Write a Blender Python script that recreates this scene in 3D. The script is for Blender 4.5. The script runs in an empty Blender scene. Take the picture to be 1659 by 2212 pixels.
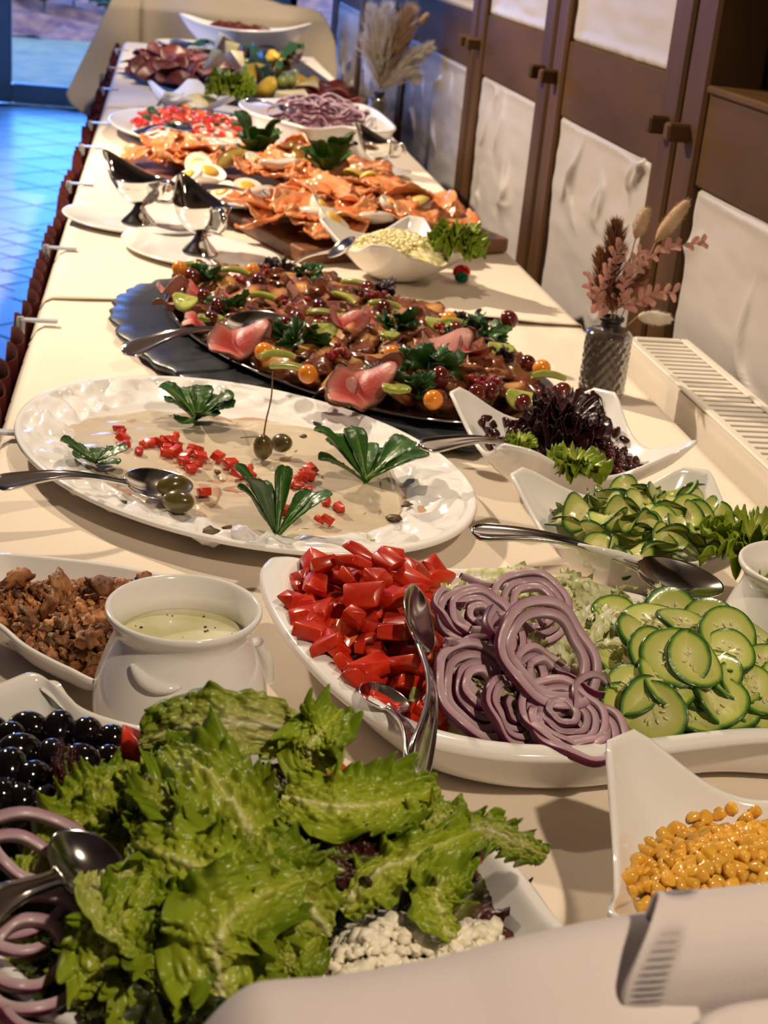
import bpy, math, random
import numpy as np
from mathutils import Vector, Matrix

random.seed(7)
rng = np.random.default_rng(7)
S = bpy.context.scene
COL = S.collection
PI = math.pi

# ------------------------------------------------------------------ camera
F, CX, CY, H = 3150.0, 829.5, 1106.0, 1.31
R = np.array([[0.98640277, -0.03254895, -0.1610905],
              [-0.13704188, 0.37813675, -0.91555017],
              [0.09071443, 0.92517737, 0.36853457]])
cd = bpy.data.cameras.new('camera')
cam = bpy.data.objects.new('camera', cd)
COL.objects.link(cam)
cd.sensor_fit = 'VERTICAL'
cd.sensor_height = 36.0
cd.sensor_width = 27.0
cd.lens = F / 2212.0 * 36.0
cd.clip_start = 0.02
cd.clip_end = 200
cd.dof.use_dof = True
cd.dof.focus_distance = 1.15
cd.dof.aperture_fstop = 15.0
mw = Matrix([[*R[0], 0], [*R[1], 0], [*R[2], H], [0, 0, 0, 1]])
cam.matrix_world = mw
S.camera = cam

# ------------------------------------------------------------------ world, lamps, exposure
S.view_settings.view_transform = 'Standard'
S.view_settings.look = 'None'
S.view_settings.gamma = 1.0
S.view_settings.use_curve_mapping = False
S.view_settings.exposure = 0.12
W = bpy.data.worlds.new('sky')
S.world = W
W.use_nodes = True
wn = W.node_tree.nodes
wb = wn['Background']
wb.inputs[0].default_value = (0.085, 0.30, 1.0, 1)
wb.inputs[1].default_value = 13.0


def lamp(name, kind, loc, energy, color, size=0.1, target=None, spot=None, blend=0.5):
    d = bpy.data.lights.new(name, kind)
    d.energy = energy
    d.color = color
    if kind == 'AREA':
        d.size = size
    else:
        d.shadow_soft_size = size
    if kind == 'SPOT':
        d.spot_size = math.radians(spot)
        d.spot_blend = blend
    o = bpy.data.objects.new(name, d)
    COL.objects.link(o)
    o.location = loc
    if target is not None:
        o.rotation_euler = (Vector(target) - Vector(loc)).to_track_quat('-Z', 'Y').to_euler()
    return o


WARM = (1.0, 0.81, 0.60)
# room lamp left of the buffet, a spot over the near end, one over the far end
lamp('room_lamp', 'SPOT', (-1.25, 3.55, 2.42), 440, WARM, 0.05, (0.45, 2.75, 0.8), 92, 0.9)
lamp('ceiling_spot', 'SPOT', (0.62, -0.25, 2.35), 88, WARM, 0.04, (0.15, 1.0, 0.75), 78, 0.9)
lamp('ceiling_spot', 'SPOT', (0.30, 2.0, 2.45), 60, WARM, 0.04, (0.25, 1.75, 0.75), 75, 0.9)
lamp('ceiling_spot', 'SPOT', (0.60, 4.3, 2.45), 105, WARM, 0.05, (0.32, 4.2, 0.75), 74, 0.7)
lamp('ceiling_spot', 'SPOT', (0.58, 5.8, 2.45), 190, WARM, 0.05, (0.22, 6.3, 0.75), 86, 0.7)


# ------------------------------------------------------------------ helpers: pixel of the photograph -> point on a plane
def ray(px, py):
    return R @ np.array([(px - CX) / F, -(py - CY) / F, -1.0])


def at(px, py, z=0.75):
    d = ray(px, py)
    return np.array([0, 0, H]) + d * ((z - H) / d[2])


def atX(px, py, X):
    d = ray(px, py)
    return np.array([0, 0, H]) + d * (X / d[0])


def atY(px, py, Y):
    d = ray(px, py)
    return np.array([0, 0, H]) + d * (Y / d[1])


# ------------------------------------------------------------------ numpy noise
def _hash(ix, iy, iz, seed):
    seed = int(round(seed * 8)) if isinstance(seed, float) else int(seed)
    h = (ix * 374761393 + iy * 668265263 + iz * 1274126177 + seed * 974634521) & 0xFFFFFFFF
    h = ((h ^ (h >> 13)) * 1274126177) & 0xFFFFFFFF
    return ((h ^ (h >> 16)) & 0xFFFF) / 65535.0 * 2 - 1


def vn(P, sc=1.0, seed=0):
    P = np.asarray(P, float) * sc
    i = np.floor(P).astype(np.int64)
    f = P - i
    f = f * f * (3 - 2 * f)
    out = 0
    for dx in (0, 1):
        for dy in (0, 1):
            for dz in (0, 1):
                w = (f[..., 0] if dx else 1 - f[..., 0]) * (f[..., 1] if dy else 1 - f[..., 1]) * (f[..., 2] if dz else 1 - f[..., 2])
                out = out + w * _hash(i[..., 0] + dx, i[..., 1] + dy, i[..., 2] + dz, seed)
    return out


def fbm(P, sc=1.0, seed=0, o=3):
    s, a = 0, 1.0
    for k in range(o):
        s = s + a * vn(P, sc * 2 ** k, seed + k)
        a *= 0.5
    return s


def sm(x):
    x = np.clip(x, 0, 1)
    return x * x * (3 - 2 * x)


def spline(P, n, closed=False):
    P = np.asarray(P, float)
    k = len(P)
    if closed:
        t = np.linspace(0, k, n, endpoint=False)
        idx = lambda i: P[i % k]
    else:
        t = np.linspace(0, k - 1, n)
        idx = lambda i: P[np.clip(i, 0, k - 1)]
    i = np.floor(t).astype(int)
    if not closed:
        i = np.minimum(i, k - 2)
    f = (t - i)[:, None]
    a, b, c, d = idx(i - 1), idx(i), idx(i + 1), idx(i + 2)
    return 0.5 * (2 * b + (c - a) * f + (2 * a - 5 * b + 4 * c - d) * f ** 2 + (3 * b - a - 3 * c + d) * f ** 3)


# ------------------------------------------------------------------ objects
def link(o):
    COL.objects.link(o)
    return o


def props(o, label=None, cat=None, group=None, kind=None):
    if label:
        o['label'] = label
    if cat:
        o['category'] = cat
    if group:
        o['group'] = group
    if kind:
        o['kind'] = kind
    return o


def thing(name, loc, label, cat, group=None, rz=0.0):
    o = link(bpy.data.objects.new(name, None))
    o.empty_display_size = 0.02
    o.location = tuple(float(v) for v in loc)
    o.rotation_euler = (0, 0, rz)
    return props(o, label, cat, group)


def make(name, V, Fs, mat=None, attr=None, smooth=True):
    me = bpy.data.meshes.new(name)
    V = np.asarray(V, float)
    if isinstance(Fs, np.ndarray):
        Fs = Fs.tolist()
    me.from_pydata(V.tolist(), [], Fs)
    if smooth:
        me.polygons.foreach_set('use_smooth', [True] * len(me.polygons))
    if attr is not None:
        a = me.attributes.new('t', 'FLOAT', 'POINT')
        a.data.foreach_set('value', np.asarray(attr, np.float32))
    if mat is not None:
        me.materials.append(mat)
    me.update()
    return me


def put(name, me, parent=None, loc=(0, 0, 0), rot=(0, 0, 0), scale=(1, 1, 1), M=None):
    o = link(bpy.data.objects.new(name, me))
    if parent is not None:
        o.parent = parent
    if M is not None:
        o.matrix_local = M
    else:
        o.location = tuple(float(v) for v in loc)
        o.rotation_euler = rot
        o.scale = scale if hasattr(scale, '__len__') else (scale,) * 3
    return o


def copy_tree(src, loc=None, rot=None, scale=None, label=None):
    r = link(src.copy())
    if loc is not None:
        r.location = tuple(float(v) for v in loc)
    if rot is not None:
        r.rotation_euler = rot
    if scale is not None:
        r.scale = (scale,) * 3 if not hasattr(scale, '__len__') else scale
    if label:
        r['label'] = label
    for ch in list(KIDS.get(src.name, [])):
        c = link(ch.copy())
        c.parent = r
        for g in list(KIDS.get(ch.name, [])):
            d = link(g.copy())
            d.parent = c
    return r


KIDS = {}


def reg(*os):
    for o in os:
        if o.parent:
            KIDS.setdefault(o.parent.name, []).append(o)


def gridF(nu, nv, cu=False, cv=False, off=0):
    iu = np.arange(nu if cu else nu - 1)
    iv = np.arange(nv if cv else nv - 1)
    A, B = np.meshgrid(iu, iv, indexing='ij')
    A2, B2 = (A + 1) % nu, (B + 1) % nv
    return (np.stack([A * nv + B, A2 * nv + B, A2 * nv + B2, A * nv + B2], -1).reshape(-1, 4) + off)


def gridM(P, cu=False, cv=False):
    nu, nv = P.shape[:2]
    return P.reshape(-1, 3), gridF(nu, nv, cu, cv).tolist()


def normals(P, cv=True):
    du = np.gradient(P, axis=0)
    if cv:
        dv = (np.roll(P, -1, 1) - np.roll(P, 1, 1))
    else:
        dv = np.gradient(P, axis=1)
    n = np.cross(du, dv)
    L = np.linalg.norm(n, axis=-1, keepdims=True)
    return n / np.maximum(L, 1e-9)


def shell(P, th, base_z=None):
    """closed vessel from an inner grid P[u from centre to rim, v around]; th wall thickness."""
    n = normals(P)
    # orient upwards at the bottom
    if n[1:3, :, 2].mean() < 0:
        n = -n
    O = P - n * th
    O[0] = P[0] - np.array([0, 0, th])
    O[0, :, :2] = P[0, :, :2]
    if base_z is not None:
        O[..., 2] = np.maximum(O[..., 2], base_z)
    mid = (P[-1] + O[-1]) / 2
    out = (P[-1] - P[-2])
    out /= np.maximum(np.linalg.norm(out, axis=-1, keepdims=True), 1e-9)
    mid = mid + out * th * 0.5
    Q = np.concatenate([P, mid[None], O[::-1]], 0)
    V, Fs = gridM(Q, False, True)
    nv = P.shape[1]
    V = np.concatenate([V, [P[0].mean(0), O[0].mean(0)]], 0)
    c0 = len(V) - 2
    last = (Q.shape[0] - 1) * nv
    for j in range(nv):
        k = (j + 1) % nv
        Fs.append([c0, j, k])
        Fs.append([c0 + 1, last + k, last + j])
    return V, Fs


def lathe(prof, n=40, sx=1, sy=1):
    prof = np.asarray(prof, float)
    a = np.linspace(0, 2 * PI, n, endpoint=False)
    P = np.zeros((len(prof), n, 3))
    P[..., 0] = prof[:, :1] * np.cos(a) * sx
    P[..., 1] = prof[:, :1] * np.sin(a) * sy
    P[..., 2] = prof[:, 1:2]
    return P


def tube(path, rad, n=10, flat=None, hint=(0, 0, 1), cap=True):
    path = np.asarray(path, float)
    rad = np.broadcast_to(np.asarray(rad, float), (len(path),))
    T = np.gradient(path, axis=0)
    T /= np.maximum(np.linalg.norm(T, axis=1, keepdims=True), 1e-9)
    h = np.asarray(hint, float)
    Sd = np.cross(T, h)
    bad = np.linalg.norm(Sd, axis=1) < 1e-4
    Sd[bad] = np.cross(T[bad], np.array([1.0, 0.1, 0]))
    Sd /= np.linalg.norm(Sd, axis=1, keepdims=True)
    N = np.cross(Sd, T)
    a = np.linspace(0, 2 * PI, n, endpoint=False)
    fl = 1.0 if flat is None else flat
    P = path[:, None] + rad[:, None, None] * (np.cos(a)[None, :, None] * Sd[:, None] + fl * np.sin(a)[None, :, None] * N[:, None])
    V, Fs = gridM(P, False, True)
    if cap:
        Fs.append(list(range(n))[::-1])
        Fs.append([(len(path) - 1) * n + j for j in range(n)])
    return V, Fs


def join(*parts):
    V, Fs, o = [], [], 0
    for v, f in parts:
        V.append(np.asarray(v, float))
        Fs += [[i + o for i in q] for q in f]
        o += len(v)
    return np.concatenate(V, 0), Fs


def box(x0, x1, y0, y1, z0, z1, b=0.0):
    """box with chamfered edges (b)"""
    c = np.array([(x0 + x1) / 2, (y0 + y1) / 2, (z0 + z1) / 2])
    h = np.array([x1 - x0, y1 - y0, z1 - z0]) / 2
    if b <= 0:
        V = np.array([[sx, sy, sz] for sx in (-1, 1) for sy in (-1, 1) for sz in (-1, 1)]) * h + c
        return V, [[0, 1, 3, 2], [4, 6, 7, 5], [0, 4, 5, 1], [2, 3, 7, 6], [0, 2, 6, 4], [1, 5, 7, 3]]
    V, idx = [], {}
    for sx in (-1, 1):
        for sy in (-1, 1):
            for sz in (-1, 1):
                s = np.array([sx, sy, sz])
                for ax in range(3):
                    q = s * (h - b)
                    q[ax] = s[ax] * h[ax]
                    idx[(sx, sy, sz, ax)] = len(V)
                    V.append(q + c)
    Fs = []
    for ax in range(3):
        o1, o2 = (ax + 1) % 3, (ax + 2) % 3
        for s in (-1, 1):
            f = []
            for a, d in ((-1, -1), (1, -1), (1, 1), (-1, 1)):
                k = [0, 0, 0]
                k[ax], k[o1], k[o2] = s, a, d
                f.append(idx[(*k, ax)])
            Fs.append(f if s > 0 else f[::-1])
        for a in (-1, 1):
            for d in (-1, 1):
                k1, k2 = [0, 0, 0], [0, 0, 0]
                k1[ax], k2[ax] = -1, 1
                k1[o1] = k2[o1] = a
                k1[o2] = k2[o2] = d
                f = [idx[(*k1, o1)], idx[(*k2, o1)], idx[(*k2, o2)], idx[(*k1, o2)]]
                Fs.append(f if a * d > 0 else f[::-1])
    for sx in (-1, 1):
        for sy in (-1, 1):
            for sz in (-1, 1):
                f = [idx[(sx, sy, sz, a)] for a in range(3)]
                Fs.append(f if sx * sy * sz > 0 else f[::-1])
    return np.array(V), Fs


def ico(sub=2):
    import bmesh
    bm = bmesh.new()
    bmesh.ops.create_icosphere(bm, subdivisions=sub, radius=1.0)
    V = np.array([v.co[:] for v in bm.verts])
    Fs = [[v.index for v in f.verts] for f in bm.faces]
    bm.free()
    return V, Fs


ICO = {k: ico(k) for k in (1, 2, 3, 4)}


def lump(seed, sub=2, amp=0.25, fr=1.6, sc=(1, 1, 1), o=2):
    V, Fs = ICO[sub]
    d = 1 + amp * fbm(V + seed * 3.1, fr, seed, o)
    return V * d[:, None] * np.array(sc), Fs


def hull(pts, bev=0.0, sub=0):
    import bmesh
    bm = bmesh.new()
    for p in pts:
        bm.verts.new(p)
    r = bmesh.ops.convex_hull(bm, input=bm.verts)
    bmesh.ops.delete(bm, geom=[g for g in r['geom_interior'] if isinstance(g, bmesh.types.BMVert)], context='VERTS')
    bmesh.ops.dissolve_limit(bm, angle_limit=0.1, verts=bm.verts, edges=bm.edges)
    if bev > 0:
        bmesh.ops.bevel(bm, geom=list(bm.edges), offset=bev, segments=2, affect='EDGES', profile=0.5)
    bm.verts.index_update()
    V = np.array([v.co[:] for v in bm.verts])
    Fs = [[v.index for v in f.verts] for f in bm.faces]
    bm.free()
    return V, Fs


def frame(p0, p1, up=(0, 0, 1), roll=0.0):
    """matrix at p0 with x towards p1 and z close to up"""
    p0, p1 = Vector([float(v) for v in p0]), Vector([float(v) for v in p1])
    x = (p1 - p0).normalized()
    u = Vector(up)
    z = (u - x * u.dot(x)).normalized()
    y = z.cross(x)
    M = Matrix([[x[i], y[i], z[i], p0[i]] for i in range(3)] + [[0, 0, 0, 1]])
    return M @ Matrix.Rotation(roll, 4, 'X')


# ------------------------------------------------------------------ materials
def mat(name, base, rough=0.5, base2=None, ns=8.0, nd=3.0, contrast=(0.35, 0.65), ramp=None, metal=0.0, spec=0.5, coat=0.0,
        bump=0.0, bs=60.0, bdetail=3.0, trans=0.0, sss=0.0, sssr=(0.01, 0.004, 0.002), var=0.0, transl=0.0, wave=None, ior=1.45,
        emis=None, noisemix=0.0, aniso=None, stretch=(1, 1, 1), sheen=0.0, rampmix=None):
    m = bpy.data.materials.new(name)
    m.use_nodes = True
    nt = m.node_tree
    N, L = nt.nodes, nt.links
    b = N['Principled BSDF']
    b.inputs['Roughness'].default_value = rough
    b.inputs['Metallic'].default_value = metal
    b.inputs['Specular IOR Level'].default_value = spec
    b.inputs['Coat Weight'].default_value = coat
    b.inputs['Coat Roughness'].default_value = 0.08
    b.inputs['Transmission Weight'].default_value = trans
    b.inputs['IOR'].default_value = ior
    b.inputs['Sheen Weight'].default_value = sheen
    if sss:
        b.inputs['Subsurface Weight'].default_value = sss
        b.inputs['Subsurface Radius'].default_value = sssr
        b.inputs['Subsurface Scale'].default_value = 1.0
    tc = N.new('ShaderNodeTexCoord')
    mp = N.new('ShaderNodeMapping')
    mp.inputs['Scale'].default_value = stretch
    L.new(tc.outputs['Object'], mp.inputs['Vector'])
    vec = mp.outputs[0]
    c = None
    if ramp is not None:
        a = N.new('ShaderNodeAttribute')
        a.attribute_name = 't'
        fac = a.outputs['Fac']
        if noisemix:
            n0 = N.new('ShaderNodeTexNoise')
            n0.inputs['Scale'].default_value = ns
            n0.inputs['Detail'].default_value = nd
            L.new(vec, n0.inputs['Vector'])
            ma = N.new('ShaderNodeMath')
            ma.operation = 'MULTIPLY_ADD'
            L.new(n0.outputs['Fac'], ma.inputs[0])
            ma.inputs[1].default_value = noisemix
            L.new(fac, ma.inputs[2])
            mb = N.new('ShaderNodeMath')
            mb.operation = 'SUBTRACT'
            L.new(ma.outputs[0], mb.inputs[0])
            mb.inputs[1].default_value = noisemix * 0.5
            fac = mb.outputs[0]
        cr = N.new('ShaderNodeValToRGB')
        e = cr.color_ramp.elements
        for k, (p, cc) in enumerate(ramp):
            if k < 2:
                e[k].position = p
            else:
                e.new(p)
            e[k].color = (*cc, 1)
        L.new(fac, cr.inputs['Fac'])
        c = cr.outputs['Color']
    elif base2 is not None:
        n1 = N.new('ShaderNodeTexNoise')
        n1.inputs['Scale'].default_value = ns
        n1.inputs['Detail'].default_value = nd
        L.new(vec, n1.inputs['Vector'])
        src = n1.outputs['Fac']
        if wave:
            w = N.new('ShaderNodeTexWave')
            w.inputs['Scale'].default_value = wave[0]
            w.inputs['Distortion'].default_value = wave[1]
            w.inputs['Detail'].default_value = 2.0
            L.new(vec, w.inputs['Vector'])
            src = w.outputs['Fac']
        cr = N.new('ShaderNodeValToRGB')
        cr.color_ramp.elements[0].position = contrast[0]
        cr.color_ramp.elements[1].position = contrast[1]
        cr.color_ramp.elements[0].color = (*base, 1)
        cr.color_ramp.elements[1].color = (*base2, 1)
        L.new(src, cr.inputs['Fac'])
        c = cr.outputs['Color']
    if var:
        oi = N.new('ShaderNodeObjectInfo')
        hs = N.new('ShaderNodeHueSaturation')
        mr = N.new('ShaderNodeMapRange')
        mr.inputs['To Min'].default_value = 1 - var
        mr.inputs['To Max'].default_value = 1 + var
        L.new(oi.outputs['Random'], mr.inputs['Value'])
        L.new(mr.outputs[0], hs.inputs['Value'])
        if c is not None:
            L.new(c, hs.inputs['Color'])
        else:
            hs.inputs['Color'].default_value = (*base, 1)
        c = hs.outputs['Color']
    if c is not None:
        L.new(c, b.inputs['Base Color'])
    else:
        b.inputs['Base Color'].default_value = (*base, 1)
    if bump:
        nb = N.new('ShaderNodeTexNoise')
        nb.inputs['Scale'].default_value = bs
        nb.inputs['Detail'].default_value = bdetail
        L.new(vec, nb.inputs['Vector'])
        bp = N.new('ShaderNodeBump')
        bp.inputs['Strength'].default_value = bump
        bp.inputs['Distance'].default_value = 0.002
        L.new(nb.outputs['Fac'], bp.inputs['Height'])
        L.new(bp.outputs['Normal'], b.inputs['Normal'])
    if transl:
        tr = N.new('ShaderNodeBsdfTranslucent')
        mx = N.new('ShaderNodeMixShader')
        mx.inputs[0].default_value = transl
        if c is not None:
            L.new(c, tr.inputs['Color'])
        else:
            tr.inputs['Color'].default_value = (*base, 1)
        L.new(b.outputs[0], mx.inputs[1])
        L.new(tr.outputs[0], mx.inputs[2])
        L.new(mx.outputs[0], N['Material Output'].inputs['Surface'])
    return m


M = {}
M['porcelain'] = mat('porcelain', (0.80, 0.78, 0.75), 0.12, coat=0.3)
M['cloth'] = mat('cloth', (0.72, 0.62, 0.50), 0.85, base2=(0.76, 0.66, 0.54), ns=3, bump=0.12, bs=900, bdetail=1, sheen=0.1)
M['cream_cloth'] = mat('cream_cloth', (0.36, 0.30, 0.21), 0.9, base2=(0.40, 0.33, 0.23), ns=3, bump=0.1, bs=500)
M['skirt'] = mat('skirt', (0.045, 0.006, 0.005), 0.8, base2=(0.06, 0.008, 0.006), ns=6, spec=0.1)
M['silver'] = mat('silver', (0.72, 0.69, 0.65), 0.13, metal=1.0, bump=0.02, bs=80)
M['steel'] = mat('steel', (0.66, 0.64, 0.60), 0.08, metal=1.0)
M['plaster'] = mat('plaster', (0.37, 0.335, 0.31), 0.42, base2=(0.43, 0.39, 0.36), ns=4, bump=0.25, bs=45, bdetail=5, stretch=(1, 0.22, 1))
M['timber'] = mat('timber', (0.050, 0.022, 0.007), 0.5, base2=(0.080, 0.038, 0.013), ns=9, spec=0.2, stretch=(1, 1, 0.25), bump=0.2, bs=60)
M['rail'] = mat('rail', (0.050, 0.024, 0.006), 0.6, base2=(0.080, 0.039, 0.010), ns=7, spec=0.15, stretch=(1, 0.3, 1), bump=0.2, bs=60)
M['dark_wood'] = mat('dark_wood', (0.012, 0.007, 0.005), 0.4, base2=(0.02, 0.011, 0.007), ns=6)
M['board'] = mat('board', (0.10, 0.035, 0.016), 0.35, base2=(0.20, 0.08, 0.035), ns=12, stretch=(0.3, 2, 1), bump=0.1, bs=50)
M['slate'] = mat('slate', (0.018, 0.02, 0.024), 0.35, base2=(0.035, 0.038, 0.045), ns=10, bump=0.35, bs=70, bdetail=5)
M['tray'] = mat('tray', (0.02, 0.022, 0.026), 0.1, coat=0.5)
M['tile'] = mat('tile', (0.48, 0.47, 0.46), 0.32, base2=(0.60, 0.59, 0.58), ns=5, var=0.10, spec=0.35, bump=0.05, bs=30)
M['grout'] = mat('grout', (0.09, 0.08, 0.075), 0.8)
M['white_wall'] = mat('white_wall', (0.30, 0.25, 0.20), 0.8)
M['radiator'] = mat('radiator', (0.70, 0.64, 0.54), 0.3, coat=0.2)
M['radiator_dark'] = mat('radiator_dark', (0.16, 0.14, 0.12), 0.6)
M['door_frame'] = mat('door_frame', (0.30, 0.24, 0.22), 0.4)
M['grass'] = mat('grass', (0.14, 0.055, 0.005), 0.9, base2=(0.26, 0.09, 0.008), ns=5, bump=0.6, bs=60)
M['mulch'] = mat('mulch', (0.16, 0.018, 0.004), 0.9, base2=(0.42, 0.07, 0.014), ns=6, bump=1.0, bs=30)
M['shrub'] = mat('shrub', (0.05, 0.05, 0.005), 0.8, base2=(0.16, 0.12, 0.012), ns=8, var=0.2)
M['clip'] = mat('clip', (0.62, 0.62, 0.64), 0.15, trans=0.25, spec=0.6)
M['napkin'] = mat('napkin', (0.66, 0.59, 0.57), 0.9, base2=(0.69, 0.62, 0.60), ns=5, bump=0.12, bs=700, bdetail=1, sheen=0.2)
M['glass_dark'] = mat('glass_dark', (0.09, 0.07, 0.058), 0.06, trans=0.35, spec=0.6, coat=0.3)
M['black'] = mat('black', (0.01, 0.01, 0.01), 0.4)
# foods
LG = [(0.0, (0.66, 0.66, 0.30)), (0.25, (0.46, 0.50, 0.08)), (0.6, (0.31, 0.38, 0.022)), (1.0, (0.17, 0.26, 0.010))]
M['lettuce'] = mat('lettuce', (0, 0, 0), 0.32, ramp=LG, noisemix=0.28, ns=20, bump=0.28, bs=90, transl=0.22, var=0.18)
LP = [(0.0, (0.68, 0.66, 0.42)), (0.4, (0.54, 0.54, 0.18)), (0.8, (0.36, 0.42, 0.06)), (1.0, (0.22, 0.30, 0.02))]
M['lettuce_pale'] = mat('lettuce_pale', (0, 0, 0), 0.32, ramp=LP, noisemix=0.3, ns=30, bump=0.6, bs=130, transl=0.22, var=0.12)
LR = [(0.0, (0.20, 0.22, 0.05)), (0.35, (0.09, 0.10, 0.015)), (0.6, (0.07, 0.015, 0.01)), (1.0, (0.035, 0.006, 0.008))]
M['lettuce_red'] = mat('lettuce_red', (0, 0, 0), 0.32, ramp=LR, noisemix=0.4, ns=30, bump=0.6, bs=130, transl=0.15, var=0.2)
LD = [(0.0, (0.09, 0.10, 0.015)), (0.4, (0.045, 0.06, 0.005)), (1.0, (0.018, 0.028, 0.002))]  # lettuce green darkened: shade between the leaves is put into the colour
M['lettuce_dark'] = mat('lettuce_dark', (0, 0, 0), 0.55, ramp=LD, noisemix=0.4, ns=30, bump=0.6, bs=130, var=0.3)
M['lollo'] = mat('lollo', (0, 0, 0), 0.35, ramp=[(0, (0.12, 0.05, 0.03)), (0.4, (0.045, 0.010, 0.010)), (1, (0.022, 0.004, 0.007))], noisemix=0.3, ns=40, bump=0.4, bs=150, var=0.3)
M['iceberg'] = mat('iceberg', (0, 0, 0), 0.3, ramp=[(0, (0.80, 0.78, 0.62)), (0.5, (0.72, 0.72, 0.44)), (1, (0.46, 0.52, 0.16))], noisemix=0.4, ns=30, bump=0.4, bs=120, transl=0.3, var=0.1)
M['corn_salad'] = mat('corn_salad', (0, 0, 0), 0.35, ramp=[(0, (0.22, 0.32, 0.07)), (0.3, (0.05, 0.14, 0.015)), (1, (0.018, 0.075, 0.008))], noisemix=0.2, ns=60, bump=0.3, bs=150, transl=0.15, var=0.15)
M['parsley'] = mat('parsley', (0.012, 0.05, 0.008), 0.4, base2=(0.03, 0.10, 0.015), ns=40, var=0.3, transl=0.1)
M['purple_leaf'] = mat('purple_leaf', (0.012, 0.006, 0.010), 0.4, base2=(0.03, 0.012, 0.016), ns=40)
M['tomato'] = mat('tomato', (0.42, 0.012, 0.005), 0.27, base2=(0.56, 0.045, 0.012), ns=60, coat=0.06, var=0.15, bump=0.06, bs=60)
M['tomato_flesh'] = mat('tomato_flesh', (0.66, 0.09, 0.03), 0.18, base2=(0.72, 0.17, 0.06), ns=60, coat=0.3, bump=0.2, bs=120)
M['onion'] = mat('onion', (0, 0, 0), 0.36, ramp=[(0, (0.64, 0.50, 0.53)), (0.45, (0.46, 0.27, 0.34)), (0.72, (0.20, 0.04, 0.085)), (1, (0.085, 0.008, 0.03))], noisemix=0.25, ns=60, transl=0.2, var=0.12, coat=0.05)
M['cucumber'] = mat('cucumber', (0, 0, 0), 0.22, ramp=[(0, (0.68, 0.64, 0.26)), (0.42, (0.72, 0.69, 0.32)), (0.56, (0.60, 0.61, 0.20)), (0.84, (0.47, 0.52, 0.11)), (0.93, (0.10, 0.24, 0.03)), (1, (0.015, 0.06, 0.008))], noisemix=0.10, ns=130, coat=0.35, bump=0.15, bs=200, transl=0.12, var=0.10)
M['seed'] = mat('seed', (0.58, 0.58, 0.28), 0.2, coat=0.3)
M['olive'] = mat('olive', (0.004, 0.003, 0.004), 0.10, coat=0.5)
M['corn'] = mat('corn', (0.72, 0.36, 0.035), 0.2, base2=(0.80, 0.46, 0.07), ns=50, coat=0.3, var=0.15, sss=0.0)
M['corn_tip'] = mat('corn_tip', (0.75, 0.58, 0.26), 0.35)
M['bean'] = mat('bean', (0.035, 0.007, 0.008), 0.12, base2=(0.06, 0.010, 0.010), ns=20, coat=0.4, var=0.4)
M['walnut'] = mat('walnut', (0.15, 0.045, 0.013), 0.55, base2=(0.44, 0.20, 0.075), ns=90, var=0.55, bump=0.5, bs=120)
M['dressing'] = mat('dressing', (0.56, 0.53, 0.26), 0.12, base2=(0.72, 0.69, 0.50), ns=35, coat=0.2)
M['herb'] = mat('herb', (0.03, 0.04, 0.01), 0.5)
M['cheese_crumb'] = mat('cheese_crumb', (0.86, 0.79, 0.60), 0.45, base2=(0.90, 0.85, 0.70), ns=60, bump=0.3, bs=150)
M['egg_salad'] = mat('egg_salad', (0.52, 0.42, 0.11), 0.4, base2=(0.84, 0.78, 0.50), ns=130, bump=0.5, bs=150)
M['horseradish'] = mat('horseradish', (0.62, 0.50, 0.24), 0.45, base2=(0.74, 0.64, 0.38), ns=50)
M['sauce'] = mat('sauce', (0.56, 0.46, 0.32), 0.14, base2=(0.66, 0.57, 0.43), ns=7, nd=5, coat=0.5, bump=0.05, bs=25)
M['veal'] = mat('veal', (0.40, 0.22, 0.14), 0.35, base2=(0.50, 0.33, 0.22), ns=12, bump=0.2, bs=50)
M['herb_brown'] = mat('herb_brown', (0.06, 0.03, 0.015), 0.5, base2=(0.12, 0.07, 0.03), ns=60)
M['caper'] = mat('caper', (0.065, 0.05, 0.012), 0.25, base2=(0.12, 0.085, 0.02), ns=50, coat=0.3)
M['caper_stem'] = mat('caper_stem', (0.20, 0.10, 0.03), 0.4)
M['salmon'] = mat('salmon', (0, 0, 0), 0.22, ramp=[(0, (0.68, 0.18, 0.045)), (0.5, (0.76, 0.26, 0.085)), (0.8, (0.82, 0.40, 0.18)), (1, (0.66, 0.19, 0.05))], noisemix=0.5, ns=25, coat=0.3, bump=0.2, bs=90, transl=0.12, var=0.12)
M['fish'] = mat('fish', (0.60, 0.46, 0.36), 0.25, base2=(0.74, 0.64, 0.56), ns=20, coat=0.3, var=0.1)
M['egg_white'] = mat('egg_white', (0.82, 0.77, 0.66), 0.22, coat=0.2)
M['yolk'] = mat('yolk', (0.80, 0.42, 0.03), 0.4, base2=(0.85, 0.52, 0.07), ns=50)
M['lemon'] = mat('lemon', (0.78, 0.60, 0.10), 0.25, base2=(0.84, 0.70, 0.22), ns=40, coat=0.2)
M['beef'] = mat('beef', (0, 0, 0), 0.42, ramp=[(0, (0.32, 0.025, 0.02)), (0.5, (0.40, 0.06, 0.05)), (0.8, (0.46, 0.15, 0.12)), (0.93, (0.34, 0.13, 0.10)), (1, (0.10, 0.04, 0.02))], noisemix=0.45, ns=35, spec=0.3, bump=0.5, bs=120, var=0.12)
M['beef_pale'] = mat('beef_pale', (0, 0, 0), 0.42, ramp=[(0, (0.50, 0.20, 0.18)), (0.6, (0.48, 0.20, 0.18)), (0.9, (0.42, 0.20, 0.16)), (1, (0.15, 0.06, 0.03))], noisemix=0.4, ns=35, spec=0.3, bump=0.5, bs=120, var=0.12)
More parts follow.
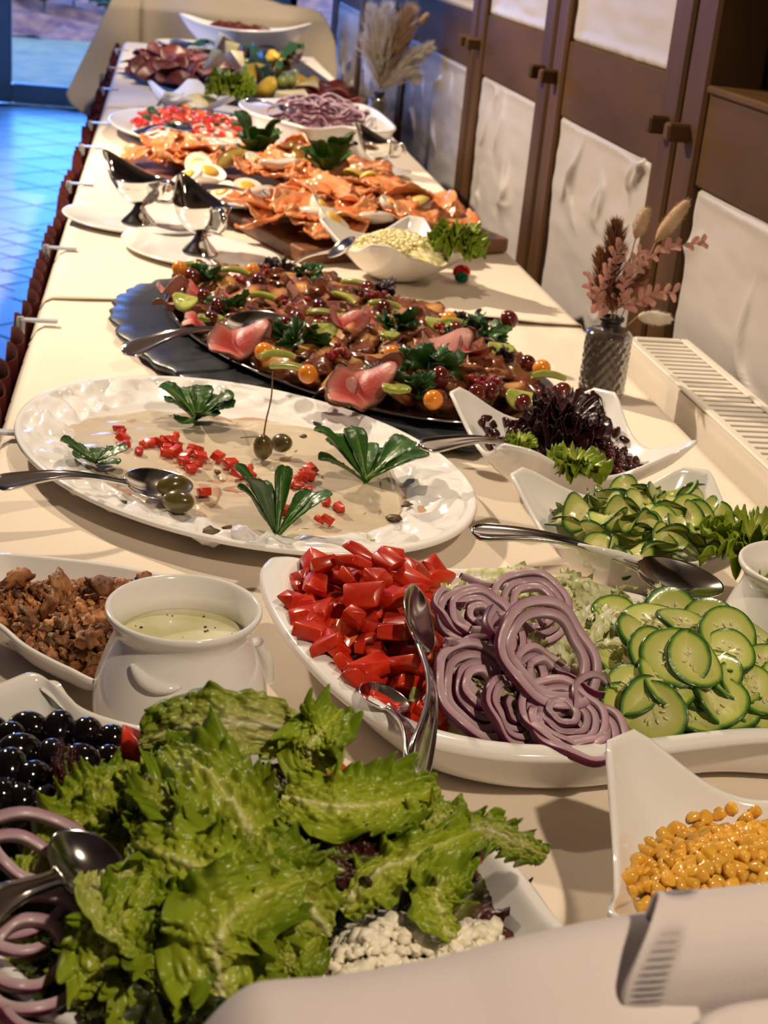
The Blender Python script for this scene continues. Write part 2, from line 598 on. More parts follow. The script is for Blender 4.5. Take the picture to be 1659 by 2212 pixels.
M['roast'] = mat('roast', (0, 0, 0), 0.28, ramp=[(0, (0.50, 0.27, 0.09)), (0.5, (0.40, 0.18, 0.05)), (0.75, (0.20, 0.06, 0.015)), (1, (0.07, 0.018, 0.008))], noisemix=0.7, ns=30, coat=0.35, bump=0.4, bs=70, var=0.25)
M['roast_dark'] = mat('roast_dark', (0.10, 0.025, 0.012), 0.25, base2=(0.22, 0.07, 0.025), ns=30, coat=0.35, var=0.3, bump=0.4, bs=70)
M['grape'] = mat('grape', (0.085, 0.010, 0.008), 0.10, base2=(0.12, 0.02, 0.012), ns=15, coat=0.4, var=0.3)
M['currant'] = mat('currant', (0.20, 0.008, 0.006), 0.10, coat=0.4, var=0.3)
M['physalis'] = mat('physalis', (0.66, 0.20, 0.015), 0.14, base2=(0.74, 0.27, 0.03), ns=12, coat=0.3, var=0.1)
M['kiwi'] = mat('kiwi', (0.26, 0.30, 0.045), 0.2, base2=(0.42, 0.44, 0.12), ns=40, coat=0.35, var=0.15)
M['salami'] = mat('salami', (0.10, 0.010, 0.006), 0.4, base2=(0.22, 0.035, 0.016), ns=60, var=0.3)
M['ham'] = mat('ham', (0.36, 0.11, 0.09), 0.3, base2=(0.46, 0.22, 0.18), ns=14, var=0.25)
M['cheese'] = mat('cheese', (0.70, 0.60, 0.28), 0.4, base2=(0.76, 0.68, 0.38), ns=8, var=0.08)
M['cheddar'] = mat('cheddar', (0.74, 0.42, 0.03), 0.3, base2=(0.80, 0.52, 0.06), ns=20, var=0.1)
M['relish'] = mat('relish', (0.07, 0.010, 0.008), 0.3, base2=(0.13, 0.03, 0.015), ns=60, bump=0.5, bs=100)
M['mozzarella'] = mat('mozzarella', (0.80, 0.70, 0.58), 0.35, base2=(0.84, 0.76, 0.66), ns=30)
M['foil_red'] = mat('foil_red', (0.50, 0.015, 0.015), 0.2, metal=0.7)
M['foil_green'] = mat('foil_green', (0.01, 0.12, 0.06), 0.2, metal=0.6)
M['dry_beige'] = mat('dry_beige', (0.42, 0.28, 0.17), 0.9, base2=(0.52, 0.36, 0.23), ns=30, transl=0.2, var=0.15)
M['dry_white'] = mat('dry_white', (0.66, 0.60, 0.50), 0.9, base2=(0.74, 0.68, 0.58), ns=30, transl=0.25, var=0.1)
M['dry_brown'] = mat('dry_brown', (0.17, 0.065, 0.03), 0.9, base2=(0.28, 0.12, 0.055), ns=30, var=0.2, transl=0.2)
M['dry_pink'] = mat('dry_pink', (0.50, 0.24, 0.19), 0.7, base2=(0.60, 0.32, 0.26), ns=30, var=0.12, transl=0.2)
M['dry_olive'] = mat('dry_olive', (0.10, 0.085, 0.035), 0.9)
M['straw'] = mat('straw', (0.34, 0.22, 0.11), 0.8)
M['blue_shade'] = mat('blue_shade', (0.02, 0.025, 0.10), 0.3)

# ------------------------------------------------------------------ setting
def struct(name, VF, m, parent=None, smooth=False, attr=None):
    o = put(name, make(name, VF[0], VF[1], m, attr, smooth), parent)
    if parent is None:
        o['kind'] = 'structure'
    return o


WX = 0.83
floor = struct('floor', box(-3.2, 2.2, -1.5, 10.5, -0.1, -0.006), M['grout'])
vb, fb = box(-0.5, 0.5, -0.5, 0.5, -0.008, 0.0, 0.006)


def tiles(size, y0, y1, z=0.0):
    g = 0.010
    v = vb.copy()
    v[:, :2] *= (size - g)
    me = make('tile', v, fb, M['tile'], None, False)
    d = size / math.sqrt(2)
    j = 0
    y = y0
    while y < y1:
        x = -1.75 + (d if j % 2 else 0)
        while x < -0.12:
            put('tile', me, floor, (x, y, z + rng.uniform(-0.0006, 0.0)), (0, 0, PI / 4))
            x += 2 * d
        y += d
        j += 1


tiles(0.34, 0.4, 5.4)
tiles(0.17, 5.2, 6.55, -0.0012)
tiles(0.34, 6.4, 10.35)

ceiling = struct('ceiling', box(-3.2, 2.2, -1.5, 10.5, 2.6, 2.7), M['white_wall'])
struct('wall_back', box(-3.2, 2.2, -1.6, -1.5, 0, 2.6), M['white_wall'])
lw = struct('wall_left', join(box(-3.3, -3.2, -1.5, 10.5, 0, 0.5), box(-3.3, -3.2, -1.5, 10.5, 2.3, 2.6),
                              *[box(-3.3, -3.2, a, b, 0.5, 2.3) for a, b in ((-1.5, 6.2), (9.6, 10.5))]), M['white_wall'])
# far wall with the glass door and a window right of the buffet
FY = 10.5
struct('wall_far', join(box(-3.2, -1.62, FY, FY + 0.15, 0, 2.6), box(-0.16, 0.72, FY, FY + 0.15, 0, 2.6), box(-1.62, -0.16, FY, FY + 0.15, 2.15, 2.6),
                        box(0.72, 0.86, FY, FY + 0.15, 0.6, 1.3), box(0.72, 1.5, FY, FY + 0.15, 0, 0.6), box(0.72, 1.5, FY, FY + 0.15, 1.3, 2.6), box(1.25, 1.5, FY, FY + 0.15, 0.6, 1.3), box(1.5, 2.2, FY, FY + 0.15, 0, 2.6)), M['white_wall'])
struct('wall_return', join(box(WX, 2.2, 7.45, 7.6, 0, 2.6), box(2.2, 2.3, 7.45, 10.5, 0, 2.6)), M['white_wall'])


def pane_mat():
    m = bpy.data.materials.new('window_glass')
    m.use_nodes = True
    N, L = m.node_tree.nodes, m.node_tree.links
    N.remove(N['Principled BSDF'])
    t = N.new('ShaderNodeBsdfTransparent')
    t.inputs[0].default_value = (0.95, 0.97, 1.0, 1)
    g = N.new('ShaderNodeBsdfGlossy')
    g.inputs['Roughness'].default_value = 0.02
    fr = N.new('ShaderNodeFresnel')
    mx = N.new('ShaderNodeMixShader')
    L.new(fr.outputs[0], mx.inputs[0])
    L.new(t.outputs[0], mx.inputs[1])
    L.new(g.outputs[0], mx.inputs[2])
    L.new(mx.outputs[0], N['Material Output'].inputs['Surface'])
    return m


M['pane'] = pane_mat()
# glass door at the far left: leaf frame with one large pane
d1 = struct('door_1', join(box(-1.62, -1.54, FY - 0.06, FY + 0.06, 0, 2.15, 0.008), box(-0.24, -0.16, FY - 0.06, FY + 0.06, 0, 2.15, 0.008),
                           box(-1.54, -0.24, FY - 0.06, FY + 0.06, 2.07, 2.15, 0.008)), M['door_frame'])
struct('door_leaf', join(box(-1.54, -0.985, FY - 0.03, FY + 0.03, 0.0, 0.13, 0.01), box(-0.985, -0.24, FY - 0.03, FY + 0.03, 0.0, 0.13, 0.01),
                         box(-1.12, -0.99, FY - 0.03, FY + 0.03, 0.13, 2.07, 0.01), box(-0.34, -0.24, FY - 0.03, FY + 0.03, 0.13, 2.07, 0.01),
                         box(-0.99, -0.34, FY - 0.03, FY + 0.03, 1.96, 2.07, 0.01), box(-1.54, -1.44, FY - 0.03, FY + 0.03, 0.13, 2.07, 0.01)), M['door_frame'], d1)
struct('pane', box(-0.99, -0.34, FY - 0.004, FY + 0.004, 0.13, 1.96), M['pane'], d1)
struct('pane', box(-1.44, -1.12, FY - 0.004, FY + 0.004, 0.13, 2.07), M['pane'], d1)
hv, hf = tube([(-1.05, FY - 0.03, 1.0), (-1.05, FY - 0.08, 1.0), (-0.93, FY - 0.08, 1.0)], 0.009, 10)
put('door_handle', make('door_handle', hv, hf, M['steel']), d1)


def window(name, x0, x1, y0, y1, z0, z1, axis, shade=None):
    t = 0.05
    if axis == 'x':  # pane normal along X
        fr = join(box(x0, x1, y0, y0 + t, z0, z1), box(x0, x1, y1 - t, y1, z0, z1), box(x0, x1, y0 + t, y1 - t, z0, z0 + t), box(x0, x1, y0 + t, y1 - t, z1 - t, z1))
        pn = box((x0 + x1) / 2 - 0.004, (x0 + x1) / 2 + 0.004, y0 + t, y1 - t, z0 + t, z1 - t)
    else:
        fr = join(box(x0, x0 + t, y0, y1, z0, z1), box(x1 - t, x1, y0, y1, z0, z1), box(x0 + t, x1 - t, y0, y1, z0, z0 + t), box(x0 + t, x1 - t, y0, y1, z1 - t, z1))
        pn = box(x0 + t, x1 - t, (y0 + y1) / 2 - 0.004, (y0 + y1) / 2 + 0.004, z0 + t, z1 - t)
    w = struct(name, fr, M['dark_wood'])
    struct('pane', pn, M['pane'], w)
    return w


window('window_1', -3.28, -3.22, 6.2, 9.6, 0.5, 2.3, 'x')
window('window_2', 0.86, 1.25, FY + 0.04, FY + 0.10, 0.6, 1.3, 'y')

# right wall: half-timbered, plaster infill panels between posts and rails
ZA, ZB = 0.99, 1.133
posts = [(2.205, 2.395), (3.05, 3.232), (3.878, 4.028), (5.118, 5.232), (6.33, 6.42), (7.30, 7.45)]
wr = struct('wall_right', box(WX + 0.06, WX + 0.30, -1.5, 7.45, 0, 0.95), M['white_wall'])
struct('wall_core', join(box(WX + 0.06, WX + 0.30, 2.3, 3.95, 0.95, 2.6), box(WX + 0.06, WX + 0.30, 5.175, 7.45, 0.95, 2.6), box(WX + 0.06, WX + 0.30, -1.5, 5.2, 2.3, 2.6), box(WX + 0.06, WX + 0.30, -1.5, 0.92, 1.1, 2.6), box(WX + 0.22, WX + 0.30, 0.9, 2.3, 1.1, 2.6),
                         box(WX + 0.06, WX + 0.30, -1.5, 2.3, 0.95, ZB - 0.01), box(WX + 0.06, WX + 0.30, 3.95, 5.175, 0.95, ZB - 0.01)), M['white_wall'], wr)


def plaster_panel(y0, y1, z0, z1, seed, ridges=3):
    ny, nz = max(40, int((y1 - y0) * 190)), max(40, int((z1 - z0) * 190))
    Y, Z = np.meshgrid(np.linspace(y0, y1, ny), np.linspace(z0, z1, nz), indexing='ij')
    P = np.stack([np.zeros_like(Y), Y, Z], -1)
    d = 0.005 * fbm(P * np.array([1, 0.35, 1]) + seed * 5.7, 5, seed, 4) + 0.0012 * fbm(P * np.array([1, 0.3, 1]), 28, seed + 9, 2)
    r = np.random.default_rng(seed)
    for k in range(ridges):
        cy, cz = r.uniform(y0, y1), r.uniform(z0 + 0.3 * (z1 - z0), z1)
        a = r.uniform(-1.2, 1.2) + (PI / 2 if r.random() < 0.6 else 0)
        L = r.uniform(0.03, 0.11)
        u = (Y - cy) * math.cos(a) + (Z - cz) * math.sin(a)
        v = -(Y - cy) * math.sin(a) + (Z - cz) * math.cos(a) + 0.6 * u * u * r.choice([-1, 1]) / L
        m = sm(1.2 - np.abs(u) / L)
        # trowel step: sharp on one side, soft on the other
        d += r.uniform(0.008, 0.016) * m * np.where(v > 0, np.exp(-v / 0.006), np.exp(v / 0.028))
    e = np.minimum(np.minimum(Y - y0, y1 - Y), np.minimum(Z - z0, z1 - Z))
    edge = sm(e / 0.012 + 0.25 * vn(P, 40, seed))
    d = d + 0.010 * edge + 0.004 * np.exp(-((e - 0.012) / 0.01) ** 2)
    P[..., 0] = WX + 0.012 - np.clip(d, -0.004, 0.03)
    P[..., 1] += 0.003 * vn(P, 22, seed + 4)
    V, Fs = gridM(P)
    Fs = [f[::-1] for f in Fs]
    # thickness: back skirt
    n = len(V)
    o = put('plaster_panel', make('plaster_panel', V, Fs, M['plaster']), wr)
    md = o.modifiers.new('thick', 'SOLIDIFY')
    md.thickness = 0.05
    md.offset = -1
    return o


bays = [(-1.4, 2.205), (2.395, 3.05), (3.232, 3.878), (4.028, 5.118), (5.232, 6.33), (6.42, 7.30)]
for k, (a, b) in enumerate(bays):
    plaster_panel(max(a, 0.9) if k == 0 else a, b, 0.55, ZA, 20 + k, 14 if k == 0 else 7)
for k in (1, 2, 4, 5):
    plaster_panel(*bays[k], ZB, 2.2 if k < 4 else 2.3, 40 + k, 5)
for k, (a, b) in enumerate(posts):
    m = (a + b) / 2
    # a doorframe-like pair of uprights, with a joint between them on the wide posts
    if b - a > 0.12:
        VF = join(box(WX - 0.012, WX + 0.08, a, m - 0.004, 0, 2.58, 0.006), box(WX - 0.016, WX + 0.08, m + 0.004, b, 0, 2.58, 0.006))
    else:
        VF = box(WX - 0.012, WX + 0.08, a, b, 0, 2.58, 0.006)
    p = struct('timber_post', VF, M['timber'], wr)
    if k < 4:
        for yy in ((m - 0.047, m + 0.047) if b - a > 0.12 else (m,)):
            struct('wooden_peg', box(WX - 0.048, WX - 0.008, yy - 0.013, yy + 0.013, 1.06 - 0.014, 1.06 + 0.014, 0.004), M['timber'], p)
for k, (a, b) in enumerate(bays):
    struct('timber_rail', box(WX - 0.004, WX + 0.08, a, b, ZA - 0.004, ZB + 0.004, 0.004), M['rail'], wr)
# sills and dark shuttered window right of the pair of posts, small window with dusk-blue pane further back
w5 = struct('window_3', join(box(WX + 0.08, WX + 0.2, 0.9, 2.2, ZB, ZB + 0.05), box(WX + 0.08, WX + 0.2, 0.9, 2.2, 2.2, 2.3), box(WX + 0.08, WX + 0.2, 2.12, 2.2, ZB + 0.05, 2.2),
                             box(WX + 0.08, WX + 0.2, 0.9, 1.0, ZB + 0.05, 2.2)), M['dark_wood'])
struct('shutter', join(box(WX + 0.16, WX + 0.2, 1.0, 2.12, ZB + 0.05, 2.2), *[box(WX + 0.145, WX + 0.17, y, y + 0.2, ZB + 0.1, 2.1, 0.01) for y in (1.05, 1.32, 1.59, 1.86)]), M['dark_wood'], w5)
struct('trim_1', box(WX - 0.012, WX + 0.1, -1.4, 2.2, ZB - 0.006, ZB + 0.006, 0.003), M['rail'])
struct('trim_2', box(WX - 0.012, WX + 0.1, 4.03, 5.12, ZB - 0.002, ZB + 0.012, 0.004), M['white_wall'])
window('window_4', WX + 0.08, WX + 0.14, 4.03, 5.12, ZB + 0.01, 2.3, 'x')

# ------------------------------------------------------------------ outside the door
gx, gy = np.meshgrid(np.linspace(-9, 6, 60), np.linspace(10.7, 17.2, 50), indexing='ij')
gp = np.stack([gx, gy, -0.04 + 0.012 * fbm(np.stack([gx, gy, 0 * gx], -1), 3, 3)], -1)
lawn = put('lawn', make('lawn', *gridM(gp), M['grass']))
props(lawn, 'mown green lawn outside the glass door', 'lawn', None, 'stuff')
gx, gy = np.meshgrid(np.linspace(-9, 6, 110), np.linspace(16.1, 21, 50), indexing='ij')
q = np.stack([gx, gy, 0 * gx], -1)
gp = np.stack([gx, gy, 0.26 * (gy - 16.1) + 0.10 * fbm(q, 3, 5, 4) - 0.03], -1)
bank = put('mulch_bank', make('mulch_bank', *gridM(gp), M['mulch']))
props(bank, 'brownish purple mulched bank rising behind the lawn', 'bank', None, 'stuff')


def leaf_cloud(c, r, n, size, seed):
    g = np.random.default_rng(seed)
    Vs, Fs = [], []
    d = g.normal(size=(n, 3))
    d /= np.linalg.norm(d, axis=1, keepdims=True)
    p = np.array(c) + d * np.array(r) * g.uniform(0.6, 1.0, (n, 1))
    for i in range(n):
        a = g.normal(size=3)
        a /= np.linalg.norm(a)
        b = np.cross(a, g.normal(size=3))
        b /= np.linalg.norm(b)
        s = size * g.uniform(0.6, 1.3)
        k = len(Vs)
        Vs += [p[i] - a * s, p[i] + b * s * 0.45, p[i] + a * s, p[i] - b * s * 0.45]
        Fs.append([k, k + 1, k + 2, k + 3])
    return np.array(Vs), Fs


for k, (x, y, z, r) in enumerate([(-1.62, 17.2, 0.46, 0.24), (-1.28, 17.05, 0.44, 0.19), (-0.98, 17.2, 0.50, 0.22), (-0.62, 17.1, 0.46, 0.24), (-2.1, 17.3, 0.5, 0.27)]):
    t = thing('shrub', (x, y, 0.15), ['round green shrub on the mulched bank at the left', 'small green shrub second from left on the mulched bank', 'green shrub on the mulched bank in the middle of the door pane',
                                     'green shrub on the bank towards the right of the door pane', 'green shrub on the bank furthest left outside the door'][k], 'shrub')
    v, f = leaf_cloud((0, 0, z - 0.15), (r, r * 0.8, r * 0.8), 700, 0.05, 60 + k)
    o = put('foliage', make('foliage', v, f, M['shrub']), t)
    o['kind'] = 'stuff'
    put('stem', make('stem', *tube([(0, 0, -0.02), (0.02, 0, 0.1), (0, 0.02, z - 0.15)], 0.012, 8), M['timber']), t)

# ------------------------------------------------------------------ radiator under the window, right of the table
RX0, RX1, RY0, RY1, RZ = 0.704, 0.798, 0.5, 2.05, 0.777
rad = thing('radiator', ((RX0 + RX1) / 2, (RY0 + RY1) / 2, 0.2), 'cream white panel radiator with a slotted top grille between table and wall', 'radiator')
ox, oy, oz = rad.location


def sh(VF):
    return VF[0] - np.array([ox, oy, oz]), VF[1]


put('casing', make('casing', *sh(join(box(RX0, RX0 + 0.012, RY0, RY1, 0.2, RZ, 0.004), box(RX1 - 0.010, RX1, RY0, RY1, 0.2, RZ, 0.004),
                                     box(RX0 + 0.012, RX1 - 0.01, RY1 - 0.012, RY1, 0.2, RZ, 0.003))), M['radiator'], None, False), rad)
put('grille_frame', make('grille_frame', *sh(join(box(RX0 - 0.003, RX0 + 0.009, RY0, RY1, RZ, RZ + 0.005, 0.002), box(RX1 - 0.012, RX1 + 0.001, RY0, RY1, RZ, RZ + 0.005, 0.002),
                                                  box(RX0 + 0.009, RX1 - 0.012, RY1 - 0.014, RY1 + 0.001, RZ, RZ + 0.005, 0.002))), M['radiator'], None, False), rad)
put('heating_panel', make('heating_panel', *sh(box(RX0 + 0.014, RX1 - 0.012, RY0, RY1 - 0.014, 0.2, RZ - 0.02)), M['radiator_dark'], None, False), rad)
sl = make('slat', *box(-(RX1 - RX0) / 2 + 0.010, (RX1 - RX0) / 2 - 0.012, -0.0062, 0.0062, -0.003, 0.0010, 0.0006), M['radiator'], None, False)
yy = 1.0
while yy < RY1 - 0.02:
    put('slat', sl, rad, (0, yy - oy, RZ - oz + 0.001))
    yy += 0.0205

# ------------------------------------------------------------------ tables, cloths, skirt, clips
tn = ['front third of the buffet table row nearest the camera, under cream cloth', 'middle buffet table of the row, under the cream cloth with the fish boards', 'last buffet table of the row, by the cream drape']
for k, (a, b) in enumerate(((0.12, 2.23), (2.24, 4.55), (4.56, 6.88))):
    t = thing('buffet_table', (0.27, (a + b) / 2, 0), tn[k], 'table', 'tables of the buffet row')
    put('tabletop', make('tabletop', *box(-0.415, 0.415, -(b - a) / 2, (b - a) / 2, 0.715, 0.743, 0.003), M['timber'], None, False), t)
    for sx in (-0.34, 0.34):
        for sy in (-1, 1):
            y = sy * ((b - a) / 2 - 0.08)
            put('leg', make('leg', *box(sx - 0.025, sx + 0.025, y - 0.025, y + 0.025, 0, 0.715, 0.004), M['timber'], None, False), t)


def cloth(name, y0, y1, z, seed, label, lift0=0, lift1=0, front=False):
    s = np.concatenate([np.linspace(-0.17, 0.70, 90)])
    ys = np.linspace(y0, y1, max(60, int((y1 - y0) * 45)))
    X, Y = np.meshgrid(s, ys, indexing='ij')
    P = np.stack([X, Y, 0 * X], -1)
    Zc = z + 0.0012 * fbm(P * np.array([1, 0.5, 1]), 5, seed, 3) + 0.001 * np.abs(vn(P * np.array([0.15, 1, 1]), 16, seed + 3))
    over = np.clip(X - 0.682, 0, 1)
    Zc = Zc - over * 2.2 - 0.0 * X
    overl = np.clip(-0.157 - X, 0, 1)
    Zc = Zc - overl * 1.5
    if lift1:
        Zc += lift1 * np.exp(-(y1 - Y) / 0.03) * (0.5 + 0.5 * vn(P, 9, seed + 7)) ** 1
    if lift0:
        Zc += lift0 * np.exp(-(Y - y0) / 0.05) * np.clip(0.35 + 0.9 * vn(P, 7, seed + 8) + 1.2 * np.exp(-((X - 0.52) / 0.07) ** 2), 0.25, 2)
    P[..., 2] = Zc
    if front:
        f = np.clip(0.16 - Y, 0, 1)
        P[..., 2] -= f * 3
    if lift0:
        P[..., 1] += np.where(Y < y0 + 0.02, 0.008 * vn(P, 5, seed + 2), 0)
    o = put(name, make(name, *gridM(P), M['cloth']))
    md = o.modifiers.new('thick', 'SOLIDIFY')
    md.thickness = 0.0009
    md.offset = -1
    return props(o, label, 'tablecloth', 'cream tablecloths laid end to end')


cloth('tablecloth', 0.10, 2.24, 0.7475, 3, 'cream tablecloth on the near stretch of table, under the salads and slate', 0, 0, True)
cloth('tablecloth', 2.215, 4.56, 0.7500, 4, 'cream tablecloth on the middle stretch, under the salmon boards', 0.006)
cloth('tablecloth', 4.54, 6.88, 0.7512, 6, 'cream tablecloth on the far stretch, in front of the cream drape', 0.002)

ys = np.linspace(0.1, 6.86, 1100)
zs = np.linspace(0.03, 0.742, 26)
Yg, Zg = np.meshgrid(ys, zs, indexing='ij')
ph = Yg * 2 * PI / 0.075 + 1.3 * np.sin(Yg * 5.1)
amp = 0.010 + 0.028 * (1 - Zg / 0.75)
Xg = -0.178 - amp * (1 + np.sin(ph)) * 0.9 - 0.008 * vn(np.stack([Yg, Yg * 0, Zg], -1), 8, 2)
Zt = Zg + 0.006 * np.sin(ph * 1.0 + 1) * (Zg > 0.7)
sk = put('table_skirt', make('table_skirt', *gridM(np.stack([Xg, Yg + 0.006 * np.cos(ph), Zt], -1)), M['skirt']))
md = sk.modifiers.new('thick', 'SOLIDIFY')
md.thickness = 0.002
props(sk, 'pleated dark red table skirt hanging along the left edge of the buffet', 'table skirt')

cb = make('jaw', *join(box(-0.022, 0.026, -0.007, 0.007, 0.000, 0.004, 0.0015), box(-0.026, -0.020, -0.007, 0.007, -0.02, 0.004, 0.0015)), M['clip'], None, False)
ct = make('spring_tab', *tube([(-0.022, 0, -0.014), (-0.03, 0, -0.006), (-0.028, 0, 0.005), (-0.022, 0, 0.004)], 0.003, 8, 1.0, (0, 1, 0)), M['clip'])
names = ['clear plastic skirt clip beside the vitello platter at the left edge', 'clear plastic skirt clip on the table edge level with the oval slate', 'clear plastic skirt clip on the edge before the front sauce boat',
         'clear plastic skirt clip on the edge beside the rear sauce boat', 'clear plastic skirt clip on the edge beside the salmon board corner', 'clear plastic skirt clip at the tail of the oval tomato platter',
         'clear plastic skirt clip on the edge beside the small mustard bowl', 'clear plastic skirt clip on the edge in front of the salami', 'clear plastic skirt clip on the edge at the far table corner']
for k, (px, py) in enumerate([(2, 938), (103, 697), (165, 541), (210, 402), (235, 322), (243, 270), (262, 196), (268, 150), (275, 110)]):
    p = at(px, py, 0.752)
    t = thing('skirt_clip', (-0.158, p[1], 0.7525), names[k], 'clip', 'clear clips along the table edge')
    put('jaw', cb, t)
    put('spring_tab', ct, t)

# ------------------------------------------------------------------ cream drape over a side table beyond the end
pts = [(-0.12, 1.05), (0.30, 1.06), (0.37, 0.975), (0.52, 0.952), (0.70, 0.945), (0.765, 0.90), (0.80, 0.83), (0.812, 0.60), (0.81, 0.20), (0.2, 0.18), (-0.214, 0.335), (-0.400, 0.462), (-0.415, 0.50), (-0.226, 0.917)]
sd = thing('side_table', (0.15, 7.35, 0), 'high side table hidden under the cream drape at the end of the buffet', 'table')
put('tabletop', make('tabletop', *box(-0.30, 0.45, -0.26, 0.30, 0.90, 0.93, 0.003), M['timber'], None, False), sd)
for sx in (-0.25, 0.40):
    for sy in (-0.2, 0.25):
        put('leg', make('leg', *box(sx - 0.02, sx + 0.02, sy - 0.02, sy + 0.02, 0, 0.90, 0.004), M['timber'], None, False), sd)
# drape front: left boundary and right boundary per height, folds in depth
nz, nx = 60, 90
zz = np.linspace(0.18, 1.08, nz)
LB = np.interp(zz, [0.18, 0.335, 0.462, 0.50, 0.70, 0.917, 1.08], [0.2, -0.214, -0.405, -0.418, -0.325, -0.226, -0.15])
RB = np.interp(zz, [0.18, 0.60, 0.80, 0.86, 0.93, 0.95, 0.965, 1.0, 1.08], [0.81, 0.815, 0.81, 0.785, 0.735, 0.66, 0.45, 0.36, 0.30])
U = np.linspace(0, 1, nx)
X = LB[:, None] + (RB - LB)[:, None] * U[None]
Z = np.repeat(zz[:, None], nx, 1)
Yd = 6.95 + 0.05 * np.sin(X * 9 + Z * 3) * sm(U * 3)[None] + 0.02 * vn(np.stack([X, Z, 0 * X], -1), 5, 3) + 0.04 * np.exp(-((X + 0.105) / 0.012) ** 2)
Yd += 0.25 * np.clip(Z - 0.90, 0, 1) / 0.18 * 1.2
Yd += 0.35 * sm((X - 0.55) / 0.3) * sm((Z - 0.55) / 0.4)
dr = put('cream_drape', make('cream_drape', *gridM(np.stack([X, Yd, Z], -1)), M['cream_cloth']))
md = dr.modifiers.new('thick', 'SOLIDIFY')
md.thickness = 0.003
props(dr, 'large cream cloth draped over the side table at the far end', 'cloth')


# ------------------------------------------------------------------ crockery builders
def vessel(rim, prof, z0, round0=0.9, scale_c=None):
    """rim n x 3 (local). prof list (g, h): plan scale and height share. inner grid."""
    rim = np.asarray(rim, float)
    c = rim[:, :2].mean(0)
    rel = rim[:, :2] - c
    rm = np.linalg.norm(rel, axis=1)
    ang = np.arctan2(rel[:, 1], rel[:, 0])
    rr = rm.min() * 0.98
    circ = np.stack([np.cos(ang), np.sin(ang)], 1) * rr
    G = np.array([p[0] for p in prof])
    Hh = np.array([p[1] for p in prof])
    P = np.zeros((len(prof), len(rim), 3))
    for i, (g, h) in enumerate(zip(G, Hh)):
        k = round0 * (1 - sm((g - 0.25) / 0.75)) if round0 else 0
        P[i, :, :2] = c + g * (rel * (1 - k) + circ * k)
        P[i, :, 2] = z0 + (rim[:, 2] - z0) * h
    return P


VES = {}


def wall_z(xy, ves):
    """height of a vessel's inner surface under points xy"""
    G = VES[ves][0]
    out = np.zeros(len(xy))
    for i in range(0, len(xy), 256):
        d = ((xy[i:i + 256, None] - G[None, :, :2]) ** 2).sum(-1)
        k = np.argpartition(d, 4, axis=1)[:, :4]
        w = 1 / (np.take_along_axis(d, k, 1) + 1e-7)
        out[i:i + 256] = (w * G[k, 2]).sum(1) / w.sum(1)
    return out


def settle(p, z, ves, r, margin=0.95):
    """keep points inside a vessel and above its wall"""
    rim = VES[ves][1]
    c = rim.mean(0)
    keep = inside(p, c + (rim - c) * margin)
    p, z = p[keep], z[keep]
    return p, np.maximum(z, wall_z(p, ves) + r)


BOWL = [(0.03, 0), (0.15, 0), (0.28, 0.0), (0.36, 0.02), (0.44, 0.06), (0.53, 0.14), (0.62, 0.25), (0.71, 0.38), (0.80, 0.54), (0.88, 0.70), (0.95, 0.87), (1.0, 1.0)]


def refine(prof, n):
    p = np.asarray(prof, float)
    q = spline(p, n)
    return [tuple(v) for v in q]


def corner_rim(corners, zc, dip, trunc=0.17, conc=0.045, m=16):
    """corners 4x2 in order; raised clipped tips, dipping slightly concave sides"""
    C = np.asarray(corners, float)
    c = C.mean(0)
    out = []
    for i in range(4):
        a, b = C[i], C[(i + 1) % 4]
        e0, e1 = C[(i - 1) % 4], C[(i + 2) % 4]
        d = b - a
        L = np.linalg.norm(d)
        a1 = a + d * trunc * 0.5
        b1 = b - d * trunc * 0.5
        nrm = (c - (a + b) / 2)
        nrm /= np.linalg.norm(nrm)
        for u in np.linspace(0, 1, m, endpoint=True):
            s = math.sin(PI * u)
            p = a1 + (b1 - a1) * u + nrm * L * conc * s ** 1.3
            out.append([*p, zc - dip * s ** 1.25])
    return np.array(out)


def square_bowl(name, cs_px, zc, label, group=None, dip=0.034, th=0.0045):
    C = np.array([at(x, y, zc)[:2] if z is None else (x, y) for x, y, z in cs_px])
    c = C.mean(0)
    rim = corner_rim(C - c, zc - 0.751, dip)
    P = vessel(rim, refine(BOWL, 26), 0.007, 0.95)
    t = thing(name, (*c, 0.751), label, 'bowl', group)
    put('bowl_body', make('bowl_body', *shell(P, th, 0.0), M['porcelain']), t)
    VES[name] = (P + np.array([*c, 0.751])).reshape(-1, 3), rim[:, :2] + c
    return t, c


def curve_dish(name, ctrl, prof, label, cat='dish', th=0.006, z0=0.006, n=140, group=None, nprof=30, round0=0.5):
    """ctrl: world rim control points (x,y,z)"""
    rim = spline(np.asarray(ctrl, float), n, True)
    c = rim[:, :2].mean(0)
    rim = rim - np.array([*c, 0.751])
    P = vessel(rim, refine(prof, nprof), z0, round0)
    t = thing(name, (*c, 0.751), label, cat, group)
    put('dish_body', make('dish_body', *shell(P, th, 0.0), M['porcelain']), t)
    VES[name] = (P + np.array([*c, 0.751])).reshape(-1, 3), rim[:, :2] + c
    return t, c


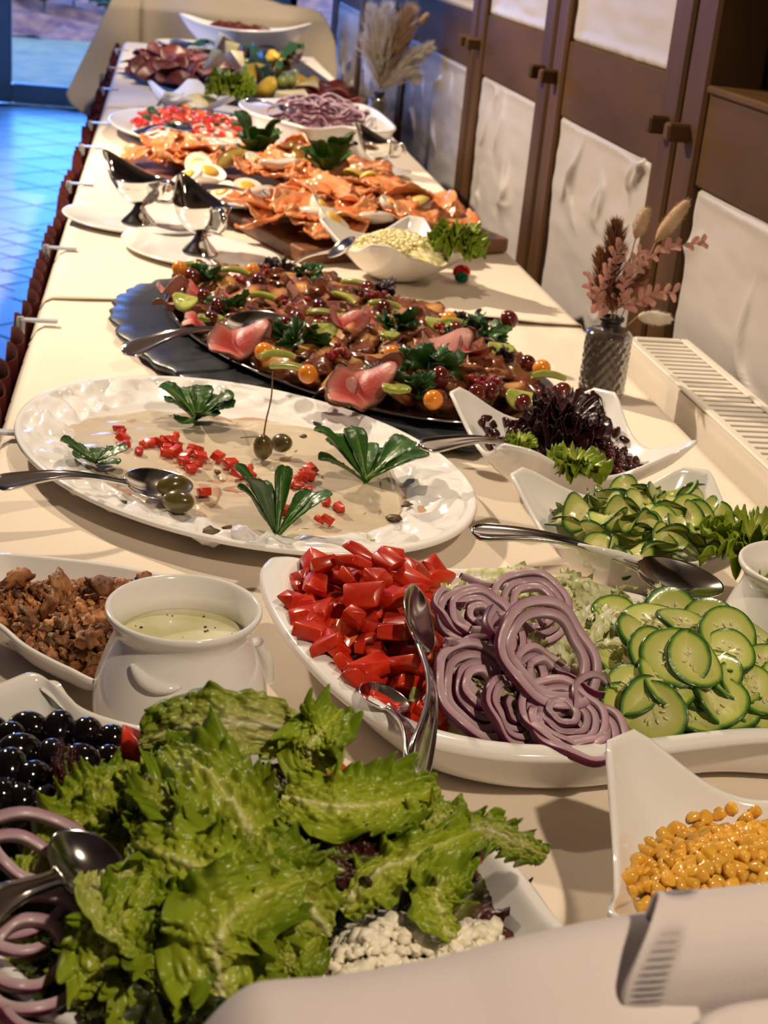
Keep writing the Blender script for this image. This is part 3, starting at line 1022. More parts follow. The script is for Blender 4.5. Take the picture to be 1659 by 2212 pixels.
# ------------------------------------------------------------------ cutlery
def spoon_mesh(L, bw=0.021, hw=0.0115, depth=0.009, kind='spoon'):
    # handle from x=0 (hexagonal fiddle end) to the neck, arched
    xs = np.array([0, 0.012, 0.03, 0.06, 0.11, 0.20, 0.32, 0.45, 0.56, 0.63, 0.665]) * L
    ws = np.array([0.35, 0.62, 0.95, 1.0, 0.92, 0.70, 0.48, 0.34, 0.28, 0.30, 0.42]) * hw
    x = np.linspace(0, xs[-1], 60)
    w = np.interp(x, xs, ws)
    arch = 0.010 * np.sin(PI * np.clip(x / xs[-1], 0, 1)) ** 1.2 * (L / 0.2)
    v = np.array([-1, -0.97, -0.86, -0.80, -0.70, -0.3, 0, 0.3, 0.70, 0.80, 0.86, 0.97, 1])
    zt = np.array([0, 0.0012, 0.0021, 0.0021, 0.0012, 0.0014, 0.0015, 0.0014, 0.0012, 0.0021, 0.0021, 0.0012, 0])
    top = np.stack([np.repeat(x[:, None], 13, 1), w[:, None] * v[None], arch[:, None] + zt[None] + 0.0006], -1)
    bot = top.copy()
    bot[..., 2] = arch[:, None] - 0.0012 * (1 - v[None] ** 2) - 0.0004
    Q = np.concatenate([top, bot[:, ::-1]], 1)
    Vh, Fh = gridM(Q, False, True)
    Fh.append(list(range(26)))
    Fh.append([59 * 26 + j for j in range(26)][::-1])
    # bowl: pointed-oval shell
    n, m = 26, 36
    cx, rx = 0.83 * L, 0.175 * L
    u = np.linspace(0.02, 1, n)
    a = np.linspace(0, 2 * PI, m, endpoint=False)
    ex = np.cos(a)
    ey = np.sin(a) * (1 - 0.14 * np.cos(a))
    P = np.zeros((n, m, 3))
    P[..., 0] = cx + rx * u[:, None] * ex[None]
    P[..., 1] = bw * u[:, None] * ey[None]
    P[..., 2] = -depth * (1 - u[:, None] ** 2.2) + 0.0012
    Vb, Fb = shell(P, 0.0012)
    return (make('handle', Vh, Fh, M['silver']), make('bowl', Vb, Fb, M['silver']))


def spoon(name, p0, p1, label, up=(0, 0, 1), roll=0.0, L=None, bw=0.021, hw=0.0115, group=None, cat='spoon', depth=0.009):
    p0, p1 = np.asarray(p0, float), np.asarray(p1, float)
    L = np.linalg.norm(p1 - p0)
    h, b = spoon_mesh(L, bw, hw, depth)
    t = link(bpy.data.objects.new(name, None))
    t.matrix_world = frame(p0, p1, up, roll)
    t.empty_display_size = 0.02
    props(t, label, cat, group)
    put('handle', h, t)
    put('bowl', b, t)
    return t


def P3(px, py, z):
    return at(px, py, z)


# ------------------------------------------------------------------ food builders
def leaf_geo(spine, w, seed, hint=(0, -0.45, 0.9), ruffle=0.35, freq=4.0, cup=0.15, jag=0.14, nu=54, nv=29, base=0.25, crinkle=0.0022, spoon=False, blister=0.0):
    sp = spline(spine, nu)
    u = np.linspace(0, 1, nu)
    v = np.linspace(-1, 1, nv)
    T = np.gradient(sp, axis=0)
    T /= np.linalg.norm(T, axis=1, keepdims=True)
    h = np.asarray(hint, float)
    h = np.broadcast_to(h, T.shape)
    Sd = np.cross(T, h)
    Sd /= np.maximum(np.linalg.norm(Sd, axis=1, keepdims=True), 1e-6)
    N = np.cross(Sd, T)
    prof = base + (1 - base) * np.sin(PI * np.clip(u, 0, 1) ** 0.75 * 0.86 + 0.05) ** 0.9
    prof *= np.where(u > 0.86, np.sqrt(np.clip(1 - ((u - 0.86) / 0.155) ** 2, 0.0, 1)), 1)
    if spoon:
        prof = base + (1 - base) * sm(u / 0.72)
        prof *= np.where(u > 0.74, np.sqrt(np.clip(1 - ((u - 0.74) / 0.268) ** 2, 0.0, 1)), 1)
    W2 = w * prof
    P = np.zeros((nu, nv, 3))
    q = np.stack(np.broadcast_arrays(u[:, None] * 11, np.sign(v)[None] * 3 + 0 * u[:, None], 0 * u[:, None] + seed * 1.7), -1)
    jg = 1 + jag * fbm(q, 1.0, seed, 2) * np.abs(v)[None] ** 1.5
    lat = v[None] * W2[:, None] * jg
    e = np.abs(v)[None] ** 2.6
    sgn = np.sign(v)[None]
    ph = seed * 1.3 + sgn * 1.1
    wob = 2.2 * vn(np.stack([u * 5, u * 0, u * 0 + seed], -1), 1.0, seed)[:, None]
    A = ruffle * W2[:, None] * e
    wav = np.sin(2 * PI * freq * u[:, None] + ph + wob) + 0.50 * np.sin(2 * PI * freq * 2.9 * u[:, None] + ph * 2.1 - 2 * wob) * np.abs(v)[None] ** 2
    hgt = A * wav + cup * W2[:, None] * v[None] ** 2
    along = 0.22 * A * np.cos(2 * PI * freq * u[:, None] + ph + wob)
    pos = np.stack(np.broadcast_arrays(u[:, None] * 3, v[None] * 1.2, u[:, None] * 0 + seed * 2.3), -1)
    hgt = hgt + crinkle * fbm(pos, 5, seed + 5, 3) + 0.35 * w * vn(pos, 0.9, seed + 11) * 0.6
    if blister:
        pb = np.stack(np.broadcast_arrays(u[:, None] * 16, v[None] * 4.5, u[:, None] * 0 + seed * 1.3), -1)
        hgt = hgt + blister * (np.abs(vn(pb, 1.0, seed + 21)) - 0.2) * (0.3 + np.abs(v)[None]) + 0.4 * blister * vn(pb, 2.6, seed + 23) * np.abs(v)[None]
    hgt = hgt + 0.12 * w * np.exp(-(v[None] / 0.10) ** 2) * (1 - u[:, None])
    P = sp[:, None] + Sd[:, None] * lat[..., None] + N[:, None] * hgt[..., None] + T[:, None] * along[..., None]
    t = np.clip(0.15 + 0.55 * np.abs(v)[None] ** 0.8 + 0.45 * u[:, None] - 0.45 * np.exp(-(v[None] / 0.09) ** 2) * (1 - 0.6 * u[:, None]), 0, 1)
    # veins
    vein = np.abs(np.sin((u[:, None] * 9 - np.abs(v)[None] * 2.2) * PI))
    t = t - 0.10 * np.exp(-(vein / 0.12) ** 2)
    return P, np.clip(t, 0, 1).ravel()


def leaf(name, spine, w, m, seed, label, cat='lettuce', group=None, thick=0.0007, parent=None, **k):
    P, t = leaf_geo(spine, w, seed, **k)
    o0 = P[0].mean(0)
    V, Fs = gridM(P - o0)
    o = put(name, make(name, V, Fs, M[m], t), parent, o0)
    md = o.modifiers.new('thick', 'SOLIDIFY')
    md.thickness = thick
    md.offset = 0
    if label or cat:
        props(o, label, cat, group)
    return o


def curly(name, c, r, m, seed, label, cat='lettuce', group=None, n=5, up=(0, -0.35, 0.95), spread=1.0, lift=0.6, parent=None):
    """tuft of tightly curled lettuce: several frilled fans from one base, one mesh per fan"""
    t = thing(name, c, label, cat, group)
    g = np.random.default_rng(seed)
    nu, nv = 26, 150
    for k in range(n):
        # a ruffled fan: its rim is much longer than its radius, so it folds into tight curls
        f = (k + 0.5) / n
        R0 = r * (1.05 - 0.45 * f) * g.uniform(0.9, 1.1)
        u = np.linspace(0.05, 1, nu)[:, None]
        a = np.linspace(0, 2 * PI * g.uniform(0.75, 0.95), nv)[None] + g.uniform(0, 6.28)
        p1, p2, p3 = g.uniform(0, 6.28, 3)
        w1 = np.sin(7 * a + p1 + 1.5 * np.sin(3 * a))
        w2 = np.sin(19 * a + p2 + 2.0 * np.sin(5 * a))
        w3 = np.sin(43 * a + p3)
        am = R0 * (0.20 * u ** 1.5 * w1 + 0.13 * u ** 2.5 * w2 + 0.05 * u ** 4 * w3)
        rad_ = R0 * (u ** 0.8) * (1 + 0.10 * np.cos(11 * a + p2)) + 0.7 * R0 * (0.10 * u ** 2.5 * np.cos(19 * a + p2 + 2.0 * np.sin(5 * a)))
        h = r * lift * (0.45 + 1.0 * f) * (0.25 + 1.15 * u - 0.6 * u ** 2) + am * 1.15
        P = np.stack([rad_ * np.cos(a), rad_ * np.sin(a), h], -1)
        P = P + 0.0012 * vn(P, 220, seed)[..., None]
        V, Fs = gridM(P)
        tt = np.broadcast_to(0.15 + 0.8 * u, P.shape[:2]).ravel()
        o = put('leaf', make('leaf', V, Fs, M[m], tt), t)
        md = o.modifiers.new('thick', 'SOLIDIFY')
        md.thickness = 0.0007
        md.offset = 0
    return t


def rosette(name, c, r, label, seed, n=7, tilt=(0, 0, 1), cat='corn salad', group=None, yaw0=0.0, arc=2 * PI, lift=(0.25, 1.0), wid=0.30):
    t = thing(name, c, label, cat, group)
    g = np.random.default_rng(seed)
    for k in range(n):
        a = yaw0 + arc * k / n + g.uniform(-0.2, 0.2)
        d = np.array([math.cos(a), math.sin(a), 0])
        L = r * g.uniform(0.8, 1.1)
        z1 = g.uniform(*lift)
        sp = [np.zeros(3), d * L * 0.35 + np.array([0, 0, L * 0.35 * z1]), d * L * 0.68 + np.array([0, 0, L * 0.66 * z1]), d * L * 0.95 + np.array([0, 0, L * 0.78 * z1])]
        nu, nv = 26, 11
        P, tt = leaf_geo(sp, L * wid, seed * 10 + k, hint=(-d[0] * 0.4, -d[1] * 0.4, 1), ruffle=0.05, freq=1.5, cup=0.25, jag=0.02, nu=nu, nv=nv, base=0.16, crinkle=0.0006, spoon=True)
        V, Fs = gridM(P)
        o = put('leaf', make('leaf', V, Fs, M['corn_salad'], tt), t)
        md = o.modifiers.new('thick', 'SOLIDIFY')
        md.thickness = 0.0008
        md.offset = 0
    return t


def parsley(name, c, r, label, seed, m='parsley', n=6, cat='parsley', group=None):
    t = thing(name, c, label, cat, group)
    g = np.random.default_rng(seed)
    for k in range(n):
        a = 2 * PI * k / n + g.uniform(-0.4, 0.4)
        el = g.uniform(0.15, 1.0)
        d = np.array([math.cos(a) * math.cos(el), math.sin(a) * math.cos(el), math.sin(el)])
        s = np.cross(d, g.normal(size=3))
        s /= np.linalg.norm(s)
        nrm = np.cross(s, d)
        L = r * g.uniform(0.8, 1.2)
        # lobed outline fan
        th = np.linspace(-1.9, 1.9, 25)
        rad = L * 0.55 * (0.62 + 0.38 * np.abs(np.cos(th * 2.4))) * (1 + 0.25 * np.cos(th))
        rad = rad * (1 - 0.12 * (np.arange(25) % 2))
        cc = d * L * 0.5
        rim = cc + np.cos(th)[:, None] * rad[:, None] * d + np.sin(th)[:, None] * rad[:, None] * s + nrm * (0.10 * L * np.sin(th * 5))[:, None]
        midr = cc + 0.55 * (rim - cc) + nrm * 0.05 * L
        V = np.concatenate([[np.zeros(3)], midr, rim])
        Fs = []
        for i in range(24):
            Fs.append([0, 1 + i, 2 + i])
            Fs.append([1 + i, 26 + i, 27 + i, 2 + i])
        o = put('leaf', make('leaf', V, Fs, M[m]), t)
        md = o.modifiers.new('thick', 'SOLIDIFY')
        md.thickness = 0.0006
        md.offset = 0
    return t


def poly_of(px, z):
    return np.array([at(x, y, z)[:2] for x, y in px])


def inside(P, poly):
    x, y = P[:, 0], P[:, 1]
    r = np.zeros(len(P), bool)
    n = len(poly)
    for i in range(n):
        a, b = poly[i], poly[(i + 1) % n]
        c = (a[1] > y) != (b[1] > y)
        xi = (b[0] - a[0]) * (y - a[1]) / (b[1] - a[1] + 1e-12) + a[0]
        r ^= c & (x < xi)
    return r


def edged(P, poly):
    d = np.full(len(P), 9.0)
    n = len(poly)
    for i in range(n):
        a, b = poly[i], poly[(i + 1) % n]
        ab = b - a
        t = np.clip(((P - a) @ ab) / (ab @ ab + 1e-12), 0, 1)
        d = np.minimum(d, np.linalg.norm(P - a - t[:, None] * ab, axis=1))
    return d


def scatter(poly, n, mind, seed=0, tries=9000):
    g = np.random.default_rng(seed)
    lo, hi = poly.min(0), poly.max(0)
    C = g.uniform(lo, hi, (tries, 2))
    C = C[inside(C, poly)]
    out = np.zeros((0, 2))
    for p in C:
        if len(out) >= n:
            break
        if len(out) == 0 or np.min(((out - p) ** 2).sum(1)) > mind * mind:
            out = np.concatenate([out, p[None]])
    return out


def shrink(poly, f=0.82):
    c = poly.mean(0)
    return c + (poly - c) * f


def heap_z(P, poly, z0, h, dm):
    return z0 + h * np.sqrt(np.clip(edged(P, poly) / dm, 0, 1))


def mound(poly, z0, h, dm, amp=0.004, n=46, seed=0, down=0.003, ves=None):
    """solid mound over polygon (filler below loose pieces)"""
    c = poly.mean(0)
    rim = spline(poly, 80, True)
    u = np.linspace(0.0, 1.0, n)
    P = np.zeros((n, 80, 3))
    P[..., :2] = c + (rim - c)[None] * u[:, None, None]
    q = P.reshape(-1, 3)
    z = heap_z(q[:, :2], rim, z0, h, dm) + amp * fbm(q * np.array([1, 1, 0]), 45, seed, 3) * np.clip(edged(q[:, :2], rim) / 0.01, 0, 1)
    P[..., 2] = z.reshape(n, 80)
    P[-1, :, 2] = z0 - down
    if ves:
        w = wall_z(P.reshape(-1, 3)[:, :2], ves).reshape(n, 80)
        P[..., 2] = np.maximum(P[..., 2], w + 0.0015)
    return gridM(P, False, True)


def rrot(g, tilt=PI):
    return (g.uniform(-tilt, tilt), g.uniform(-tilt, tilt), g.uniform(0, 2 * PI))


# ---- reusable food meshes
def cucumber_mesh(r=0.021, th=0.0035, seed=0, bend=0.2, half=False):
    g = np.random.default_rng(seed)
    m, rings = 36, [0.02, 0.35, 0.6, 0.8, 0.92, 0.975, 1.0]
    a = np.linspace(0, 2 * PI, m, endpoint=False)
    rad = r * (1 + 0.05 * np.sin(2 * a + seed) + 0.02 * np.sin(3 * a + seed * 2))
    rows, T = [], []
    for s, sgn in [(x, 1) for x in rings] + [(1.0, 0), ] + [(x, -1) for x in rings[::-1]]:
        x = s * rad * np.cos(a)
        y = s * rad * np.sin(a)
        if half:
            y = np.maximum(y, -0.12 * r)
        z = sgn * th / 2 * (1 if s < 0.97 else 0.75) + bend * (x ** 2 - y ** 2) / r + 0.15 * bend * x * y / r
        z = z - 0.0006 * sgn * (s < 0.5) * (1 + np.cos(3 * a))
        rows.append(np.stack([x, y, z], -1))
        T.append(np.full(m, s if sgn else 1.0))
    V, Fs = gridM(np.array(rows), False, True)
    Fs.append(list(range(m)))
    k = (len(rows) - 1) * m
    Fs.append([k + j for j in range(m)][::-1])
    return V, Fs, np.concatenate(T)


def disc_mesh(r, th, seed, fold=0.0, wave=0.15, irr=0.12, m=44, rings=12):
    a = np.linspace(0, 2 * PI, m, endpoint=False)
    rows, T = [], []
    R0 = r * (1 + irr * np.sin(2 * a + seed) + irr * 0.6 * np.sin(3 * a + 2.1 * seed) + irr * 0.3 * np.sin(7 * a + seed))
    ss = list(np.linspace(0.02, 1, rings))
    for s, sgn in [(x, 1) for x in ss] + [(x, -1) for x in ss[::-1]]:
        x, y = s * R0 * np.cos(a), s * R0 * np.sin(a)
        q = np.stack([x, y, 0 * x + seed * 0.37], -1)
        z = fold * np.sqrt(x * x + (0.15 * r) ** 2) + wave * r * s * s * np.sin(3 * a + seed * 1.7) + 0.10 * wave * r * vn(q, 90, seed) + wave * 0.8 * r * vn(q, 35, seed + 3) + sgn * th / 2
        rows.append(np.stack([x, y, z], -1))
        T.append(np.full(m, s))
    V, Fs = gridM(np.array(rows), False, True)
    Fs.append(list(range(m)))
    k = (len(rows) - 1) * m
    Fs.append([k + j for j in range(m)][::-1])
    return V, Fs, np.concatenate(T)


def ring_mesh(R0, wd=0.0035, hh=0.005, seed=0, ell=0.15, tilt=0.15, m=52, a0=0.0, a1=2 * PI):
    a = np.linspace(a0, a1, m, endpoint=(a1 - a0) < 2 * PI - 0.01)
    Rr = R0 * (1 + 0.7 * ell * np.cos(2 * a + seed) + 0.02 * np.sin(3 * a + seed * 2))
    zc = tilt * R0 * np.sin(2 * a + seed * 1.3) + 0.06 * R0 * np.sin(5 * a + seed)
    sec = [(-1, -0.9), (-0.88, -1), (0.86, -1), (1, -0.86), (1.05, 0), (1, 0.86), (0.86, 1), (-0.88, 1), (-1, 0.9), (-1.04, 0)]
    tt = [0.3, 0.1, 0.55, 0.95, 1.0, 0.95, 0.50, 0.06, 0.25, 0.42]
    P = np.zeros((m, 10, 3))
    for j, (p, q) in enumerate(sec):
        rr = Rr + p * wd / 2
        P[:, j, 0] = rr * np.cos(a)
        P[:, j, 1] = rr * np.sin(a)
        P[:, j, 2] = zc + q * hh / 2
    closed = (a1 - a0) >= 2 * PI - 0.01
    V, Fs = gridM(P, closed, True)
    if not closed:
        Fs.append(list(range(10))[::-1])
        Fs.append([(m - 1) * 10 + j for j in range(10)])
    return V, Fs, np.tile(tt, m)


def ellipsoid(sx, sy, sz, n=20, m=16):
    th = np.linspace(0, PI, m)
    prof = np.stack([np.maximum(np.sin(th), 1e-4), -np.cos(th)], 1)
    P = lathe(prof, n)
    return gridM(P * np.array([sx, sy, sz]), False, True)


# corn kernel: squarish crown, narrowing to a pale tip
def corn_mesh(seed):
    g = np.random.default_rng(seed)
    n, m = 12, 16
    u = np.linspace(0, 1, n)
    a = np.linspace(0, 2 * PI, m, endpoint=False)
    w = np.interp(u, [0, 0.06, 0.25, 0.6, 0.85, 0.95, 1], [0.05, 0.35, 0.62, 1.0, 0.98, 0.72, 0.02])
    ca, sa = np.cos(a), np.sin(a)
    sq = 1 / (np.abs(ca) ** 3.5 + np.abs(sa) ** 3.5) ** (1 / 3.5)
    sq = 0.5 + 0.5 * sq
    P = np.zeros((n, m, 3))
    P[..., 0] = 0.0045 * w[:, None] * ca * sq
    P[..., 1] = 0.0034 * w[:, None] * sa * sq
    P[..., 2] = (u[:, None] - 0.5) * 0.0098 - 0.0006 * (u[:, None] > 0.93)
    P += 0.0005 * np.stack([vn(P, 300, seed), vn(P, 300, seed + 1), vn(P, 300, seed + 2)], -1)
    return gridM(P, False, True)


def bean_mesh(seed):
    V, Fs = ellipsoid(0.0072, 0.0046, 0.0042, 14, 10)
    V = V.copy()
    V[:, 1] += 55 * V[:, 0] ** 2 - 0.001
    return V, Fs


def tomato_piece(seed):
    g = np.random.default_rng(seed)
    L, Wd, Th = g.uniform(0.022, 0.034), g.uniform(0.016, 0.024), g.uniform(0.007, 0.012)
    pts = []
    for sx, sy in ((-1, -1), (1, -1), (1, 1), (-1, 1)):
        for k in (0, 1):
            pts.append([sx * L / 2 * g.uniform(0.55, 1.05), sy * Wd / 2 * g.uniform(0.6, 1.05), (k - 0.5) * Th * g.uniform(0.6, 1.1)])
    for i in range(3):
        pts.append([g.uniform(-0.3, 0.3) * L, g.uniform(-0.3, 0.3) * Wd, Th * g.uniform(0.55, 0.85)])
    return hull(pts, 0.0008)


def place(src_list, pts, name, label, cat, group, seed=0, tilt=0.6, scale=(0.9, 1.1), rots=None):
    """copies of prototype meshes as single top-level things"""
    g = np.random.default_rng(seed)
    for i, p in enumerate(pts):
        me = src_list[g.integers(len(src_list))]
        o = put(name, me, None, p, rrot(g, tilt) if rots is None else rots(g, i), g.uniform(*scale))
        props(o, label, cat, group)


def rimc(px, z):
    return [tuple(at(x, y, z)) for x, y in px]


# ================================================================== NEAR DISHES
# ---- long white salad dish: tomatoes, onions, shredded lettuce, cucumber
LONG = [(0.04, 0), (0.3, 0), (0.6, 0.0), (0.74, 0.03), (0.80, 0.12), (0.84, 0.35), (0.87, 0.68), (0.895, 0.92), (0.92, 1.03), (0.96, 1.05), (1.0, 0.97)]
zl = 0.80
ctrl = rimc([(563, 1245), (575, 1212), (605, 1200), (695, 1217), (900, 1224), (1100, 1231), (1215, 1247), (1470, 1308), (1659, 1396)], zl)
ctrl += [(0.548, 0.955, zl), (0.592, 0.908, zl), (0.604, 0.866, zl), (0.585, 0.846, zl), (0.525, 0.853, zl)]
ctrl += rimc([(1659, 1592), (1400, 1618), (1215, 1632), (1040, 1622), (870, 1580), (750, 1505), (650, 1408), (590, 1320)], zl)
longd, _ = curve_dish('salad_dish', ctrl, LONG, 'long white boat-shaped dish holding chopped tomato, onion rings and sliced cucumber', th=0.007, n=200)

# tomatoes
tp = poly_of([(622, 1258), (690, 1218), (830, 1215), (945, 1240), (965, 1300), (945, 1420), (935, 1530), (850, 1520), (770, 1478), (690, 1405), (640, 1335)], 0.80)
mo = put('tomato_filler', make('tomato_filler', *mound(shrink(tp), 0.768, 0.018, 0.03, 0.004, seed=1, ves='salad_dish'), M['tomato'], None))
mo.name = 'diced_tomato'
props(mo, 'soft red diced tomato lying under the cut pieces in the long dish', 'tomato', None, 'stuff')
toms = [make('tomato_piece', *tomato_piece(s), M['tomato']) for s in range(12)]
tomf = [make('tomato_piece', *tomato_piece(s + 40), M['tomato_flesh']) for s in range(4)]
p = scatter(tp, 75, 0.0155, 2)
z = heap_z(p, tp, 0.772, 0.036, 0.05)
p, z = settle(p, z, 'salad_dish', 0.005, .93)
place(toms * 3 + tomf, np.c_[p, z], 'tomato_piece', 'cut red tomato piece heaped in the left end of the long salad dish', 'tomato', 'chopped tomatoes in the long salad dish', 3, 0.75, (0.85, 1.25))
p = scatter(tp, 34, 0.022, 5)
z = heap_z(p, tp, 0.783, 0.048, 0.05)
p, z = settle(p, z, 'salad_dish', 0.006, .93)
place(toms, np.c_[p, z], 'tomato_piece', 'cut red tomato piece heaped in the left end of the long salad dish', 'tomato', 'chopped tomatoes in the long salad dish', 4, 0.8, (0.9, 1.3))

# shredded pale lettuce bed
sp_ = poly_of([(950, 1280), (1060, 1235), (1210, 1255), (1400, 1320), (1390, 1420), (1330, 1560), (1180, 1600), (1010, 1575), (940, 1500)], 0.79)
mo = put('shredded_lettuce', make('shredded_lettuce', *mound(shrink(sp_, .9), 0.770, 0.022, 0.03, 0.005, seed=4, ves='salad_dish'), M['iceberg'], None))
mo.data.attributes.new('t', 'FLOAT', 'POINT').data.foreach_set('value', np.clip(0.4 + 0.4 * rng.normal(size=len(mo.data.vertices)), 0, 1).astype(np.float32))
props(mo, 'bed of pale shredded lettuce under the onion rings in the long dish', 'lettuce', None, 'stuff')
g = np.random.default_rng(5)
p = scatter(sp_, 90, 0.010, 8)
z = heap_z(p, sp_, 0.785, 0.022, 0.04)
shr = []
for s in range(8):
    L = g.uniform(0.02, 0.035)
    P, t = leaf_geo([(0, 0, 0), (L * 0.4, 0.006 * g.normal(), 0.006), (L * 0.8, 0.004 * g.normal(), 0.003), (L, 0, -0.002)], g.uniform(0.004, 0.009), 70 + s, hint=(0, 0, 1), ruffle=0.5, freq=2.5, nu=18, nv=9, base=0.5)
    V, Fs = gridM(P)
    me = make('lettuce_shred', V, Fs, M['iceberg'], np.clip(t * 0.9, 0, 1))
    shr.append(me)
place(shr, np.c_[p, z], 'lettuce_shred', 'pale shred of iceberg lettuce among the onions and cucumber in the long dish', 'lettuce', 'lettuce shreds in the long salad dish', 9, 0.7, (0.8, 1.2))
# the pile of shreds behind the onions
p = np.array([at(x, y, 0.812)[:2] for x, y in [(1120, 1265), (1160, 1258), (1200, 1275), (1240, 1290), (1190, 1300), (1230, 1315), (1270, 1330), (1300, 1345), (1250, 1350), (1280, 1370), (1310, 1380), (1240, 1385), (1270, 1410), (1140, 1285), (1290, 1310), (1320, 1350), (1180, 1270), (1215, 1330), (1265, 1440), (1290, 1460)]])
place(shr, np.c_[p, np.full(len(p), 0.806)], 'lettuce_shred', 'pale shred of iceberg lettuce among the onions and cucumber in the long dish', 'lettuce', 'lettuce shreds in the long salad dish', 10, 0.7, (1.1, 1.6))

# onion slices: nested rings as parts
g = np.random.default_rng(11)
on_protos = {}


def onion_slice(c, r, rot, label, seed, rings=4, spread=0.006):
    t = thing('onion_slice', c, label, 'onion', 'red onion slices in the long salad dish')
    t.rotation_euler = rot
    gg = np.random.default_rng(seed)
    rr = r
    for k in range(rings):
        wd = 0.0046 * r / 0.03 + 0.0008
        V, Fs, tt = ring_mesh(rr, wd, 0.0062, seed + k * 0.35, 0.03 + 0.03 * gg.random(), 0.04)
        put('ring', make('ring', V, Fs, M['onion'], tt), t, (gg.uniform(-1, 1) * spread * 0.25, gg.uniform(-1, 1) * spread * 0.25, gg.uniform(-1, 1) * spread * 0.5))
        rr -= wd * gg.uniform(1.02, 1.35)
        if rr < 0.004:
            break


onions = [(1035, 1335, 0.832, 0.030, (0.5, 0.2, 0), 4), (1150, 1310, 0.832, 0.031, (0.55, -0.25, 0.4), 3), (1185, 1415, 0.836, 0.040, (0.75, 0.15, 0.3), 2), (1050, 1400, 0.822, 0.028, (0.3, -0.3, 0), 4),
          (1040, 1490, 0.812, 0.036, (0.55, -0.35, 1.0), 4), (1110, 1535, 0.806, 0.026, (0.7, 0.3, 0.5), 5), (1215, 1545, 0.808, 0.030, (0.35, 0.1, 0), 6), (1250, 1580, 0.800, 0.034, (0.15, 0.1, 0), 3),
          (1290, 1540, 0.802, 0.026, (0.6, 0.6, 0), 1), (1000, 1330, 0.828, 0.026, (0.2, 0.4, 0), 3), (1100, 1390, 0.830, 0.030, (0.9, 0.2, 1.2), 2), (1180, 1470, 0.815, 0.030, (0.3, 0.4, 0), 3), (1075, 1450, 0.815, 0.034, (0.4, 0.0, 0), 2)]
olab = ['onion slice of nested purple rings next to the spoon bowl', 'onion slice at the back beside the shredded lettuce', 'largest open onion ring pair standing on the pile', 'onion slice under the big open ring, left side',
        'onion slice of several rings at the lower left of the onion pile', 'small tight onion slice at the front of the pile', 'onion slice with a pale heart at the front right of the pile', 'loose wide onion rings hanging over the front rim',
        'single open onion ring beside the cucumber slices', 'onion slice nearest the chopped tomatoes', 'tilted dark onion rings in the middle of the pile', 'onion rings lying between the open ring and the pale-hearted slice', 'wide onion rings in the middle left of the pile']
for k, (x, y, zz_, r, rot, n) in enumerate(onions):
    onion_slice(at(x, y, zz_), r, rot, olab[k], 100 + k * 17, n)
for k, (x, y, a) in enumerate([(1010, 1275, 0.2), (1060, 1268, -0.3), (985, 1300, 0.6), (1120, 1345, 0.1), (1085, 1395, -0.25), (1240, 1470, 1.0), (1170, 1330, 0.5), (1010, 1395, 0.1)]):
    V, Fs, tt = ring_mesh(0.035, 0.003, 0.005, k, 0.1, 0.1, 26, a, a + 1.6)
    V = V - V.mean(0)
    o = put('onion_strip', make('onion_strip', V, Fs, M['onion'], tt), None, at(x, y, 0.835 if y < 1450 else 0.818), (0.3, 0.2, 0.9 + a))
    props(o, 'curved strip of red onion lying loose over the onion slices', 'onion', 'loose red onion strips in the long salad dish')

# cucumber slices right end
cuc = [make('cucumber_slice', *cucumber_mesh(0.0235, 0.0038, s, b)[:2], M['cucumber'], cucumber_mesh(0.0235, 0.0038, s, b)[2]) for s, b in ((1, 0.05), (2, 0.12), (3, -0.1), (4, 0.16), (5, 0.02))]


def seed_ring():
    ps = []
    for k in range(11):
        a = 2 * PI * k / 11 + 0.3 * math.sin(k * 7.0)
        rr = 0.0085 + 0.0018 * math.sin(k * 3.7)
        V, Fs = ellipsoid(0.0024, 0.0011, 0.0007, 8, 6)
        c, s = math.cos(a), math.sin(a)
        V = np.stack([V[:, 0] * c - V[:, 1] * s + rr * c, V[:, 0] * s + V[:, 1] * c + rr * s, V[:, 2] + 0.0021], -1)
        ps.append((V, Fs))
    return make('seeds', *join(*ps), M['seed'])


SEED = seed_ring()


cp = [(1570, 1370, .832, .55, .1), (1480, 1355, .822, .25, .35), (1410, 1345, .815, .2, -.2), (1340, 1335, .806, .3, .4), (1460, 1420, .832, .55, -.25), (1410, 1415, .826, .6, .3), (1500, 1425, .832, .5, .2), (1570, 1410, .828, .3, -.3), (1440, 1470, .818, .3, .2),
      (1365, 1490, .812, .45, -.25), (1500, 1480, .812, .35, .2), (1610, 1480, .814, .55, .2), (1560, 1530, .806, .6, -.2), (1490, 1530, .802, .5, .3), (1420, 1565, .800, .75, -.45), (1350, 1540, .798, .7, .4), (1590, 1560, .798, .3, .5), (1650, 1440, .818, .4, -.3),
      (1650, 1500, .808, .3, .3), (1520, 1570, .795, .2, .1), (1640, 1590, .792, .3, -.2), (1340, 1420, .806, .3, .1), (1390, 1380, .812, .2, .4), (1700, 1470, .812, .3, .2), (1720, 1520, .806, .4, -.2), (1710, 1420, .812, .3, .2), (1760, 1480, .806, .3, 0), (1690, 1560, .798, .3, 0),
      (1450, 1330, .812, 1.1, .1), (1530, 1345, .818, 1.0, -.2), (1630, 1380, .822, .2, .4), (1395, 1530, .802, 1.1, .3), (1470, 1590, .790, .3, .2), (1540, 1455, .818, .4, -.3), (1580, 1470, .815, .2, .2)]
g = np.random.default_rng(21)
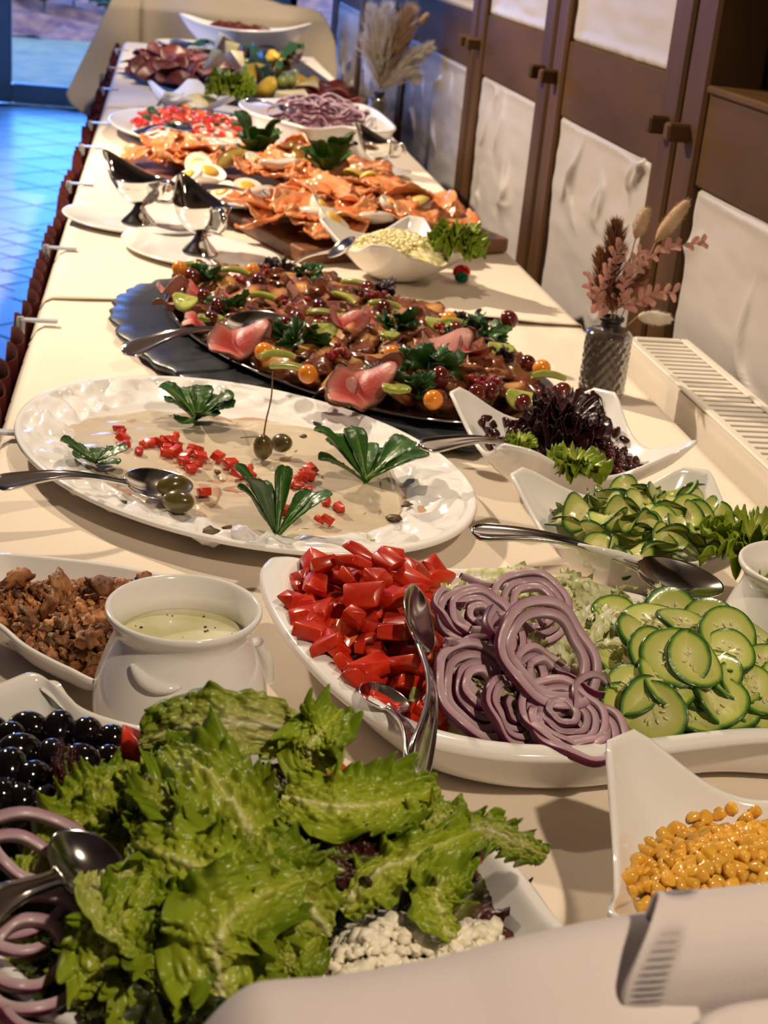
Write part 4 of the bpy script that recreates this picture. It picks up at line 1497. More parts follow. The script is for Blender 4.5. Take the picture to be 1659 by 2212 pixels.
clab = ['large cucumber slice at the back of the long dish pile, below the bowl spoon', 'cucumber slice at the back of the pile, left of the large back slice', 'cucumber slice at the back left of the pile beside the lettuce shreds',
        'cucumber slice leaning on the lettuce shreds at the far left of the pile', 'wide cucumber slice in the middle of the pile with a smaller one on top', 'folded cucumber slice lying on top of the wide middle slice', 'topmost cucumber slice right of the folded one in the middle',
        'cucumber slice below the large back slice on the right', 'cucumber slice just under the wide middle slice', 'cucumber slice at the left front of the pile next to the single onion ring', 'cucumber slice at the front middle of the pile', 'cucumber slice on the right, overlapping the dish edge of the picture',
        'cucumber slice in the front right of the pile above the corn bowl', 'cucumber slice between the front middle and front right slices', 'steeply tilted cucumber slice at the front rim beside the corn bowl tip']
cf = poly_of([(1310, 1330), (1450, 1320), (1640, 1390), (1750, 1480), (1640, 1590), (1420, 1600), (1330, 1560), (1300, 1430)], 0.79)
mo = put('cucumber_offcuts', make('cucumber_offcuts', *mound(shrink(cf, .8), 0.766, 0.020, 0.03, 0.003, seed=14, ves='salad_dish'), M['cucumber'], None))
mo.data.attributes.new('t', 'FLOAT', 'POINT').data.foreach_set('value', np.full(len(mo.data.vertices), 0.75, np.float32))
props(mo, 'cut cucumber lying at the bottom of the long dish below the slices', 'cucumber', None, 'stuff')
for k, (x, y, zc, rx, ry) in enumerate(cp):
    q_ = at(x, y, zc)
    c_ = np.array([0.37, 0.985])
    Rm = Matrix.Rotation(g.uniform(-.1, .1) + rx, 3, 'X') @ Matrix.Rotation(ry, 3, 'Y') @ Matrix.Rotation(g.uniform(0, 6), 3, 'Z')
    sc_ = g.uniform(0.92, 1.1)
    ring_ = np.array([[*(Rm @ Vector((0.0245 * sc_ * math.cos(t_), 0.0245 * sc_ * math.sin(t_), 0)))] for t_ in np.linspace(0, 2 * PI, 12, endpoint=False)])
    for _ in range(24):
        w_ = q_ + ring_
        low = (wall_z(w_[:, :2], 'salad_dish') + 0.002 - w_[:, 2]).max()
        out_ = ~inside(w_[:, :2], VES['salad_dish'][1])
        low = max(low, 0.01 if (out_ & (w_[:, 2] < 0.806)).any() else 0)
        if low <= 0:
            break
        q_[:2] += (c_ - q_[:2]) * 0.035
        q_[2] += min(low, 0.0012)
    o = put('cucumber_slice', cuc[k % 5], None, q_, Rm.to_euler(), sc_)
    put('seeds', SEED, o)
    if k < len(clab):
        props(o, clab[k], 'cucumber')
    else:
        props(o, 'partly covered cucumber slice low in the pile in the long salad dish', 'cucumber', 'covered cucumber slices in the long salad dish')

# spoon lying across the long dish
spoon('serving_spoon', P3(900, 1668, 0.812), P3(905, 1275, 0.842), 'silver serving spoon lying across the long salad dish between tomato and onion', up=(0.75, -0.2, 0.6), bw=0.020, hw=0.0125)
spoon('serving_spoon', P3(905, 1655, 0.804), P3(815, 1478, 0.805), 'second silver spoon tucked below the first, its dark bowl on the dish rim', up=(0.3, -0.3, 0.9), bw=0.019, hw=0.010)

# ---- walnut dish
WAL = [(0.04, 0), (0.3, 0), (0.5, 0.03), (0.64, 0.12), (0.76, 0.30), (0.86, 0.55), (0.94, 0.80), (1.0, 1.0)]
ctrl = rimc([(0, 1198), (110, 1207), (220, 1220), (320, 1238)], 0.792) + [(0.030, 1.122, 0.79), (0.030, 1.098, 0.79), (0.005, 1.055, 0.79), (-0.018, 1.015, 0.79)] + rimc([(225, 1465), (150, 1440), (60, 1393), (0, 1345)], 0.792) + [
    (-0.140, 1.06, 0.795), (-0.147, 1.10, 0.797), (-0.142, 1.14, 0.797)]
curve_dish('walnut_dish', ctrl, WAL, 'small white boat-shaped dish heaped with chopped walnuts behind the dressing pot', th=0.0045, n=120)
wp = poly_of([(-60, 1270), (20, 1245), (120, 1245), (230, 1240), (330, 1250), (335, 1290), (270, 1400), (215, 1425), (120, 1395), (20, 1335), (-50, 1310)], 0.79)
mo = put('walnut_crumbs', make('walnut_crumbs', *mound(shrink(wp, .8), 0.770, 0.018, 0.03, 0.004, seed=6, ves='walnut_dish'), M['walnut'], None))
props(mo, 'fine walnut crumbs lying below the larger pieces in the boat dish', 'nuts', None, 'stuff')
wal = []
for s in range(14):
    V, Fs = lump(s + 3, 3, 0.55, 2.1, (1, 0.78, 0.62), 4)
    V = V + 0.16 * np.sign(vn(V, 2.2, s + 50))[:, None] * V * 0.5
    wal.append(make('walnut_piece', V * 0.0068, Fs, M['walnut']))
p = scatter(wp, 270, 0.0048, 12)
z = heap_z(p, wp, 0.772, 0.026, 0.045)
p, z = settle(p, z, 'walnut_dish', 0.004, .95)
place(wal, np.c_[p, z], 'walnut_piece', 'broken brown walnut piece heaped in the small boat dish', 'nut', 'walnut pieces in the boat dish', 13, PI, (0.5, 1.15))
for x, y, zc, s in [(215, 1262, .812, 1.7), (130, 1262, .808, 1.5), (40, 1250, .806, 1.5), (260, 1270, .808, 1.3), (310, 1258, .806, 1.2), (190, 1380, .795, 1.5), (110, 1300, .81, 1.3), (60, 1330, .80, 1.2)]:
    place(wal, [at(x, y, zc)], 'walnut_piece', 'broken brown walnut piece heaped in the small boat dish', 'nut', 'walnut pieces in the boat dish', int(x), PI, (s, s))


# ---- dressing pots
def pot(name, c, label, yaw=0.0, fill=None, flabel=None):
    t = thing(name, c, label, 'jug', None, yaw)
    prof_o = [(0.052, 0.0), (0.058, 0.003), (0.0625, 0.015), (0.0635, 0.030), (0.061, 0.046), (0.056, 0.062), (0.0505, 0.076), (0.0488, 0.084), (0.0505, 0.090), (0.0540, 0.0945), (0.0558, 0.0975), (0.0555, 0.1005), (0.0530, 0.1010), (0.0505, 0.098), (0.0470, 0.090), (0.0455, 0.083), (0.048, 0.072), (0.055, 0.05), (0.057, 0.025), (0.050, 0.008), (0.002, 0.007)]
    P = lathe(spline(prof_o, 70), 72)
    V, Fs = gridM(P, False, True)
    Fs.append(list(range(72))[::-1])
    put('pot_body', make('pot_body', V, Fs, M['porcelain']), t)
    # crescent ear handles pressed on the shoulder
    for k, a in enumerate((-PI / 2 - 0.38, 0.15)):
        s = np.linspace(-0.36, 0.36, 22)
        zc = 0.070 - 0.005 * np.cos(s / 0.36 * PI / 2) - 0.004 * s
        rr = np.interp(zc, [0.03, 0.046, 0.062, 0.076, 0.084], [0.0635, 0.061, 0.056, 0.0505, 0.0488]) + 0.0005
        path = np.stack([rr * np.cos(a + s), rr * np.sin(a + s), zc - 0.004 * s * 2], -1)
        if k == 1:
            path = np.array([(0.0535 + 0.003 * math.sin(PI * u) + 0.0095 * u, 0.010 * u, 0.074 - 0.038 * u) for u in np.linspace(0, 1, 22)])
        rad_ = 0.0060 * np.sin(PI * np.linspace(0.04, 0.96, 22)) ** 0.7 if k == 0 else 0.0055 * np.ones(22)
        put('ear_handle', make('ear_handle', *tube(path, rad_, 14, 0.8), M['porcelain']), t)
    if fill:
        n = 30
        P = lathe([(0.0005, fill), (0.02, fill), (0.035, fill), (0.045, fill), (0.0475, fill + 0.0006), (0.047, fill - 0.01)], 48)
        o = put('dressing', make('dressing', *gridM(P, False, True), M['dressing']), None, (c[0], c[1], c[2]))
        props(o, flabel, 'dressing')
        gg = np.random.default_rng(3)
        for k in range(26):
            a, r = gg.uniform(0, 2 * PI), 0.043 * math.sqrt(gg.random())
            put('herb_fleck', HERB, o, (r * math.cos(a), r * math.sin(a), fill + 0.0006), (0, 0, gg.uniform(0, 6)), gg.uniform(0.6, 1.5))
    return t


HERB = make('herb_fleck', *lump(4, 1, 0.3, 1.5, (0.0011, 0.0008, 0.0003)), M['herb'])
pc = at(398, 1312, 0.851)
pot('dressing_pot', (pc[0], pc[1], 0.751), 'white porcelain pot of pale herb dressing in front of the walnuts', 0.0, 0.076, 'pale yellow herb vinaigrette filling the white dressing pot')
pc = at(1742, 1225, 0.851)
pot('dressing_pot', (pc[0], pc[1], 0.751), 'white porcelain pot at the right edge beside the cucumber salad bowl', 1.6, 0.06, 'dressing inside the white pot beside the cucumber salad')

# ---- mixed salad dish, front left
SAL = [(0.04, 0), (0.3, 0), (0.5, 0.0), (0.64, 0.04), (0.74, 0.14), (0.82, 0.34), (0.88, 0.60), (0.93, 0.84), (0.965, 1.0), (1.0, 1.02)]
ctrl = rimc([(20, 1474), (75, 1460)], 0.862) + rimc([(120, 1487)], 0.858) + rimc([(190, 1540)], 0.846) + rimc([(330, 1578)], 0.838) + rimc([(510, 1602)], 0.834) + rimc([(720, 1660)], 0.830) + rimc([(960, 1748)], 0.828) + rimc([(1100, 1860)], 0.828) + rimc([(1215, 2005)], 0.832)
ctrl += [(0.242, 0.565, 0.838), (0.232, 0.525, 0.842), (0.195, 0.505, 0.84), (0.12, 0.50, 0.832), (0.04, 0.515, 0.826)] + rimc([(150, 2200)], 0.826) + rimc([(0, 2085)], 0.828) + [(-0.105, 0.645, 0.832), (-0.135, 0.70, 0.842), (-0.133, 0.765, 0.856)]
curve_dish('mixed_salad_dish', ctrl, SAL, 'large white wavy-rimmed dish of mixed leaf salad with olives and crumbled cheese in front', th=0.0075, n=200)

# leafy bed, its greens darkened in colour to stand for shade in the gaps
sb = poly_of([(-60, 1700), (60, 1600), (300, 1610), (520, 1640), (760, 1700), (960, 1790), (1100, 1930), (1080, 2060), (800, 2120), (560, 2160), (200, 2160), (0, 2080), (-80, 1900)], 0.83)
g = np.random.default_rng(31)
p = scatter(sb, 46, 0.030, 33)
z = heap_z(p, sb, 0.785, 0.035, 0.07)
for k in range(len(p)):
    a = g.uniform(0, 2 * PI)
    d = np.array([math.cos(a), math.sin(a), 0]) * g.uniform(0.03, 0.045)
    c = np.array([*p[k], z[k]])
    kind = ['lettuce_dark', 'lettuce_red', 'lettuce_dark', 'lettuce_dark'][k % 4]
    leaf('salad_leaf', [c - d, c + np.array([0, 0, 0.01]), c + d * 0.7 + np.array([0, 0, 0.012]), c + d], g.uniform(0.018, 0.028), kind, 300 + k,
         'dark salad leaf deep in the mixed salad dish, greens darkened to stand for shade', 'lettuce', 'dark leaves deep in the mixed salad', nu=30, nv=17, hint=(0, -0.2, 1), ruffle=0.4, freq=3)

L_ = [  # (pixel x, y, z) spine, half width, material, label, options
    ([(665, 1590, .896), (540, 1562, .912), (410, 1566, .910), (310, 1605, .890)], .024, 'lettuce_pale', 'broad pale lettuce leaf arching over the back of the mixed salad below the dressing pot', dict(ruffle=.22, freq=3, hint=(0.1, -.75, .65))),
    ([(700, 1670, .878), (668, 1620, .898), (700, 1570, .912), (738, 1530, .912)], .022, 'lettuce', 'frilly upright lettuce leaf at the back right of the mixed salad', dict(ruffle=.5, freq=4)),
    ([(575, 1910, .862), (535, 1790, .895), (455, 1680, .908), (350, 1615, .898)], .032, 'lettuce', 'long bright lettuce leaf curling down the middle of the mixed salad', dict(ruffle=.40, freq=4)),
    ([(610, 1720, .885), (730, 1745, .886), (850, 1730, .882), (948, 1702, .874)], .026, 'lettuce', 'wide green lettuce leaf on the right back of the mixed salad, below the spoon handle', dict(ruffle=.4, freq=4, hint=(0, -.6, .8))),
    ([(735, 1965, .852), (820, 1890, .866), (950, 1830, .874), (1095, 1775, .866)], .021, 'lettuce', 'lettuce leaf with a long pale rib pointing right over the crumbled cheese', dict(ruffle=.4, freq=5, hint=(-.2, -.5, .8))),
    ([(965, 1815, .868), (1050, 1795, .872), (1120, 1820, .866), (1178, 1852, .858)], .013, 'lettuce_pale', 'narrow curly lettuce tip poking out furthest right over the tablecloth', dict(ruffle=.6, freq=5)),
    ([(965, 2030, .838), (940, 1950, .856), (960, 1880, .866), (1000, 1825, .866)], .020, 'lettuce', 'green lettuce leaf standing among the cheese crumbs on the right', dict(ruffle=.3, freq=4)),
    ([(590, 1985, .862), (480, 1905, .884), (370, 1850, .888), (275, 1815, .880)], .032, 'lettuce', 'curly lettuce leaf in the middle left above the spoon', dict(ruffle=.5, freq=5)),
    ([(215, 1885, .872), (265, 1950, .872), (330, 2020, .860), (390, 2120, .838)], .030, 'lettuce_pale', 'pale fan-shaped lettuce rib beside the spoon bowl', dict(ruffle=.12, freq=2, base=.15, hint=(0.25, -.7, .7))),
    ([(260, 2165, .832), (230, 2070, .856), (265, 1990, .872), (320, 1900, .880)], .026, 'lettuce', 'frilled lettuce leaf at the lower left behind the spoon handle', dict(ruffle=.5, freq=4)),
    ([(480, 2170, .836), (465, 2050, .866), (520, 1960, .882), (650, 1900, .878)], .034, 'lettuce', 'large crinkled lettuce leaf in the lower middle of the mixed salad', dict(ruffle=.45, freq=4)),
    ([(705, 2015, .848), (650, 1940, .870), (600, 1870, .884), (555, 1800, .890)], .028, 'lettuce', 'blistered lettuce leaf left of the crumbled cheese', dict(ruffle=.35, freq=4)),
    ([(95, 1815, .862), (170, 1745, .874), (240, 1690, .882), (300, 1655, .882)], .022, 'lettuce', 'lettuce leaf with a pale cut rib beside the olives', dict(ruffle=.4, freq=4)),
    ([(70, 1900, .855), (130, 1810, .864), (215, 1765, .872), (290, 1720, .874)], .020, 'lettuce', 'small lettuce leaf between the onion ring and the olives', dict(ruffle=.5, freq=4)),
    ([(110, 2110, .832), (250, 2110, .845), (400, 2100, .852), (570, 2105, .842)], .030, 'lettuce_dark', 'dull green lettuce leaf along the front of the mixed salad', dict(ruffle=.45, freq=5)),
    ([(-20, 2000, .832), (40, 2065, .830), (90, 2110, .826), (130, 2150, .822)], .018, 'lettuce', 'lettuce leaf at the lower left rim of the mixed salad dish', dict(ruffle=.4, freq=3)),
    ([(430, 2200, .815), (430, 2130, .836), (530, 2075, .848), (650, 2060, .846)], .026, 'lettuce', 'lettuce leaf just behind the front napkin', dict(ruffle=.4, freq=4)),
    ([(620, 1800, .858), (720, 1850, .866), (820, 1850, .868), (900, 1820, .866)], .022, 'lettuce_red', 'dark red-edged leaf in the middle right of the mixed salad', dict(ruffle=.4, freq=4)),
    ([(800, 1700, .862), (850, 1690, .872), (890, 1690, .872), (920, 1710, .866)], .011, 'lettuce_red', 'small dark red leaf tip at the back right rim', dict(ruffle=.6, freq=4)),
    ([(570, 1660, .878), (640, 1760, .874), (710, 1830, .868), (760, 1900, .860)], .024, 'lettuce_red', 'long dark red salad leaf under the central lettuce', dict(ruffle=.4, freq=4)),
    ([(130, 1760, .862), (150, 1700, .872), (140, 1650, .878), (150, 1620, .876)], .010, 'lettuce_red', 'brownish curled leaf edge standing next to the olives', dict(ruffle=.5, freq=3)),
    ([(860, 1790, .868), (930, 1770, .874), (990, 1770, .874), (1040, 1800, .868)], .017, 'lettuce', 'curly green leaf in front of the tomato wedges', dict(ruffle=.6, freq=4)),
    ([(330, 1640, .885), (370, 1700, .896), (350, 1770, .892), (290, 1800, .882)], .026, 'lettuce', 'lettuce leaf curling left below the broad pale leaf', dict(ruffle=.45, freq=4)),
    ([(160, 2190, .824), (180, 2120, .840), (210, 2060, .850), (200, 2000, .856)], .024, 'lettuce', 'frilly lettuce leaf at the lower left below the spoon handle', dict(ruffle=.5, freq=4)),
    ([(330, 2210, .822), (330, 2150, .842), (360, 2090, .856), (330, 2030, .862)], .026, 'lettuce', 'green lettuce leaf at the very front left of the napkin', dict(ruffle=.5, freq=4)),
    ([(60, 2150, .818), (110, 2110, .832), (180, 2080, .842), (240, 2060, .846)], .018, 'lettuce_dark', 'dull narrow leaf beside the onion ring at the lower left', dict(ruffle=.5, freq=4)),
    ([(560, 2160, .828), (600, 2100, .842), (640, 2060, .850), (690, 2020, .848)], .020, 'lettuce', 'lettuce leaf dipping behind the napkin left of the cheese crumbs', dict(ruffle=.45, freq=4)),
    ([(300, 2060, .850), (340, 2000, .866), (420, 1980, .870), (500, 2000, .864)], .024, 'lettuce', 'green leaf below the pale fan-shaped rib', dict(ruffle=.5, freq=4)),
]
for k, (s, w, m, lab, kw) in enumerate(L_):
    kw = dict(dict(hint=(0.05, -.6, .75), nu=150, nv=61, crinkle=.0030, jag=.16, blister=.0024), **kw)
    kw['ruffle'] *= 1.15
    hj = np.random.default_rng(900 + k)
    kw['hint'] = np.array(kw['hint'], float) + hj.normal(size=3) * 0.22
    kw['cup'] = hj.uniform(-0.25, 0.45)
    w *= 0.80
    leaf('lettuce_leaf', [at(*q) for q in s], w, m, 500 + k, lab, 'lettuce', 'bright leaves of the mixed salad', **kw)

# olives
ov, of = ellipsoid(0.0105, 0.0105, 0.0135, 26, 18)
ol = make('olive', ov, of, M['olive'])
g = np.random.default_rng(41)
ops = [(60, 1575, .855), (125, 1580, .856), (182, 1592, .855), (235, 1610, .850), (262, 1612, .850), (15, 1600, .858), (45, 1625, .862), (110, 1640, .862), (170, 1645, .860), (225, 1650, .852), (20, 1668, .866), (75, 1680, .864), (135, 1690, .860), (190, 1690, .854),
       (-30, 1640, .864), (-10, 1720, .864), (45, 1728, .862), (100, 1735, .858), (-60, 1690, .862), (5, 1770, .855), (60, 1780, .852), (-40, 1760, .855), (270, 1655, .845), (-20, 1590, .852)]
for x, y, zz_ in ops:
    o = put('olive', ol, None, at(x, y, zz_ - 0.004), rrot(g, 1.4), g.uniform(0.93, 1.08))
    props(o, 'glossy black olive heaped in the left corner of the mixed salad dish', 'olive', 'black olives in the mixed salad')
ob = poly_of([(-80, 1640), (60, 1570), (270, 1610), (290, 1700), (120, 1800), (-60, 1810)], 0.83)
for q in scatter(ob, 30, 0.019, 43):
    o = put('olive', ol, None, (*q, 0.832), rrot(g, 1.4))
    props(o, 'glossy black olive heaped in the left corner of the mixed salad dish', 'olive', 'black olives in the mixed salad')

# onion rings in the mixed salad
for k, (x, y, zz_, r, rot, a0, a1, lab) in enumerate([
    (45, 1900, .862, .036, (.6, .1, .2), 0, 2 * PI, 'big red onion ring at the left of the mixed salad, above the spoon'), (25, 1910, .858, .026, (.6, .1, .2), 0, 2 * PI, 'smaller red onion ring inside the big ring at the left'),
    (95, 1800, .872, .026, (.5, 0, .2), 2.6, 4.9, 'curved pale onion strip on the leaf under the olives'), (245, 1770, .880, .030, (.6, .2, .2), 4.9, 6.6, 'curved onion strip on the lettuce right of the olives'),
    (75, 2055, .846, .028, (.5, 0, .3), 0, 2 * PI, 'onion ring under the spoon handle at the lower left'), (60, 2060, .844, .017, (.5, 0, .3), 0, 2 * PI, 'small onion ring inside the ring below the spoon handle'),
    (85, 2120, .834, .030, (.5, .2, 1), 3.2, 5.2, 'onion strip at the lower left rim of the mixed salad')]):
    V, Fs, tt = ring_mesh(r, 0.0052, 0.0065, k, 0.06, 0.05, 48, a0, a1)
    o = put('onion_ring', make('onion_ring', V, Fs, M['onion'], tt), None, at(x, y, zz_), rot)
    props(o, lab, 'onion', 'red onion rings in the mixed salad')
# tomato wedges
for k, (x, y, zz_, rot, lab) in enumerate([(345, 1592, .874, (.3, .6, .4), 'red tomato wedge half hidden under the broad pale lettuce leaf'), (925, 1772, .862, (.5, -.4, .3), 'bright tomato wedge at the right rim of the mixed salad'),
                                           (950, 1780, .860, (.9, .2, 1.2), 'second tomato wedge against the right rim of the mixed salad'), (1000, 1835, .856, (.4, .4, 2), 'small piece of tomato below the curly lettuce tip'),
                                           (405, 1858, .882, (.3, .2, 1), 'tiny red tomato piece on the curly leaf in the middle left'), (310, 1625, .862, (.4, .4, .1), 'tomato wedge beside the olives at the back'),
                                           (715, 1672, .862, (.4, .4, 1), 'tomato piece showing at the back rim')]):
    o = put('tomato_wedge', toms[k], None, at(x, y, zz_), rot, 1.15 if k != 4 else 0.7)
    props(o, lab, 'tomato', 'tomato wedges in the mixed salad')

# crumbled cheese
fp = poly_of([(640, 2110), (700, 2020), (760, 1960), (870, 1945), (930, 1990), (1010, 1965), (1085, 1960), (1080, 2030), (1000, 2060), (900, 2110), (760, 2140)], 0.835)
p = scatter(fp, 750, 0.0030, 45)
z = heap_z(p, fp, 0.812, 0.036, 0.035)
parts = []
g = np.random.default_rng(46)
for i in range(len(p)):
    s = g.uniform(0.0018, 0.0052)
    V, Fs = lump(i % 17, 2, 0.6, 2.2, (s, s, s * 0.8), 3)
    parts.append((V + np.array([*p[i], z[i] + g.uniform(-0.003, 0.003)]), Fs))
parts.append(mound(fp, 0.80, 0.034, 0.035, 0.004, seed=5))
x0 = fp.mean(0)
V, Fs = join(*parts)
o = put('crumbled_cheese', make('crumbled_cheese', V - np.array([*x0, 0.8]), Fs, M['cheese_crumb']), None, (*x0, 0.8))
props(o, 'heap of crumbled white cheese at the right front of the mixed salad', 'cheese', None, 'stuff')

spoon('serving_spoon', P3(-120, 2010, 0.872), P3(248, 1842, 0.874), 'silver serving spoon plunged into the mixed salad from the left', up=(-0.1, -0.5, 0.85), bw=0.022, hw=0.016)

# ---- square bowls with raised corners
square_bowl('corn_bowl', [(0.304, 0.797, 1), (0.494, 0.752, 1), (0.438, 0.550, 1), (0.246, 0.592, 1)], 0.842, 'white square bowl of sweetcorn with raised corners at the right front', 'white four-cornered bowls', dip=0.036)
kp = poly_of([(1345, 1950), (1370, 1880), (1410, 1835), (1490, 1805), (1600, 1790), (1720, 1790), (1800, 1850), (1740, 1990), (1560, 2020), (1400, 2010)], 0.785)
mo = put('corn_bed', make('corn_bed', *mound(shrink(kp, .75), 0.772, 0.014, 0.02, 0.003, seed=8, ves='corn_bowl'), M['corn'], None))
mo.name = 'sweetcorn_bed'
props(mo, 'layer of sweetcorn under the loose kernels in the square bowl', 'sweetcorn', None, 'stuff')
kern = [make('corn_kernel', *corn_mesh(s), M['corn']) for s in range(8)]
p = scatter(kp, 280, 0.0056, 52)
z = heap_z(p, kp, 0.778, 0.034, 0.05)
p, z = settle(p, z, 'corn_bowl', 0.003, .95)
place(kern, np.c_[p, z], 'corn_kernel', 'yellow sweetcorn kernel in the square bowl at the right front', 'sweetcorn', 'sweetcorn kernels in the square bowl', 53, PI, (0.95, 1.25))
for x, y in [(1352, 1932), (1347, 1985)]:
    place(kern, [at(x, y, 0.776)], 'corn_kernel', 'stray yellow kernel on the bare slope of the corn bowl' if y < 1950 else 'stray yellow kernel at the napkin edge in the corn bowl', 'sweetcorn', 'stray corn kernels', x, 1.2, (1.1, 1.1))

square_bowl('cucumber_bowl', [(1097, 1012, None), (1512, 1010, None), (1735, 1130, None), (1270, 1190, None)], 0.838, 'white square bowl of sliced cucumber salad with a spoon, behind the long dish', 'white four-cornered bowls', dip=0.030)
bp = poly_of([(1175, 1150), (1200, 1105), (1300, 1075), (1400, 1075), (1540, 1085), (1580, 1150), (1600, 1230), (1500, 1270), (1350, 1240), (1220, 1190)], 0.80)
mo = put('cucumber_salad_bed', make('cucumber_salad_bed', *mound(shrink(bp, .75), 0.776, 0.018, 0.03, 0.004, seed=9, ves='cucumber_bowl'), M['cucumber'], None))
mo.data.attributes.new('t', 'FLOAT', 'POINT').data.foreach_set('value', np.full(len(mo.data.vertices), 0.80, np.float32))
props(mo, 'dressed cucumber at the bottom of the cucumber salad bowl', 'cucumber', None, 'stuff')
cs = []
for s in range(7):
    V, Fs, t = cucumber_mesh(0.0185, 0.0022, s + 20, [0.35, -0.3, 0.2, 0.5, 0.1, -0.4, 0.3][s], s in (2, 5))
    cs.append(make('cucumber_slice', V, Fs, M['cucumber'], t))
p = scatter(bp, 95, 0.0115, 55)
z = heap_z(p, bp, 0.792, 0.036, 0.05)
p, z = settle(p, z, 'cucumber_bowl', 0.011, .78)
place(cs, np.c_[p, z], 'cucumber_slice', 'thin dressed cucumber slice in the square cucumber salad bowl', 'cucumber', 'cucumber slices in the square bowl', 56, 0.85, (0.85, 1.15))
curly('lettuce_tuft', at(1615, 1215, 0.815), 0.044, 'lettuce', 5, 'frilly green lettuce tuft at the right corner of the cucumber salad bowl', n=4, lift=0.8)
spoon('serving_spoon', P3(1018, 1148, 0.838), P3(1560, 1270, 0.808), 'silver serving spoon laid over the rim of the cucumber salad bowl', up=(0, -0.25, 1), bw=0.026, hw=0.0125)

square_bowl('bean_bowl', [(967, 838, None), (1310, 840, None), (1520, 962, None), (1108, 970, None)], 0.838, 'white square bowl of dark kidney beans with red lettuce, behind the cucumber salad', 'white four-cornered bowls', dip=0.036)
bb = poly_of([(1030, 935), (1080, 895), (1200, 885), (1300, 900), (1360, 950), (1400, 1010), (1380, 1030), (1280, 1030), (1150, 990), (1060, 960)], 0.795)
beans = [make('bean', *bean_mesh(s), M['bean']) for s in range(2)]
p = scatter(bb, 190, 0.0078, 58)
z = heap_z(p, bb, 0.776, 0.026, 0.04)
p, z = settle(p, z, 'bean_bowl', 0.004, .93)
k_ = z < 0.812
p, z = p[k_], z[k_]
place(beans, np.c_[p, z], 'kidney_bean', 'glossy dark red kidney bean in the square bean bowl', 'bean', 'kidney beans in the square bowl', 59, PI, (0.9, 1.15))
mo = put('bean_bed', make('bean_bed', *mound(shrink(bb, .7), 0.774, 0.014, 0.03, 0.003, seed=10, ves='bean_bowl'), M['bean'], None))
props(mo, 'kidney beans packed under the top layer in the bean bowl', 'beans', None, 'stuff')
curly('red_lettuce_tuft', at(1215, 955, 0.800), 0.046, 'lollo', 7, 'dark red curly lettuce tuft in the middle of the bean bowl', n=6, lift=0.95)
curly('lettuce_tuft', at(1240, 1020, 0.806), 0.032, 'lettuce', 9, 'green curly lettuce tuft at the front of the bean bowl', n=4, lift=0.6)
curly('lettuce_tuft', at(1125, 968, 0.808), 0.018, 'lettuce', 12, 'small green lettuce tuft at the left of the bean bowl by the spoon', n=3, lift=0.7)
spoon('serving_spoon', P3(908, 966, 0.832), P3(1260, 985, 0.785), 'silver spoon with dark reflections whose handle sticks out of the bean bowl', up=(0, -0.3, 1), bw=0.020, hw=0.0125)

# ---- napkins in the foreground
def napkin(name, path, width, w_dir, label, seed, emb=False, z_thin=0.0022):
    """cloth-like paper napkin: profile path (n x 3) swept along w_dir"""
    p = spline(path, 70)
    s = np.linspace(0, 1, 80)
    w = np.asarray(w_dir, float)
    P = p[:, None] + s[None, :, None] * w[None, None] * width
    q = P * np.array([1, 1, 0.4])
    P[..., 2] += 0.004 * vn(q, 11, seed) + 0.0012 * vn(q, 40, seed + 1)
    P[..., 1] += 0.006 * vn(q, 7, seed + 2)
    if emb:
        band = np.exp(-((s - 0.12) / 0.10) ** 4)[None]
        u = np.linspace(0, 1, 70)[:, None]
        P[..., 1] -= 0.0011 * band * np.sin(u * 2 * PI * 34)
    V, Fs = gridM(P)
    o = put(name, make(name, V, Fs, M['napkin']))
    md = o.modifiers.new('thick', 'SOLIDIFY')
    md.thickness = z_thin
    md.offset = 0
    return props(o, label, 'napkin', 'paper napkins in the foreground')


Ln, Rn = at(395, 2150, 0.945), at(1440, 1983, 0.945)
wv = Rn - Ln
off = [(0, .035, -.195), (0, .028, -.08), (0, .016, -.018), (0, 0, 0), (0, -.03, -.006), (0, -.075, -.030), (0, -.115, -.075), (0, -.14, -.195)]
nk = napkin('paper_napkin', [Ln + np.array(o) for o in off], np.linalg.norm(wv), wv / np.linalg.norm(wv), 'long folded white paper napkin along the front edge of the picture', 3)
for v in nk.data.vertices:
    s_ = np.dot(np.array(v.co) - Ln, wv) / np.dot(wv, wv)
    if s_ < 0.16:
        v.co.z -= 0.035 * (1 - s_ / 0.16) ** 2 * max(0.0, min(1.0, (v.co.z - 0.76) / 0.15))
L2, R2 = at(1430, 1944, 0.968), at(1830, 1930, 0.968)
wv = R2 - L2
pth = [L2 + np.array((.01, .030, -.21)), L2 + np.array((0.004, .022, -.06)), L2 + np.array((0, .006, -.008)), L2, at(1408, 2015, .966), at(1380, 2085, .958), at(1356, 2145, .948), at(1352, 2200, .935), at(1366, 2290, .905), at(1400, 2400, .80)]
napkin('paper_napkin', pth, np.linalg.norm(wv), wv / np.linalg.norm(wv), 'white paper napkin with a pressed ribbed border at the lower right corner', 8, True)
L3 = at(1490, 2225, 0.966)
pth = [at(1490, 2260, .945), at(1500, 2218, .968), at(1550, 2186, .972), at(1620, 2170, .972), at(1720, 2160, .968)]
p_ = spline(pth, 40)
s = np.linspace(0, 1, 30)
P = p_[:, None] + s[None, :, None] * np.array([0.02, -0.10, -0.03])[None, None]
P[..., 2] += 0.002 * vn(P, 20, 4)
o = put('paper_napkin', make('paper_napkin', *gridM(P), M['napkin']))
o.modifiers.new('thick', 'SOLIDIFY').thickness = 0.002
props(o, 'curved napkin corner just showing at the bottom right', 'napkin', 'paper napkins in the foreground')

